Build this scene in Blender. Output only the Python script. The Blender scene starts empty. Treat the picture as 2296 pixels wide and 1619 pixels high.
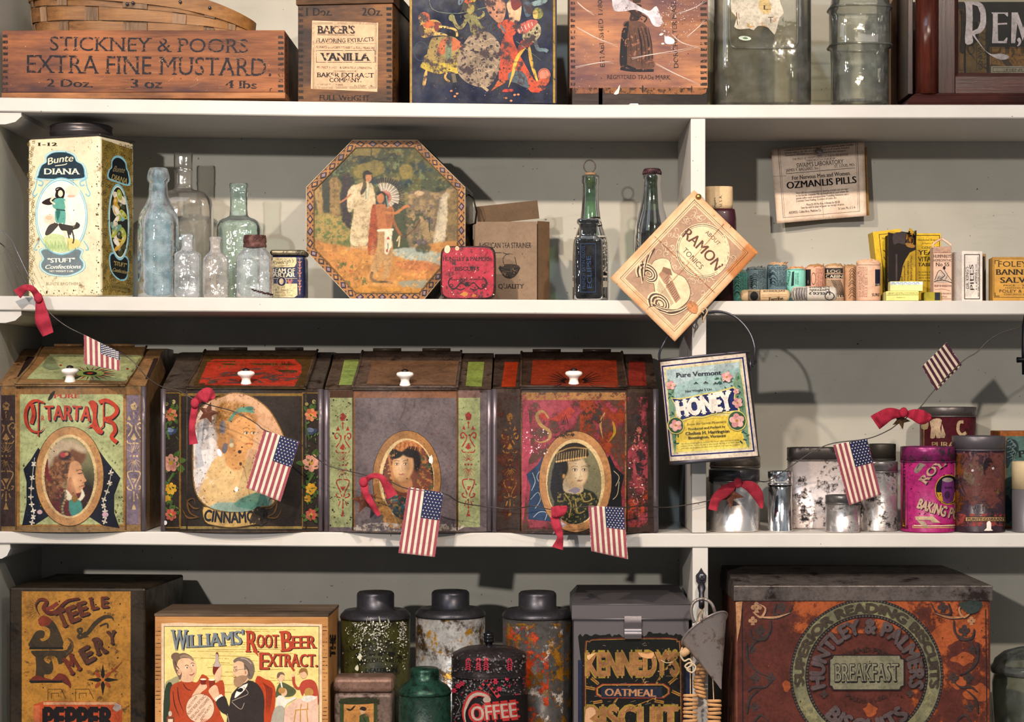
import bpy,bmesh,math,random
import numpy as np
from mathutils import Vector,Matrix,noise as mnoise
from mathutils.bvhtree import BVHTree
from mathutils.geometry import tessellate_polygon
# ---- camera
S=0.0006
DC=2.6
VX,VY=1200.0,884.0
CX,CZ=(VX-1148)*S,(809-VY)*S
DEP=0.24
sc=bpy.context.scene
cd=bpy.data.cameras.new('camera');cam=bpy.data.objects.new('camera',cd)
sc.collection.objects.link(cam);sc.camera=cam
cam.location=(CX,-DC,CZ);cam.rotation_euler=(math.pi/2,0,0)
cd.sensor_width=36;cd.lens=36*DC/(2296*S)
cd.shift_x=(1148-VX)/2296;cd.shift_y=(VY-809.5)/2296
cd.clip_start=0.05
sc.view_settings.view_transform='Standard';sc.view_settings.look='None'
sc.view_settings.gamma=1;sc.view_settings.use_curve_mapping=False
sc.view_settings.exposure=-0.16
# ---- world + lamps
w=bpy.data.worlds.new('room_light');sc.world=w;w.use_nodes=True
nt=w.node_tree;nt.nodes.clear()
wo=nt.nodes.new('ShaderNodeOutputWorld');bg=nt.nodes.new('ShaderNodeBackground')
tc=nt.nodes.new('ShaderNodeTexCoord');sx=nt.nodes.new('ShaderNodeSeparateXYZ')
nz=nt.nodes.new('ShaderNodeTexNoise');nz.inputs['Scale'].default_value=2.2;nz.inputs['Detail'].default_value=1
cr=nt.nodes.new('ShaderNodeValToRGB')
cr.color_ramp.elements[0].position=.38;cr.color_ramp.elements[0].color=(.24,.25,.27,1)
cr.color_ramp.elements[1].position=.62;cr.color_ramp.elements[1].color=(.88,.93,1.,1)
nt.links.new(tc.outputs['Generated'],nz.inputs['Vector'])
nt.links.new(nz.outputs['Fac'],cr.inputs['Fac']);nt.links.new(cr.outputs['Color'],bg.inputs['Color'])
bg.inputs['Strength'].default_value=0.40
nt.links.new(bg.outputs['Background'],wo.inputs['Surface'])
def lamp(name,kind,loc,tgt,power,col,size=0.03,spot=None,blend=.3):
 l=bpy.data.lights.new(name,kind);o=bpy.data.objects.new(name,l);sc.collection.objects.link(o)
 o.location=loc;d=Vector(tgt)-Vector(loc);o.rotation_euler=d.to_track_quat('-Z','Y').to_euler()
 l.energy=power;l.color=col
 if kind=='SPOT':l.spot_size=math.radians(spot);l.spot_blend=blend;l.shadow_soft_size=size
 if kind=='AREA':l.size=size
 return o
lamp('warm_track_spot','SPOT',(-.45,-1.25,.80),(-.35,.1,-.05),96,(1,.83,.66),.022,75,.5)
lamp('warm_track_spot','SPOT',(.75,-1.9,1.03),(.55,.1,.0),150,(1,.85,.70),.025,60,.5)
lamp('cool_track_spot','SPOT',(-.1,-1.6,1.5),(.1,.1,.1),52,(.66,.84,1),.03,62,.6)
lamp('ceiling_spot','SPOT',(-1.5,-4.3,.80),(0,.1,-.1),430,(1,.93,.86),.05,34,.5)
lamp('window_light','AREA',(-1.3,-2.2,1.6),(0,0,-.1),16,(.80,.91,1),1.2)
lamp('room_fill','AREA',(1.1,-2.2,2.0),(.2,0,-.2),13,(1,.9,.8),1.0)  # unseen soft area fill, added to brighten the shelves overall
# ---- mapping helpers
def kk(Y):return(DC+Y)/DC
def PX(px,Y):return CX+(px-VX)*S*kk(Y)
def PZ(py,Y):return CZ+(VY-py)*S*kk(Y)
def P(px,py,Y):return Vector((PX(px,Y),Y,PZ(py,Y)))
CAM=Vector((CX,-DC,CZ))
def ray(px,py):return(P(px,py,0)-CAM).normalized()
SHELF={0:[(-60,-232,-197),(3400,-228,-193)],1:[(-60,218.5,249.5),(0,219,250),(680,228,260),(1280,235,265),(3400,235.5,265)],2:[(-60,663,695),(0,664,696),(300,666,698),(700,669,700),(1270,673,704),(1600,675.5,706.5),(3400,673,704)],3:[(-60,1192,1218),(0,1192.5,1219),(700,1194,1226),(1440,1197,1228),(3400,1196,1228)],4:[(-60,1700,1735),(3400,1700,1735)]}
def zs(n,X0,X1=None,c=1):
 best=-9
 for X in([X0]if X1 is None else[X0,(X0+X1)/2,X1]):
  px=(X-CX)/S+VX;L=SHELF[n]
  for a,b in zip(L,L[1:]):
   if a[0]<=px<=b[0]:
    t=(px-a[0])/(b[0]-a[0]);best=max(best,PZ(a[c]+(b[c]-a[c])*t,0)+(.0005 if c==1 else 0))
 return best
def hx(h):
 h=h.lstrip('#');r=[int(h[i:i+2],16)/255 for i in(0,2,4)]
 return tuple(x/12.92 if x<=.04045 else((x+.055)/1.055)**2.4 for x in r)
def lerp(a,b,t):return tuple(x+(y-x)*t for x,y in zip(a,b))
# ---- materials
MAT={}
class N:
 def __init__(s,name):
  s.m=bpy.data.materials.new(name);s.m.use_nodes=True;s.t=s.m.node_tree;s.t.nodes.clear()
  s.out=s.n('ShaderNodeOutputMaterial');s.tc=s.n('ShaderNodeTexCoord')
 def n(s,k,**kw):
  x=s.t.nodes.new(k)
  for a,b in kw.items():setattr(x,a,b)
  return x
 def l(s,a,b):s.t.links.new(a,b)
 def noise(s,scale,detail=4,rough=.6,vec=None,stretch=None,off=0):
  mp=s.n('ShaderNodeMapping');s.l(vec or s.tc.outputs['Object'],mp.inputs['Vector'])
  mp.inputs['Location'].default_value=(off,off*.7,off*1.3)
  if stretch:mp.inputs['Scale'].default_value=stretch
  x=s.n('ShaderNodeTexNoise');x.inputs['Scale'].default_value=scale
  x.inputs['Detail'].default_value=detail;x.inputs['Roughness'].default_value=rough
  s.l(mp.outputs['Vector'],x.inputs['Vector']);return x.outputs['Fac']
 def grime(s,off=0,top=.98,deep=.35):
  g=s.ramp(s.noise(230,5,.75,off=off+11),[(.36,top*(1-deep)),(.52,top)]);h=s.ramp(s.noise(34,7,.72,off=off+15),[(.36,1-deep*1.1),(.56,1.)])
  return s.mix(1.,g,h,'MULTIPLY')
 def ramp(s,fac,stops):
  x=s.n('ShaderNodeValToRGB');e=x.color_ramp.elements
  while len(e)<len(stops):e.new(.5)
  for q,(p,c)in zip(e,stops):
   q.position=p;q.color=(c,c,c,1)if isinstance(c,(int,float))else(*c,1)
  s.l(fac,x.inputs['Fac']);return x.outputs['Color']
 def mix(s,fac,a,b,mode='MIX'):
  x=s.n('ShaderNodeMix',data_type='RGBA',blend_type=mode)
  for sock,v in((x.inputs['Factor'],fac),(x.inputs['A'],a),(x.inputs['B'],b)):
   if isinstance(v,(int,float)):sock.default_value=v
   elif isinstance(v,tuple):sock.default_value=(*v,1)
   else:s.l(v,sock)
  return x.outputs['Result']
 def bsdf(s,col,rough=.5,metal=0.,bump=None,bs=.3,bd=.001,alpha=None,coat=0,spec=.2,sheen=0):
  b=s.n('ShaderNodeBsdfPrincipled')
  for sock,v in((b.inputs['Base Color'],col),(b.inputs['Roughness'],rough),(b.inputs['Metallic'],metal),(b.inputs['Alpha'],alpha)):
   if v is None:continue
   if isinstance(v,(int,float)):sock.default_value=v
   elif isinstance(v,tuple):sock.default_value=(*v,1)
   else:s.l(v,sock)
  b.inputs['Coat Weight'].default_value=coat;b.inputs['Specular IOR Level'].default_value=spec
  b.inputs['Sheen Weight'].default_value=sheen
  if bump is not None:
   q=s.n('ShaderNodeBump');q.inputs['Strength'].default_value=bs;q.inputs['Distance'].default_value=bd
   s.l(bump,q.inputs['Height']);s.l(q.outputs['Normal'],b.inputs['Normal'])
  s.l(b.outputs['BSDF'],s.out.inputs['Surface']);return b
def cached(fn):
 def g(*a,**k):
  key=(fn.__name__,repr(a),repr(sorted(k.items())))
  if key not in MAT:MAT[key]=fn(*a,**k)
  return MAT[key]
 return g
def C(x):return hx(x)if isinstance(x,str)else x
@cached
def tin(base,wear='#2a221e',amt=.45,scale=60,rough=.38,metal=.0,spec2=None,amt2=.3,stretch=None,coat=.0,var=.25,off=0,g=.35):
 """painted / printed tin, chipped and stained"""
 n=N('worn_tin');b=tuple(x*.78 for x in C(base))
 v=n.noise(scale*.35,5,.65,off=off+3)
 c=n.mix(var,b,n.ramp(v,[(.3,tuple(x*.45 for x in b)),(.7,tuple(min(1,x*1.5)for x in b))]))
 f=n.ramp(n.noise(scale,8,.72,stretch=stretch,off=off),[(1-amt-.04,0.),(1-amt+.05,1.)])
 c=n.mix(f,c,C(wear))
 if spec2:
  f2=n.ramp(n.noise(scale*2.1,6,.7,off=off+9),[(1-amt2-.03,0.),(1-amt2+.03,1.)]);c=n.mix(f2,c,C(spec2))
 c=n.mix(1.,c,n.grime(off,.98,g),'MULTIPLY')
 n.bsdf(c,n.ramp(n.noise(scale*.8,4,.6,off=off+5),[(.3,rough*.7),(.7,min(1,rough*1.5))]),metal,bump=n.noise(scale*3,4,.6),bs=.25,coat=coat)
 return n.m
@cached
def ink(rough=.42,var=.3,scale=120,speck=None,samt=.3,alpha=None,coat=0.,metal=0.,fine=False,off=0,bs=.15,ascale=None,g=None):
 """printed colour from the mesh's own colour attribute"""
 n=N('print');a=n.n('ShaderNodeAttribute',attribute_name='Col').outputs['Color']
 v=n.ramp(n.noise(scale*.4,6,.7,off=off),[(.25,1-var),(.6,1.)])
 c=n.mix(1.,n.mix(1.,a,v,'MULTIPLY'),n.grime(off,.80 if g is None else .92,.12 if fine else(.34 if g is None else g)),'MULTIPLY')
 if speck:
  f=n.ramp(n.noise(scale,7,.75,off=off+7),[(1-samt-.03,0.),(1-samt+.04,1.)]);c=n.mix(f,c,C(speck))
 al=None
 if alpha is not None:al=n.ramp(n.noise(ascale or scale*.8,7,.75,off=off+2),[(alpha-.03,1.),(alpha+.03,0.)])
 n.bsdf(c,rough,metal,bump=n.noise(900 if fine else 300,2,.5),bs=bs,coat=coat,alpha=al)
 return n.m
@cached
def wood(dark,light,axis='x',scale=14,rough=.6,stain=None,samt=.35,off=0,bs=.4):
 n=N('wood');st={'x':(.06,1,1),'z':(1,1,.06),'y':(1,.06,1)}[axis]
 g=n.noise(scale*13,8,.75,stretch=st,off=off);h=n.noise(scale*.8,4,.6,stretch=tuple(max(.3,x)for x in st),off=off+4)
 c=n.ramp(g,[(.36,C(dark)),(.62,tuple(x*.68 for x in C(light)))])
 c=n.mix(.5,c,n.ramp(h,[(.36,tuple(x*.5 for x in C(dark))),(.6,tuple(x*.72 for x in C(light)))]))
 if stain:
  f=n.ramp(n.noise(scale*.55,6,.62,stretch=tuple(max(.35,x)for x in st),off=off+8),[(1-samt-.11,0.),(1-samt+.01,.9)]);c=n.mix(f,c,C(stain))
 n.bsdf(c,rough,0,bump=g,bs=bs,bd=.0012);return n.m
@cached
def metal(col,spot='#15120f',amt=.3,scale=90,rough=.35,m=.85,off=0,stretch=None,bs=.15):
 n=N('bare_metal');f=n.ramp(n.noise(scale,8,.75,off=off,stretch=stretch),[(1-amt-.05,0.),(1-amt+.06,1.)])
 c=n.mix(f,C(col),C(spot));r=n.mix(f,(rough,)*3,(.75,)*3)
 mm=n.mix(f,(m,)*3,(.1,)*3)
 n.bsdf(c,r,mm,bump=n.noise(scale*2.5,3,.6),bs=bs);return n.m
@cached
def plain(col,rough=.6,metal=0.,var=.15,scale=40,bs=.15,sheen=0,bscale=500,coat=0):
 n=N('surface');b=C(col)
 c=n.mix(1.,b,n.ramp(n.noise(scale,5,.65),[(.3,1-var),(.65,1.)]),'MULTIPLY')
 n.bsdf(c,rough,metal,bump=n.noise(bscale,3,.6),bs=bs,sheen=sheen,coat=coat);return n.m
@cached
def glass(tint,edge,dens=.12,rough=.04,glow=.0,milk=.0,bumps=.25,bscale=28):
 """thin-walled bottle glass: the wall tints more where the sight line runs along it"""
 n=N('bottle_glass')
 bp=n.n('ShaderNodeBump');bp.inputs['Strength'].default_value=bumps;bp.inputs['Distance'].default_value=.003
 n.l(n.noise(bscale,3,.5),bp.inputs['Height'])
 lw=n.n('ShaderNodeLayerWeight');lw.inputs['Blend'].default_value=.5;n.l(bp.outputs['Normal'],lw.inputs['Normal'])
 col=n.ramp(lw.outputs['Facing'],[(0.,C(tint)),(.6,lerp(C(tint),C(edge),.3)),(.95,C(edge))])
 tr=n.n('ShaderNodeBsdfTransparent');n.l(col,tr.inputs['Color'])
 gl=n.n('ShaderNodeBsdfGlossy');gl.inputs['Roughness'].default_value=rough;n.l(bp.outputs['Normal'],gl.inputs['Normal'])
 fr=n.n('ShaderNodeFresnel');fr.inputs['IOR'].default_value=1.6;n.l(bp.outputs['Normal'],fr.inputs['Normal'])
 mx=n.n('ShaderNodeMixShader');n.l(fr.outputs['Fac'],mx.inputs['Fac']);n.l(tr.outputs['BSDF'],mx.inputs[1]);n.l(gl.outputs['BSDF'],mx.inputs[2])
 df=n.n('ShaderNodeBsdfTranslucent');df.inputs['Color'].default_value=(*C(edge),1)
 d2=n.n('ShaderNodeBsdfDiffuse');d2.inputs['Color'].default_value=(*lerp(C(edge),(.95,.95,.95),.8 if glow else .5),1)
 md=n.n('ShaderNodeMixShader');md.inputs['Fac'].default_value=.5;n.l(df.outputs['BSDF'],md.inputs[1]);n.l(d2.outputs['BSDF'],md.inputs[2])
 m2=n.n('ShaderNodeMixShader')
 f=n.ramp(n.noise(50,6,.7),[(.4,dens*.4),(.7,dens*1.8)]);n.l(f,m2.inputs['Fac'])
 n.l(mx.outputs['Shader'],m2.inputs[1]);n.l(md.outputs['Shader'],m2.inputs[2]);n.l(m2.outputs['Shader'],n.out.inputs['Surface'])
 return n.m
# ---- mesh parts
class Part:
 def __init__(s):s.v=[];s.f=[];s.m=[];s.c=[];s.sm=[];s.mats=[]
 def mi(s,mat):
  if mat not in s.mats:s.mats.append(mat)
  return s.mats.index(mat)
 def add(s,verts,faces,mat,col=(1,1,1),smooth=False,vcols=None):
  o=len(s.v);k=s.mi(mat);s.v.extend([tuple(p)for p in verts])
  s.c.extend(vcols if vcols is not None else[col]*len(verts))
  s.f.extend([tuple(i+o for i in q)for q in faces]);s.m.extend([k]*len(faces));s.sm.extend([smooth]*len(faces))
  return s
 def bm(s,b,mat,col=(1,1,1),smooth=False,M=None):
  b.verts.ensure_lookup_table();b.verts.index_update()
  s.add([(M@v.co)if M else v.co for v in b.verts],[[v.index for v in f.verts]for f in b.faces],mat,col,smooth);b.free();return s
 def tri(s):
  F=[];M=[];K=[]
  for q,m,k in zip(s.f,s.m,s.sm):
   t=[q]if len(q)!=4 else[(q[0],q[1],q[2]),(q[0],q[2],q[3])];F+=t;M+=[m]*len(t);K+=[k]*len(t)
  s.f,s.m,s.sm=F,M,K
 def bvh(s):return BVHTree.FromPolygons(s.v,s.f)
 def build(s,name,parent=None,origin=None):
  me=bpy.data.meshes.new(name)
  if origin is None and parent is None:
   A=np.array(s.v);origin=((A[:,0].min()+A[:,0].max())/2,(A[:,1].min()+A[:,1].max())/2,A[:,2].min())
  if parent is not None:
   origin=Vector(parent.location);g=parent.parent
   while g:origin=origin+g.location;g=g.parent
   origin=tuple(origin)
  A=np.array(s.v)-np.array(origin)
  me.from_pydata(A.tolist(),[],s.f)
  for m in s.mats:me.materials.append(m)
  me.polygons.foreach_set('material_index',s.m);me.polygons.foreach_set('use_smooth',s.sm)
  ca=me.color_attributes.new('Col','FLOAT_COLOR','POINT')
  cc=np.ones((len(s.v),4),np.float32);cc[:,:3]=np.array(s.c,np.float32)**1.12;ca.data.foreach_set('color',cc.ravel())
  me.update()
  o=bpy.data.objects.new(name,me);sc.collection.objects.link(o)
  if parent is not None:o.parent=parent
  else:o.location=origin
  return o
def tag(o,label,cat,group=None,kind=None):
 if label:o['label']=label
 if cat:o['category']=cat
 if group:o['group']=group
 if kind:o['kind']=kind
 return o
def thing(name,label,cat,loc,group=None):
 o=bpy.data.objects.new(name,None);sc.collection.objects.link(o);o.location=loc;o.empty_display_size=.02
 return tag(o,label,cat,group)
def box(part,x0,x1,y0,y1,z0,z1,mat,bev=0.0,col=(1,1,1),M=None,seg=2):
 b=bmesh.new();bmesh.ops.create_cube(b,size=1)
 for v in b.verts:v.co=Vector(((x0+x1)/2+v.co.x*(x1-x0),(y0+y1)/2+v.co.y*(y1-y0),(z0+z1)/2+v.co.z*(z1-z0)))
 if bev:bmesh.ops.bevel(b,geom=b.edges[:],offset=bev,segments=seg,profile=.5,affect='EDGES')
 part.bm(b,mat,col,False,M)
class Box:
 """crate-like thing from its two front corners (photo x, depth); local x right, y back, z up"""
 def __init__(s,fl,fr,top,z0,depth):
  a=Vector((PX(fl[0],fl[1]),fl[1],0));b=Vector((PX(fr[0],fr[1]),fr[1],0))
  d=(b-a);s.w=d.length;d.normalize();nrm=Vector((d.y,-d.x,0))
  s.z0=z0;s.h=PZ(top,(fl[1]+fr[1])/2)-z0;s.d=depth;s.n=nrm
  s.M=Matrix.Translation((a.x,a.y,z0))@Matrix(((d.x,-nrm.x,0,0),(d.y,-nrm.y,0,0),(0,0,1,0),(0,0,0,1)))
  s.front=Plane(s.M@Vector((0,0,0)),nrm)
  s.right=Plane(s.M@Vector((s.w,0,0)),d);s.left=Plane(s.M@Vector((0,0,0)),-d)
  s.top=Plane(s.M@Vector((0,0,s.h)),Vector((0,0,1)))
  c=s.M@Vector((s.w/2,depth/2,0));s.loc=(c.x,c.y,z0)
 def box(s,part,x0,x1,y0,y1,z0,z1,mat,bev=.0006,**k):box(part,x0,x1,y0,y1,z0,z1,mat,bev,M=s.M,**k)
def sup(t,e):
 c,q=math.cos(t),math.sin(t);return(math.copysign(abs(c)**(2/e),c),math.copysign(abs(q)**(2/e),q))
def lathe(part,prof,cx,cy,mat,seg=40,ratio=1.,e=2.,M=None,smooth=True,cap0=True,cap1=True,col=(1,1,1),jit=0):
 """prof: (radius, z); superellipse cross-section"""
 vs=[];fs=[];n=len(prof)
 for(r,z)in prof:
  for i in range(seg):
   a,b=sup(2*math.pi*i/seg,e);rr=r*(1+jit*(random.random()-.5))
   vs.append(Vector((cx+a*rr,cy+b*rr*ratio,z)))
 for j in range(n-1):
  for i in range(seg):
   k=(i+1)%seg;fs.append((j*seg+i,j*seg+k,(j+1)*seg+k,(j+1)*seg+i))
 if cap0:fs.append(tuple(range(seg))[::-1])
 if cap1:fs.append(tuple((n-1)*seg+i for i in range(seg)))
 if M:vs=[M@v for v in vs]
 part.add(vs,fs,mat,col,smooth)
def lpx(prof,cxp,Y):
 """photo silhouette (half-width px, y px) -> metres at depth Y"""
 return[(h*S*kk(Y),PZ(py,Y))for h,py in prof]
def soft(prof,it=1):
 for _ in range(it):
  q=[prof[0]]
  for a,b in zip(prof,prof[1:]):q+=[(a[0]*.75+b[0]*.25,a[1]*.75+b[1]*.25),(a[0]*.25+b[0]*.75,a[1]*.25+b[1]*.75)]
  prof=q+[prof[-1]]
 return prof
def tube(part,pts,r,mat,seg=8,closed=False,col=(1,1,1),cap=True,flat=None,smooth=True):
 pts=[Vector(p)for p in pts];n=len(pts);vs=[];fs=[];up=None
 for i,p in enumerate(pts):
  a=pts[i-1]if(i>0 or closed)else p;b=pts[(i+1)%n]if(i<n-1 or closed)else p
  t=(b-a).normalized()
  if up is None:up=t.cross(Vector((0,1,0.01)));up=up.normalized()if up.length>.05 else t.cross(Vector((1,0,0))).normalized()
  up=(up-t*up.dot(t)).normalized();sd=t.cross(up)
  rr=r[i]if isinstance(r,(list,tuple))else r
  for k in range(seg):
   a_=2*math.pi*k/seg;vs.append(p+up*math.cos(a_)*rr+sd*math.sin(a_)*rr*(flat or 1))
 for i in range(n if closed else n-1):
  j=(i+1)%n
  for k in range(seg):k2=(k+1)%seg;fs.append((i*seg+k,i*seg+k2,j*seg+k2,j*seg+k))
 if cap and not closed:fs.append(tuple(range(seg))[::-1]);fs.append(tuple((n-1)*seg+k for k in range(seg)))
 part.add(vs,fs,mat,col,smooth)
def cr_curve(pts,n=6,closed=False):
 pts=[tuple(p)for p in pts];L=len(pts);out=[]
 rng=range(L)if closed else range(L-1)
 for i in rng:
  g=lambda k:pts[k%L]if closed else pts[max(0,min(L-1,k))]
  p0,p1,p2,p3=g(i-1),g(i),g(i+1),g(i+2)
  for j in range(n):
   t=j/n;out.append(tuple(.5*((2*b)+(-a+c)*t+(2*a-5*b+4*c-d)*t*t+(-a+3*b-3*c+d)*t**3)for a,b,c,d in zip(p0,p1,p2,p3)))
 if not closed:out.append(pts[-1])
 return out
# ---- surfaces that carry print
class Plane:
 def __init__(s,p,n):s.p=Vector(p);s.n=Vector(n).normalized()
 def hit(s,px,py,off):
  d=P(px,py,0)-CAM;t=(s.p-CAM).dot(s.n)/d.dot(s.n);return CAM+d*t+s.n*off
 def grid(s,X,Y,off):
  d=np.stack([(X-VX)*S,np.full_like(X,DC),(VY-Y)*S],-1);n=np.array(s.n)
  t=np.dot(np.array(s.p-CAM),n)/(d@n);return np.array(CAM)+d*t[...,None]+n*off
class Hit:
 """any built surface, met along the sight line"""
 def __init__(s,part):part.tri();s.b=part.bvh();s.strip=5.;s.step=.000008
 def hit(s,px,py,off):
  d=(P(px,py,0)-CAM).normalized();h=s.b.ray_cast(CAM,d)
  for e in(.5,1.2,2.5):
   if h[0]is not None:break
   for a,b in((e,0),(-e,0),(0,e),(0,-e)):
    h=s.b.ray_cast(CAM,(P(px+a,py+b,0)-CAM).normalized())
    if h[0]is not None:break
  if h[0]is None:
   q=P(px,py,.03);h=s.b.find_nearest(q)
   nn=h[1]
   if nn.dot(d)>0:nn=-nn
   return h[0]+nn*off
  nn=h[1]
  if nn.dot(d)>0:nn=-nn
  return h[0]+nn*off
 def grid(s,X,Y,off):
  return np.array([[tuple(s.hit(float(a),float(b),off))for a,b in zip(r1,r2)]for r1,r2 in zip(X,Y)])
Plane.strip=None;Plane.step=.000005
def clip(poly,a,sgn,ax):
 out=[]
 for i in range(len(poly)):
  p,q=poly[i-1],poly[i];dp=sgn*(p[ax]-a);dq=sgn*(q[ax]-a)
  if dp>=0:out.append(p)if False else None
  if(dp>=0)!=(dq>=0):
   t=dp/(dp-dq);out.append(tuple(p[k]+(q[k]-p[k])*t for k in range(2)))
  if dq>=0:out.append(q)
 return out
_gly={}
def glyphs(txt,bold=0.0,serif=False):
 key=(txt,bold,serif)
 if key in _gly:return _gly[key]
 cu=bpy.data.curves.new('t','FONT');cu.body=txt;cu.size=1;cu.resolution_u=3
 ob=bpy.data.objects.new('t',cu);sc.collection.objects.link(ob)
 dg=bpy.context.evaluated_depsgraph_get();me=bpy.data.meshes.new_from_object(ob.evaluated_get(dg))
 V=[(v.co.x,v.co.y)for v in me.vertices];F=[tuple(p.vertices)for p in me.polygons]
 polys=[[V[i]for i in f]for f in F];n0=len(polys)
 if serif:
  cnt={}
  for f in F:
   for a,b in zip(f,f[1:]+f[:1]):k=(min(a,b),max(a,b));cnt[k]=cnt.get(k,0)+1
  H=CAPH
  for(a,b),c in cnt.items():
   if c>1:continue
   (x0,y0),(x1,y1)=V[a],V[b]
   if abs(y0-y1)>.004 or abs(x0-x1)<.03 or abs(x0-x1)>.24:continue
   if x0>x1:x0,x1=x1,x0
   s_=.055
   if abs(y0)<.012:polys.append([(x0-s_,0),(x1+s_,0),(x1+s_,.05),(x0-s_,.05)])
   elif abs(y0-H)<.02:polys.append([(x0-s_,H-.055),(x1+s_,H-.055),(x1+s_,H),(x0-s_,H)])
   elif abs(y0-XH)<.012:polys.append([(x0-s_,XH-.05),(x1,XH-.05),(x1,XH),(x0-s_,XH)])
 bpy.data.objects.remove(ob);bpy.data.curves.remove(cu);bpy.data.meshes.remove(me)
 xs=[p[0]for q in polys for p in q]or[0,1]
 _gly[key]=(polys,min(xs),max(xs),n0);return _gly[key]
CAPH=1;XH=.5
def _cap(ch):
 p,a,b,n=glyphs(ch);return max(y for q in p for x,y in q)
CAPH=_cap('H');XH=_cap('x');_gly.clear()
class Decal:
 def __init__(s,part,surf,mat,off=.00015,step=.000008):
  s.p=part;s.s=surf;s.mat=mat;s.off=off;s.step=getattr(surf,'step',.000008);s.T=None
 def _emit(s,polys,col,mat=None):
  st=s.s.strip;V=[];F=[]
  for q in polys:
   if s.T:q=[s.T(*a)for a in q]
   if st:
    x0=min(a[0]for a in q);x1=max(a[0]for a in q);k=math.floor(x0/st)
    pieces=[]
    while k*st<x1:
     r=clip(q,k*st,1,0);r=clip(r,(k+1)*st,-1,0)if len(r)>2 else[]
     if len(r)>2:pieces.append(r)
     k+=1
    if len(pieces)and getattr(s.s,'hstrip',None):
     hs=s.s.hstrip;pp=[]
     for r in pieces:
      y0=min(a[1]for a in r);y1=max(a[1]for a in r);k=math.floor(y0/hs)
      while k*hs<y1:
       u=clip(r,k*hs,1,1);u=clip(u,(k+1)*hs,-1,1)if len(u)>2 else[]
       if len(u)>2:pp.append(u)
       k+=1
     pieces=pp
   else:pieces=[q]
   for r in pieces:
    o=len(V);V+=[s.s.hit(a[0],a[1],s.off)for a in r];F.append(tuple(range(o,o+len(r))))
  s.p.add(V,F,mat or s.mat,C(col),False);s.off+=s.step
 def poly(s,pts,col,sm=0,mat=None,holes=()):
  if sm:pts=cr_curve(pts,sm,True)
  loops=[[Vector((x,y,0))for x,y in pts]]+[[Vector((x,y,0))for x,y in h]for h in holes]
  flat=[p for l in loops for p in l]
  s._emit([[(flat[i].x,flat[i].y)for i in t]for t in tessellate_polygon(loops)],col,mat)
 def rect(s,x0,y0,x1,y1,col,mat=None):s._emit([[(x0,y0),(x1,y0),(x1,y1),(x0,y1)]],col,mat)
 def frame(s,x0,y0,x1,y1,w,col,mat=None,cut=0):
  s._emit([[(x0,y0),(x1,y0),(x1,y0+w),(x0,y0+w)],[(x0,y1-w),(x1,y1-w),(x1,y1),(x0,y1)],[(x0,y0+w),(x0+w,y0+w),(x0+w,y1-w),(x0,y1-w)],[(x1-w,y0+w),(x1,y0+w),(x1,y1-w),(x1-w,y1-w)]],col,mat)
 def ell(s,cx,cy,rx,ry,col,ring=None,a0=0,a1=360,n=40,rot=0,mat=None):
  """filled ellipse, or a ring of inner scale `ring`"""
  cr_,sr_=math.cos(math.radians(rot)),math.sin(math.radians(rot));q=[]
  def pt(a,f):u,v=rx*f*math.cos(a),ry*f*math.sin(a);return(cx+u*cr_-v*sr_,cy+u*sr_+v*cr_)
  for i in range(n):
   a=math.radians(a0+(a1-a0)*i/n);b=math.radians(a0+(a1-a0)*(i+1)/n)
   q.append([pt(a,1),pt(b,1)]+([pt(b,ring),pt(a,ring)]if ring else[(cx,cy)]))
  s._emit(q,col,mat)
 def line(s,pts,w,col,sm=0,closed=False,mat=None,taper=False):
  if sm:pts=cr_curve(pts,sm,closed)
  n=len(pts);L=[];R=[]
  for i,p in enumerate(pts):
   a=pts[i-1]if(i or closed)else p;b=pts[(i+1)%n]if(i<n-1 or closed)else p
   dx,dy=b[0]-a[0],b[1]-a[1];d=math.hypot(dx,dy)or 1;hw=w/2
   if taper:hw*=max(.12,math.sin(math.pi*min(1,.15+.85*i/(n-1))))
   L.append((p[0]-dy/d*hw,p[1]+dx/d*hw));R.append((p[0]+dy/d*hw,p[1]-dx/d*hw))
  s._emit([[L[i],L[(i+1)%n],R[(i+1)%n],R[i]]for i in range(n if closed else n-1)],col,mat)
 def textf(s,txt,f,col,bold=.0,serif=False,mat=None):
  """f(u 0..1 along, v 0..1 up) -> photo px"""
  polys,a,b,n0=glyphs(txt,0,serif);H=CAPH
  sh=((0,0),)if bold<.015 else((-bold*.8,0),(bold*.8,0))+(((0,bold*.6),(0,-bold*.6))if bold>.055 else())
  for d,e in sh:
   for g in(polys[:n0],polys[n0:]):
    if g:s._emit([[f((x+d-a)/(b-a),(y+e)/H)for x,y in q]for q in g],col,mat)
 def text(s,txt,x0,y0,x1,y1,h,col,bold=.0,serif=False,arc=0,shear=0,sh=None,shc='#101018',h1=None,mat=None,outline=None):
  """baseline (x0,y0)-(x1,y1), cap height h; arc lifts the middle"""
  L=math.hypot(x1-x0,y1-y0);ux,uy=(x1-x0)/L,(y1-y0)/L;nx,ny=uy,-ux
  def f(u,v,ox=0,oy=0):
   hh=h+((h1 or h)-h)*u;a=arc*(1-(2*u-1)**2);sl=-arc*4*(2*u-1)/L
   t=math.atan(sl);k=v*hh;w=u*L-math.sin(t)*k+shear*k;q=a+math.cos(t)*k
   return(x0+ux*w+nx*q+ox,y0+uy*w+ny*q+oy)
  if sh:s.textf(txt,lambda u,v:f(u,v,*sh),shc,bold+.01,serif,mat)
  if outline:s.textf(txt,f,outline[0],bold+outline[1],serif,mat)
  s.textf(txt,f,col,bold,serif,mat)
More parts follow.
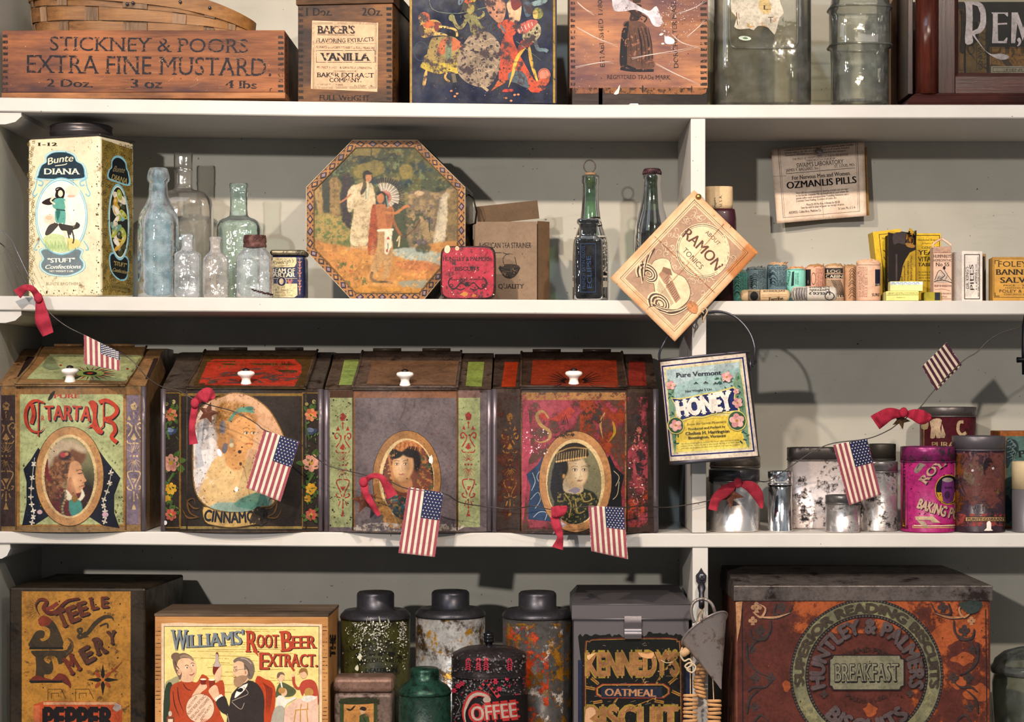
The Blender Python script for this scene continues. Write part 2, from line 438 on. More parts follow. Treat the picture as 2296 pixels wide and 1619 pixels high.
 def ctext(s,txt,cx,cy,r,a0,a1,h,col,bold=0.,serif=False,flip=False,sh=None,shc='#15100e',mat=None):
  """text on a circle, angles clockwise from the top"""
  def f(u,v,ox=0,oy=0):
   a=math.radians(a0+(a1-a0)*u);rr=r+(-v*h if flip else v*h)
   return(cx+math.sin(a)*rr+ox,cy-math.cos(a)*rr+oy)
  if sh:s.textf(txt,lambda u,v:f(u,v,*sh),shc,bold+.02,serif,mat)
  s.textf(txt,f,col,bold,serif,mat)
 def scrawl(s,x0,y0,x1,y1,n,h,col,serif=False,seed=1,al=('the of and to in is a for by this pills with water cure best pure made taken every directions each dose from'.split())):
  """n lines of small print"""
  rnd=random.Random(seed)
  for i in range(n):
   y=y0+(y1-y0)*(i+.8)/n;ws=' '.join(rnd.choice(al)for _ in range(max(3,int((x1-x0)/h/3.2))))
   s.text(ws,x0,y,x1,y,h,col,0,serif)
 def canvas(s,cv,mat=None,flatfn=None):
  H,W=cv.m.shape;X=cv.X;Y=cv.Y;pts=s.s.grid(X,Y,s.off).reshape(-1,3);idx=np.arange(H*W).reshape(H,W)
  ok=(cv.m[:-1,:-1]+cv.m[1:,:-1]+cv.m[:-1,1:]+cv.m[1:,1:])>=4
  a,b,c,d=idx[:-1,:-1][ok],idx[:-1,1:][ok],idx[1:,1:][ok],idx[1:,:-1][ok]
  s.p.add(pts.tolist(),np.stack([d,c,b,a],1).tolist(),mat or s.mat,vcols=(cv.a.reshape(-1,3).clip(0,1)**1.14).tolist(),smooth=True)
  s.off+=s.step
def vnoise(h,w,sc_,seed,octv=4,sx_=1):
 r=np.random.RandomState(seed);o=np.zeros((h,w));am=1;tot=0
 for k in range(octv):
  st=max(1.5,sc_/2**k);gh,gw=int(h/st)+3,int(w/(st*sx_))+3;g=r.rand(gh,gw)
  y=np.arange(h)/st;x=np.arange(w)/(st*sx_);yi=y.astype(int);xi=x.astype(int);fy=(y-yi)[:,None];fx=(x-xi)[None]
  fy=fy*fy*(3-2*fy);fx=fx*fx*(3-2*fx)
  a=g[yi][:,xi];b=g[yi][:,xi+1];c=g[yi+1][:,xi];d=g[yi+1][:,xi+1]
  o+=am*((a*(1-fx)+b*fx)*(1-fy)+(c*(1-fx)+d*fx)*fy);tot+=am;am*=.55
 return(o/tot-.5)*2
class Canvas:
 """a painted picture held as vertex colours on a fine grid, in photo px"""
 def __init__(s,x0,y0,x1,y1,step=1.,bg='#888888',seed=1):
  s.X,s.Y=np.meshgrid(np.arange(x0,x1+.01,step),np.arange(y0,y1+.01,step));s.h,s.w=s.X.shape
  s.a=np.zeros((s.h,s.w,3))+np.array(C(bg));s.m=np.ones((s.h,s.w),int);s.st=step;s.seed=seed
  s.J=vnoise(s.h,s.w,6/step,seed+50,3);s.K=vnoise(s.h,s.w,6/step,seed+51,3);s.wob=0
 def XY(s):return(s.X+s.J*s.wob,s.Y+s.K*s.wob)
 def put(s,al,col):
  al=np.clip(al,0,1)[...,None];s.a=s.a*(1-al)+np.array(C(col))*al
 def inside(s,pts):
  X,Y=s.XY();c=np.zeros(X.shape,bool);n=len(pts)
  for i in range(n):
   (xa,ya),(xb,yb)=pts[i-1],pts[i]
   if ya==yb:continue
   k=((ya>Y)!=(yb>Y))&(X<(xb-xa)*(Y-ya)/(yb-ya)+xa);c^=k
  return c
 def poly(s,pts,col,al=1.,sm=4,soft=1,tex=0,tsc=6,tex2=None):
  if sm:pts=cr_curve(pts,sm,True)
  k=s.inside(pts).astype(float)
  for _ in range(soft):
   q=np.pad(k,1,mode='edge');k=(q[1:-1,1:-1]*2+q[:-2,1:-1]+q[2:,1:-1]+q[1:-1,:-2]+q[1:-1,2:])/6
  s.put(k*al,col)
  if tex:s.put(k*np.clip(vnoise(s.h,s.w,tsc/s.st,s.seed+len(pts),3)*3,0,1)*tex,tex2 or tuple(x*.5 for x in C(col)))
  return k
 def ell(s,cx,cy,rx,ry,col,al=1.,soft=.25,rot=0):
  X,Y=s.XY();c,n=math.cos(math.radians(rot)),math.sin(math.radians(rot));dx,dy=X-cx,Y-cy
  r=np.sqrt(((dx*c+dy*n)/rx)**2+((-dx*n+dy*c)/ry)**2);s.put((1+soft/2-r)/max(soft,.01)*al,col)
 def line(s,pts,w,col,al=1.,sm=5,soft=.7):
  if sm:pts=cr_curve(pts,sm)
  X,Y=s.XY();D=np.full(X.shape,1e9)
  for(xa,ya),(xb,yb)in zip(pts,pts[1:]):
   dx,dy=xb-xa,yb-ya;L=dx*dx+dy*dy or 1;t=np.clip(((X-xa)*dx+(Y-ya)*dy)/L,0,1);D=np.minimum(D,np.hypot(X-xa-t*dx,Y-ya-t*dy))
  s.put((w/2+soft-D)/(2*soft)*al,col)
 def mottle(s,col,thr,sc_,seed,al=1.,region=None,hard=6,sx_=1):
  k=np.clip((vnoise(s.h,s.w,sc_/s.st,seed,4,sx_)-thr)*hard,0,1)*al
  if region is not None:k=k*region
  s.put(k,col)
 def mask(s,k):s.m=(s.m&(k>.5).astype(int))
 def cut_ell(s,cx,cy,rx,ry):s.mask(((s.X-cx)/rx)**2+((s.Y-cy)/ry)**2<1)
# ---- setting
@cached
def shelfpaint(col,var=.12,off=0):
 n=N('shelf_paint');b=C(col)
 c=n.mix(1.,b,n.ramp(n.noise(9,5,.6,off=off),[(.3,1-var),(.65,1.)]),'MULTIPLY')
 f=n.ramp(n.noise(170,2,.4,off=off+5),[(.765,0.),(.785,.8)]);c=n.mix(f,c,hx('#3c352e'))
 f=n.ramp(n.noise(30,6,.7,stretch=(.15,1,1),off=off+3),[(.60,0.),(.75,.35)]);c=n.mix(f,c,tuple(x*.6 for x in b))
 n.bsdf(c,.5,0,bump=n.noise(60,5,.65,stretch=(.12,1,1)),bs=.25,bd=.0012);return n.m
WALLM=shelfpaint('#aca99f',off=4);SHM=shelfpaint('#bcb6af',off=0)
XL,XR=PX(-6,0)-.002,PX(3200,0)
wb=Part();box(wb,XL-.06,XR+.2,DEP+.001,DEP+.03,PZ(-260,DEP),PZ(1900,DEP),WALLM);tag(wb.build('wall_back'),None,None,kind='structure')
wl=Part();box(wl,XL-.05,XL,-.0,DEP,PZ(-260,0),PZ(1900,0),WALLM);tag(wl.build('wall_left'),None,None,kind='structure')
unit=thing('shelving_unit','pale grey painted wall shelving with upright divider, holding all the tins and bottles','shelf',(0,.1,PZ(1735,0)))
for n,L in SHELF.items():
 p=Part();V=[];F=[]
 xs=[XL+.0005 if i==0 else PX(a[0],0)for i,a in enumerate(L)]
 xs=[max(x,XL+.0005)for x in xs]
 XX=sorted(set(np.linspace(xs[0],XR,34).tolist()+[x for x in xs[1:]if x<XR]));m_=len(XX)-1
 for X in XX:
  zt,zb_=zs(n,X)-.0002,zs(n,X,c=2)
  e=.0015
  f0=-.13 if n==4 else 0
  for(y,z)in((f0,zb_+e),(f0,zt-e),(f0+e,zt),(DEP,zt),(DEP,zb_),(f0+e,zb_)):V.append((X,y,z))
 for i in range(m_):
  for k in range(6):F.append((i*6+k,i*6+(k+1)%6,i*6+6+(k+1)%6,i*6+6+k))
 F+=[tuple(range(6))[::-1],tuple(m_*6+k for k in range(6))]
 p.add(V,F,SHM);p.build('shelf_board',unit)
def divider(xa,xb,n0,n1,xs_=0):
 p=Part();z1=zs(n0,PX(xa,0),PX(xb,0),2)-.0003;z0=zs(n1,PX(xa,0),PX(xb,0),1)+.0003
 box(p,PX(xa,0),PX(xb,0),.002,DEP-.002,z0,z1,SHM,.001);return p.build('divider',unit)
divider(1549,1582,1,2);divider(1552,1584,2,3);divider(1553,1588,3,4)
p=Part()
for n in(1,2,3):
 p=Part();z=zs(n,XL+.01,c=2)-.0006;hh=.016 if n<3 else .02;x1=PX(45 if n<3 else 20,0)-XL
 vs=[];prof=[(0,0),(x1,0),(x1,-hh*.35),(x1*.75,-hh*.8),(x1*.35,-hh),(0,-hh)]
 for y in(.004,DEP-.01):vs+=[(XL+.0006+a,y,z+b)for a,b in prof]
 p.add(vs,[tuple(range(6)),tuple(range(11,5,-1))]+[(i,i+6,(i+1)%6+6,(i+1)%6)for i in range(6)],SHM);p.build('cleat',unit)
# ---- helpers for boxes
def joints(D,x0,x1,y0,y1,n,col='#2a1a12',seed=1,w=.85,gap=.5):
 """box-joint fingers down an edge"""
 r=random.Random(seed);st=(y1-y0)/n;o=D.off
 for i in range(n):
  D.off=o
  a=y0+i*st+st*.2;D.poly([(x0+r.uniform(0,1.),a),(x1-r.uniform(0,2),a),(x1-r.uniform(0,2),a+st*gap),(x0+r.uniform(0,1),a+st*gap)],lerp(C(col),(.1,.06,.04),r.random()*.5))
def scratches(D,x0,y0,x1,y1,n,col,seed=3,L=30,w=.7):
 r=random.Random(seed);o=D.off
 for _ in range(n):
  D.off=o+r.random()*.00003;x,y=r.uniform(x0,x1),r.uniform(y0,y1);a=r.uniform(-.8,.3);l=r.uniform(.2,1)*L
  D.line([(x,y),(min(x1,x+math.cos(a)*l*.5),min(y1,y+math.sin(a)*l*.45)),(min(x1,x+math.cos(a)*l),min(y1,y+math.sin(a)*l))],w,col)
def spots(D,x0,y0,x1,y1,n,cols,r0=.6,r1=2.5,seed=4,inside=None):
 r=random.Random(seed);o=D.off
 for _ in range(n):
  D.off=o+r.random()*.00003;x,y=r.uniform(x0,x1),r.uniform(y0,y1)
  if inside and not inside(x,y):continue
  R=r0+(r1-r0)*r.random()**3;k=[(x+math.cos(t)*R*r.uniform(.6,1.3),y+math.sin(t)*R*r.uniform(.6,1.3))for t in[i*1.0472 for i in range(6)]]
  D.poly(k,r.choice(cols))
def blotch(x,y,rx,ry,seed,n=11,j=.35):
 r=random.Random(seed);return[(x+math.cos(2*math.pi*i/n)*rx*(1+r.uniform(-j,j)),y+math.sin(2*math.pi*i/n)*ry*(1+r.uniform(-j,j)))for i in range(n)]
INKW=ink(.6,.35,90,alpha=.50,ascale=110,bs=.1)
INKW2=ink(.6,.3,90,alpha=.555,ascale=140)
PAPER=ink(.75,.22,60,speck='#6a4a34',samt=.34,g=.12)
PRINT=ink(.45,.3,100,speck='#3a2a20',samt=.34)
PRINTC=ink(.5,.12,100,g=.16)
# ---- top shelf
def mustard_crate():
 B=Box((5,.012),(638,.010),68,zs(1,PX(5,0),PX(640,0)),.145)
 t=thing('wooden_crate','long low reddish wooden mustard crate at left end of top shelf, under the splint basket','crate',B.loc)
 W=wood('#4a2415','#b06a3c','x',13,.55,'#2c1820',.44)
 w,h,d=B.w,B.h,B.d;th=.007;f=Part();bt=.0085
 B.box(f,0,w,0,th,bt,h,W);D=Decal(f,B.front,INKW2)
 joints(D,6,19,75,208,10,seed=1);joints(D,623,637,78,212,11,seed=2)
 ik='#1c1422'
 D.text("STICKNEY & POORS",112,113,556,119,31,ik,.01,True)
 D.text("EXTRA FINE MUSTARD.",60,163,608,171,40,ik,.012,True)
 D.text("2 Doz.",105,194,208,196,17,ik,.03,True);D.text("3 oz",294,197,363,198,20,ik,.04,True);D.text("4 lbs",506,197,575,199,17,ik,.03,True)
 scratches(D,150,90,600,205,40,'#c99a74',5,26,.6);spots(D,20,80,620,205,60,['#1c0e0a','#150c0a','#d9a988'],.4,1.6,6)
 D.line([(604,213),(606,199),(610,198)],2,'#0d0a0a')
 f.build('front_panel',t)
 p=Part();B.box(p,w-th,w,th,d-th,bt,h,W);D=Decal(p,B.right,INKW);joints(D,641,645,80,215,10);p.build('side_panel',t)
 p=Part();B.box(p,0,th,th,d-th,bt,h,W);p.build('side_panel',t)
 p=Part();B.box(p,0,w,d-th,d,bt,h,W);p.build('back_panel',t)
 p=Part();B.box(p,-.001,w+.001,-.001,d,0,bt-.0003,wood('#7a4426','#c98a58','x',18,.6,'#4a2c1c',.35,3),.0008);p.build('bottom_board',t)
 p=Part();B.box(p,th,w-th,th,d-th,h-.01,h-.004,W);p.build('lid',t)
 return B
CR=mustard_crate()
def basket():
 Y=.012+.07;cx=322;z0=CR.z0+CR.h-.0036;t=thing('splint_basket','oval woven wood-splint basket with riveted rim, resting on the mustard crate','basket',(PX(cx,Y),Y,z0))
 k=S*kk(Y);A=254*k;Bq=.058;X0=PX(cx,Y)
 W=[wood('#5a3a22','#a9784a','x',16,.5,'#2b1a12',.34,i)for i in range(2)];WV=wood('#4a3626','#a58264','z',20,.6,'#2b1a12',.3)
 ztop=PZ(-42,Y);H=ztop-z0
 def pt(a,f,out=0):
  c,q=sup(a,2.5);u=(c+1)/2;f=f*(1-.35*u-.34*u**4);s_=.955+.045*f;n_=Vector((c/A,q/Bq,0)).normalized()
  zz=z0+.0005+H*f
  return Vector((X0+A*s_*c,Y+Bq*s_*q,zz))+n_*out
 NS=20;seg=120
 def wfn(a,row):
  u=a/(2*math.pi)*NS+row;return math.cos(math.pi*u)*.0016
 rows=[(.02,.25),(.27,.50),(.52,.74)]
 for r,(f0,f1)in enumerate(rows):
  p=Part();V=[];F=[]
  for i in range(seg):
   a=2*math.pi*i/seg;o=wfn(a,r)
   for f,oo in((f0,o),(f1,o),(f1,o-.0012),(f0,o-.0012)):V.append(pt(a,f,oo))
  for i in range(seg):
   j=(i+1)%seg
   for q in range(4):F.append((i*4+q,i*4+(q+1)%4,j*4+(q+1)%4,j*4+q))
  p.add(V,F,W[r%2]);p.build('woven_band',t)
 for s_ in range(NS):
  p=Part()
  a=2*math.pi*(s_+.0)/NS;da=.062
  V=[];F=[]
  for m in range(25):
   f=.0+.78*m/24;row=0 if f<.26 else(1 if f<.51 else 2)
   g=[((f-a_)/(b_-a_))for a_,b_ in rows if a_-.01<=f<=b_+.01]
   o=-math.cos(math.pi*(s_+row))*.0019
   for dd in(-da,da):V+=[pt(a+dd,f,o+.0002),pt(a+dd,f,o-.001)]
  for m in range(24):
   o=m*4;F+=[(o,o+2,o+6,o+4),(o+1,o+5,o+7,o+3),(o,o+4,o+5,o+1),(o+2,o+3,o+7,o+6)]
  p.add(V,F,WV);p.build('upright_splint',t)
 p=Part();V=[];F=[]
 for i in range(seg):
  a=2*math.pi*i/seg
  u=(sup(a,2.5)[0]+1)/2;lo=(.62-.2*u-.3*u**4)/(1-.35*u-.34*u**4)
  for f,oo in((lo,.0032),(1.0,.0036),(1.0,-.001),(lo,-.001)):V.append(pt(a,f,oo))
 for i in range(seg):
  j=(i+1)%seg
  for q in range(4):F.append((i*4+q,i*4+(q+1)%4,j*4+(q+1)%4,j*4+q))
 p.add(V,F,wood('#5a381f','#a8743f','x',16,.45,'#2b1a12',.3,5));rim=p.build('rim',t)
 for px,py in((285,9),(298,6),(404,4),(470,17)):
  a=-math.acos(max(-1,min(1,((px-cx)/254))));c,q=math.cos(a),math.sin(a)
  b=Part();y=Y+Bq*math.copysign(abs(math.sin(math.acos((px-cx)/254)))**.8,-1)-.0045
  bm=bmesh.new();bmesh.ops.create_uvsphere(bm,u_segments=12,v_segments=8,radius=.0022)
  b.bm(bm,metal('#55555c','#1c1a1c',.3),smooth=True,M=Matrix.Translation(P(px,py,y)));b.build('rivet',rim)
 p=Part();V=[pt(2*math.pi*i/60,.02,-.002)for i in range(60)];p.add(V+[v+Vector((0,0,.002))for v in V],[tuple(range(60))[::-1],tuple(range(60,120))]+[(i,(i+1)%60,(i+1)%60+60,i+60)for i in range(60)],W[0]);p.build('base',t)
basket()
def vanilla_box():
 B=Box((668,.022),(880,.008),10,zs(1,PX(668,0),PX(914,0)),.17)
 t=thing('wooden_crate','small finger-jointed wooden crate with a pale vanilla extract label','crate',B.loc)
 W=wood('#3a2012','#95602f','x',16,.5,'#1d100c',.45,2);w,h,d=B.w,B.h,B.d
 p=Part();B.box(p,0,w,0,d,0,h,W,.0008)
 D=Decal(p,B.front,INKW2)
 joints(D,669,681,14,226,16,'#1a0e08',3);joints(D,866,879,14,228,17,'#1a0e08',4)
 ik='#160f12';D.text("1 Doz.",686,35,744,35,17,ik,.04,True);D.text("2Oz.",812,35,857,35,17,ik,.03,True)
 D.text("FULL WEIGHT",716,225,829,226,12,ik,.03,True)
 D=Decal(p,B.right,INKW);joints(D,882,886,14,228,16,'#1a0e08',5)
 p.build('body',t)
 p=Part();B.box(p,-.002,w+.002,-.003,d,h+.0002,h+.02,wood('#2a1a10','#6a4a30','x',30,.7,'#120a06',.4,6));p.build('lid',t)
 p=Part();q=[B.M.inverted()@B.front.hit(a,b,0)for a,b in((700,46),(848,51),(846,206),(697,199))]
 LP=PAPER;V=[B.M@Vector((v.x,-.0003,v.z))for v in q]+[B.M@Vector((v.x,.0001,v.z))for v in q]
 p.add(V,[(0,1,2,3),(0,4,5,1),(1,5,6,2),(2,6,7,3),(3,7,4,0)],LP,hx('#cba98a'))
 D=Decal(p,B.front,INKW2,.0005);k='#1d1820'
 D.frame(702,51,844,198,.9,'#54433c');D.frame(705,54,841,195,.5,'#54433c')
 D.text("BAKER'S",712,75,795,75,17,k,.03,True,sh=(1.2,1.2),shc='#8a6a55');D.line([(712,78),(795,79)],1,k)
 D.text("FLAVORING EXTRACTS",709,95,838,92,9,k,.02,True,arc=-2);D.line([(706,97),(842,98)],.5,k)
 D.text("ALWAYS UNIFORM RELIABLE & FULL MEASURE.",708,108,841,111,5.5,k)
 D.frame(709,113,842,140,.9,k);D.text("VANILLA",719,136,829,136,17,k,.04,True,sh=(.8,.8),shc='#7a6555')
 D.text("PERFECT PURITY & GREATEST STRENGTH.",711,153,835,155,4.5,k);D.text("PREPARED ONLY BY",748,161,802,161,2.6,k)
 D.text("BAKER EXTRACT",711,173,838,174,10,k,.03,True);D.text("COMPANY.",739,184,810,184,9,k,.03,True)
 D.text("SPRINGFIELD, MASS.",711,191,770,192,3.4,k);D.text("PORTLAND ME.",795,194,836,194,3.4,k)
 p.build('paper_label',t)
vanilla_box()
def navy_tin():
 B=Box((918,.014),(1248,.012),-60,zs(1,PX(918,0),PX(1250,0)),.10)
 t=thing('biscuit_tin','tall navy blue tin with costumed dancing figures and gold edge stripes','tin',B.loc)
 w,h,d=B.w,B.h,B.d;p=Part();B.box(p,0,w,0,d,0,h,tin('#101833','#06070c',.42,40,.5),.0012,seg=3)
 G=ink(.5,.35,70,speck='#1a130c',samt=.40);SP=ink(.5,.4,46,speck='#2a1a1e',samt=.47)
 D=Decal(p,B.front,G)
 for x in(918.8,1240):D.rect(x,-20,x+5,231,'#a8842f')
 D.rect(1246,-20,1248.4,231,'#1c1410')
 D.line([(962,-5),(968,18),(990,28),(1030,30),(1048,26)],.8,'#8c9a7a',5)
 D.ell(944,115,16,22,'#3b5a78',.95)
 D.poly([(1027,3),(1032,-5),(1040,-3),(1037,6),(1029,12)],'#6f7f88',4)
 D.mat=SP
 D.poly([(948,138),(957,122),(996,128),(1040,120),(1046,150),(1030,165),(1004,162),(985,166),(962,160),(942,152)],'#bfa63c',3)
 D.line([(942,151),(964,163),(986,167),(1006,161),(1020,165)],2,'#3a2418',4)
 D.poly([(965,92),(975,84),(1015,82),(1034,98),(1046,110),(1040,135),(1010,140),(975,138),(958,125)],'#a38a4e',4)
 D.poly([(990,90),(1020,86),(1036,104),(1004,118),(980,122)],'#c06a3c',4);D.poly([(1000,96),(1012,92),(1012,130),(1000,134)],'#7f8a68',3)
 D.poly([(941,60),(950,48),(975,44),(990,55),(982,70),(962,84),(945,82)],'#c8a050',4);D.poly([(938,62),(948,56),(952,78),(944,80)],'#3a2520',3)
 D.poly([(972,50),(988,52),(986,66),(976,70)],'#7c2c20',3);D.poly([(944,50),(966,46),(975,56),(958,64)],'#c8682c',3)
 D.line([(958,80),(985,76),(1006,80)],7,'#d8b468',4,taper=True);D.line([(984,60),(1006,62),(1022,68),(1025,82)],5,'#d8b468',4)
 D.ell(951,40,13,13,'#d0622a');D.poly([(940,38),(952,35),(954,50),(946,54),(940,48)],'#c2a04e',3)
 D.line([(956,158),(952,182),(948,205)],8,'#cfa55c',4,taper=True);D.line([(1002,162),(998,174),(1008,184)],5,'#c8a05a',3)
 D.poly([(1066,72),(1088,70),(1108,82),(1122,104),(1124,135),(1116,165),(1100,190),(1086,196),(1062,192),(1040,180),(1026,160),(1028,128),(1038,102),(1050,84)],'#a08a72',5)
 for i in range(6):D.line([(1046+i*3,92+i*14),(1066,84+i*14),(1086,92+i*14),(1104,86+i*14),(1118-i,96+i*14)],1,'#cbb393',5)
 D.line([(1074,188),(1090,200),(1094,204)],6,'#b39a7a',3);D.line([(1016,165),(1020,185)],9,'#6a5f4e',3)
 D.poly([(1040,34),(1066,30),(1072,50),(1072,68),(1064,78),(1056,74),(1052,54)],'#8a8450',4)
 D.line([(1046,44),(1034,62),(1024,58),(1016,42)],8,'#9a9058',5);D.ell(1013,40,7,8,'#8f8a52');D.line([(1070,46),(1078,60),(1086,66)],6,'#8a8450');D.line([(1072,42),(1084,34),(1082,26)],6,'#9a9058',4)
 D.ell(1052,14,15,17,'#3d3e22');D.ell(1055,20,9,12,'#a8954e');D.poly([(1040,-4),(1050,-14),(1062,-6),(1060,6),(1044,8)],'#c05a26',3);D.ell(1061,0,6,5,'#d4a93a')
 D.line([(1028,30),(1050,26),(1092,16)],1.2,'#8fa37a')
 D.poly([(1086,-6),(1108,-12),(1128,-4),(1134,18),(1130,42),(1120,52),(1108,44),(1094,26)],'#c38a6a',4)
 D.poly([(1126,52),(1134,44),(1152,42),(1160,52),(1156,74),(1150,86),(1160,112),(1180,150),(1196,176),(1212,192),(1222,200),(1190,206),(1168,170),(1146,176),(1130,182),(1118,176),(1122,130),(1124,96),(1132,76)],'#c7502c',4)
 D.poly([(1116,58),(1122,50),(1136,66),(1132,78)],'#c85528',3);D.line([(1122,56),(1132,72)],5,'#66727a')
 D.poly([(1136,8),(1152,-4),(1168,6),(1168,34),(1162,50),(1144,46),(1140,28)],'#d9b08a',4);D.poly([(1148,-6),(1166,0),(1170,12),(1154,24),(1146,12)],'#7a2a28',3)
 D.poly([(1170,-6),(1186,2),(1194,20),(1190,34),(1180,38),(1174,20)],'#4d6676',3);D.poly([(1190,6),(1226,-4),(1222,8),(1196,14)],'#8aa0a0',3)
 D.poly([(1140,165),(1160,158),(1178,168),(1186,196),(1172,194),(1156,186),(1142,182)],'#56646e',4)
 D.poly([(1118,180),(1134,184),(1108,200),(1098,208),(1110,192)],'#c8662c',3)
 D.line([(1188,92),(1160,130),(1150,165),(1140,196)],8,'#d9b04a',5,taper=True);D.line([(1186,100),(1190,132),(1200,168),(1212,200)],8,'#d9b04a',5,taper=True)
 D.poly([(1192,50),(1210,56),(1212,76),(1200,92),(1178,96),(1172,76)],'#c3b48a',3)
 for a,b in((1190,66),(1200,74),(1196,58),(1204,64),(1186,78),(1194,84)):D.poly([(a-3,b),(a,b-5),(a+3,b),(a,b+5)],'#241c20')
 D.poly([(1158,60),(1170,52),(1190,44),(1206,48),(1196,62),(1180,74),(1164,76)],'#c9685c',3)
 for i in range(5):D.line([(1160+i*8,62-i*3),(1166+i*7,74-i*4)],2,'#e3c5ae')
 D.poly([(1168,92),(1194,88),(1192,100),(1170,112),(1160,118)],'#a83a2c',3)
 D.ell(1206,30,12,13,'#8f8f4a');D.poly([(1196,24),(1206,26),(1204,42),(1196,40)],'#d8bb6a',3)
 D.line([(1190,90),(1206,98)],4,'#cfa65a');D.line([(1200,90),(1206,110),(1222,112),(1228,116)],8,'#6c8086',4)
 D.line([(1158,93),(1214,136)],3,'#87a08c',taper=True)
 D.poly([(1126,206),(1132,200),(1150,200),(1148,206)],'#c23a26',2);D.poly([(1196,206),(1202,200),(1208,204),(1210,208)],'#c23a26',2)
 D.ell(1220,168,14,15,'#d98a6e');D.ell(1220,168,13,14,'#a84a38',.86);D.poly([(1206,180),(1232,176),(1224,192),(1206,196)],'#c65a34',3)
 r=random.Random(5)
 o=D.off
 for _ in range(150):
  D.off=o+r.random()*.00003;x,y=r.uniform(1032,1124),r.uniform(-5,190);D.ell(x,y,r.uniform(1,4),r.uniform(1,4),'#3a2a32',n=8)
 for _ in range(70):
  D.off=o+r.random()*.00003;x,y=r.uniform(950,1170),r.uniform(60,175);D.ell(x,y,r.uniform(.7,2.4),r.uniform(.7,2.4),'#2e2228',n=8)
 D.mat=G
 for a,b in((1025,210),(1012,204),(1020,216),(1146,226),(1135,220),(1154,213),(1162,212)):D.ell(a,b,3.4,2.6,'#c98a5c',n=6)
 spots(D,930,190,1235,228,50,['#56607a','#6a7690','#8a5c44'],.4,1.6,8)
 p.build('body',t)
navy_tin()
def cocoa_crate():
 B=Box((1277,.012),(1587,.012),-70,zs(1,PX(1277,0),PX(1587,0)),.16)
 t=thing('wooden_crate','orange-brown wooden crate printed with a lady in a long skirt, paint-splashed','crate',B.loc)
 W=wood('#6a3a24','#c4855a','x',12,.55,'#4a3038',.42,7);w,h,d=B.w,B.h,B.d;k=S*kk(.012)
 hb=39*k;p=Part();B.box(p,0,w,0,d,hb+.0003,h,W,.0008)
 D=Decal(p,B.front,INKW2,.0003)
 joints(D,1279,1290,-12,196,16,'#3a2830',9);joints(D,1570,1586,-12,196,16,'#3a2c28',10)
 ik='#1c1a24'
 D.text("ESTABLISHED 1780",1356,150,1350,0,10,ik,.0,True);D.text("DORCHESTER MASS.",1521,152,1515,0,10,ik,.0,True)
 D.text("REGISTERED TRADE MARK.",1361,177,1504,178,9,ik,.01,True)
 D.poly([(1398,52),(1412,46),(1440,50),(1452,66),(1460,94),(1465,130),(1465,152),(1430,154),(1408,150),(1391,148),(1390,116),(1394,76)],'#6a4a3c',4)
 D.poly([(1398,58),(1410,50),(1406,90),(1405,148),(1391,148),(1390,118),(1393,80)],ik,4)
 D.line([(1391,154),(1420,158),(1466,158)],6,ik,4);D.line([(1405,148),(1425,156)],6,ik)
 for a,w_ in((1414,1),(1427,1),(1438,4),(1446,2),(1454,3),(1461,2)):D.line([(a-6 if a<1430 else a-8,62),(a,100),(a+1,150)],w_,ik,4,taper=True)
 D.poly([(1406,14),(1414,10),(1436,10),(1440,22),(1434,44),(1412,46),(1414,30),(1406,24)],'#3e2a26',3)
 D.line([(1436,32),(1450,40),(1444,50)],3,ik,3);D.line([(1410,14),(1418,32),(1440,44)],2,ik,3)
 D.poly([(1420,-12),(1434,-12),(1436,4),(1420,6)],'#4a342c',3)
 D.mat=ink(.7,.1,60,alpha=.6,ascale=90)
 wh='#d8ccd0'
 D.poly([(1374,-8),(1396,-6),(1420,6),(1444,20),(1458,24),(1472,14),(1482,40),(1486,50),(1478,60),(1464,56),(1452,36),(1424,22),(1396,26),(1376,22)],wh,3)
 D.mat=INKW
 D.poly([(1456,30),(1474,24),(1488,46),(1484,62),(1468,60)],'#e8dcdc',3);D.poly([(1490,66),(1496,80),(1512,88),(1510,98),(1496,98),(1490,88)],wh,3)
 D.mat=PRINTC;D.poly([(1491,84),(1500,82),(1512,90),(1510,98),(1498,99),(1491,95)],'#e6d8d4',3);D.ell(1486,98,3.5,2,wh);D.ell(1483,77,5,2.5,'#d8c0b4',rot=-20)
 for q in([(1506,76),(1530,96),(1570,106)],[(1470,142),(1520,168),(1572,190)],[(1290,150),(1345,140),(1374,138)],[(1416,130),(1462,122),(1512,114),(1565,104)],[(1520,30),(1560,16),(1580,0)],[(1294,4),(1312,20),(1330,30)],[(1540,82),(1560,66),(1582,44)],[(1292,60),(1340,86),(1384,102)]):
  D.line(q,1.3,'#d3bfb4',4,taper=True);D.line([(a+r_,b+2+r_)for(a,b),r_ in zip(q,(1,-1,2,0))],.6,'#c9b1a5',4)
 spots(D,1290,100,1560,200,190,['#c9b5ae','#bfa79c'],.3,1.1,12,inside=lambda x,y:x<1350 or x>1500);spots(D,1480,0,1570,80,160,['#cdb9b0','#dccac2'],.4,1.4,13)
 spots(D,1290,0,1570,196,120,['#2a1a16','#7a5038'],.4,1.3,14)
 p.build('body',t)
 p=Part();x0=(1283-1277)*k;B.box(p,x0,x0+.036,.0005,d,0,hb,wood('#2a2422','#5a4a44','x',18,.7,'#1a1614',.4));B.box(p,x0+.041,w-.0005,.0005,d,0,hb,wood('#2a2422','#5a4a44','x',18,.7,'#1a1614',.4,4))
 D=Decal(p,B.front,INKW2);D.rect(1284,197,1342,210,'#8a5c44');D.poly([(1352,197),(1585,197),(1583,208),(1574,212),(1436,211),(1352,209)],'#96643f')
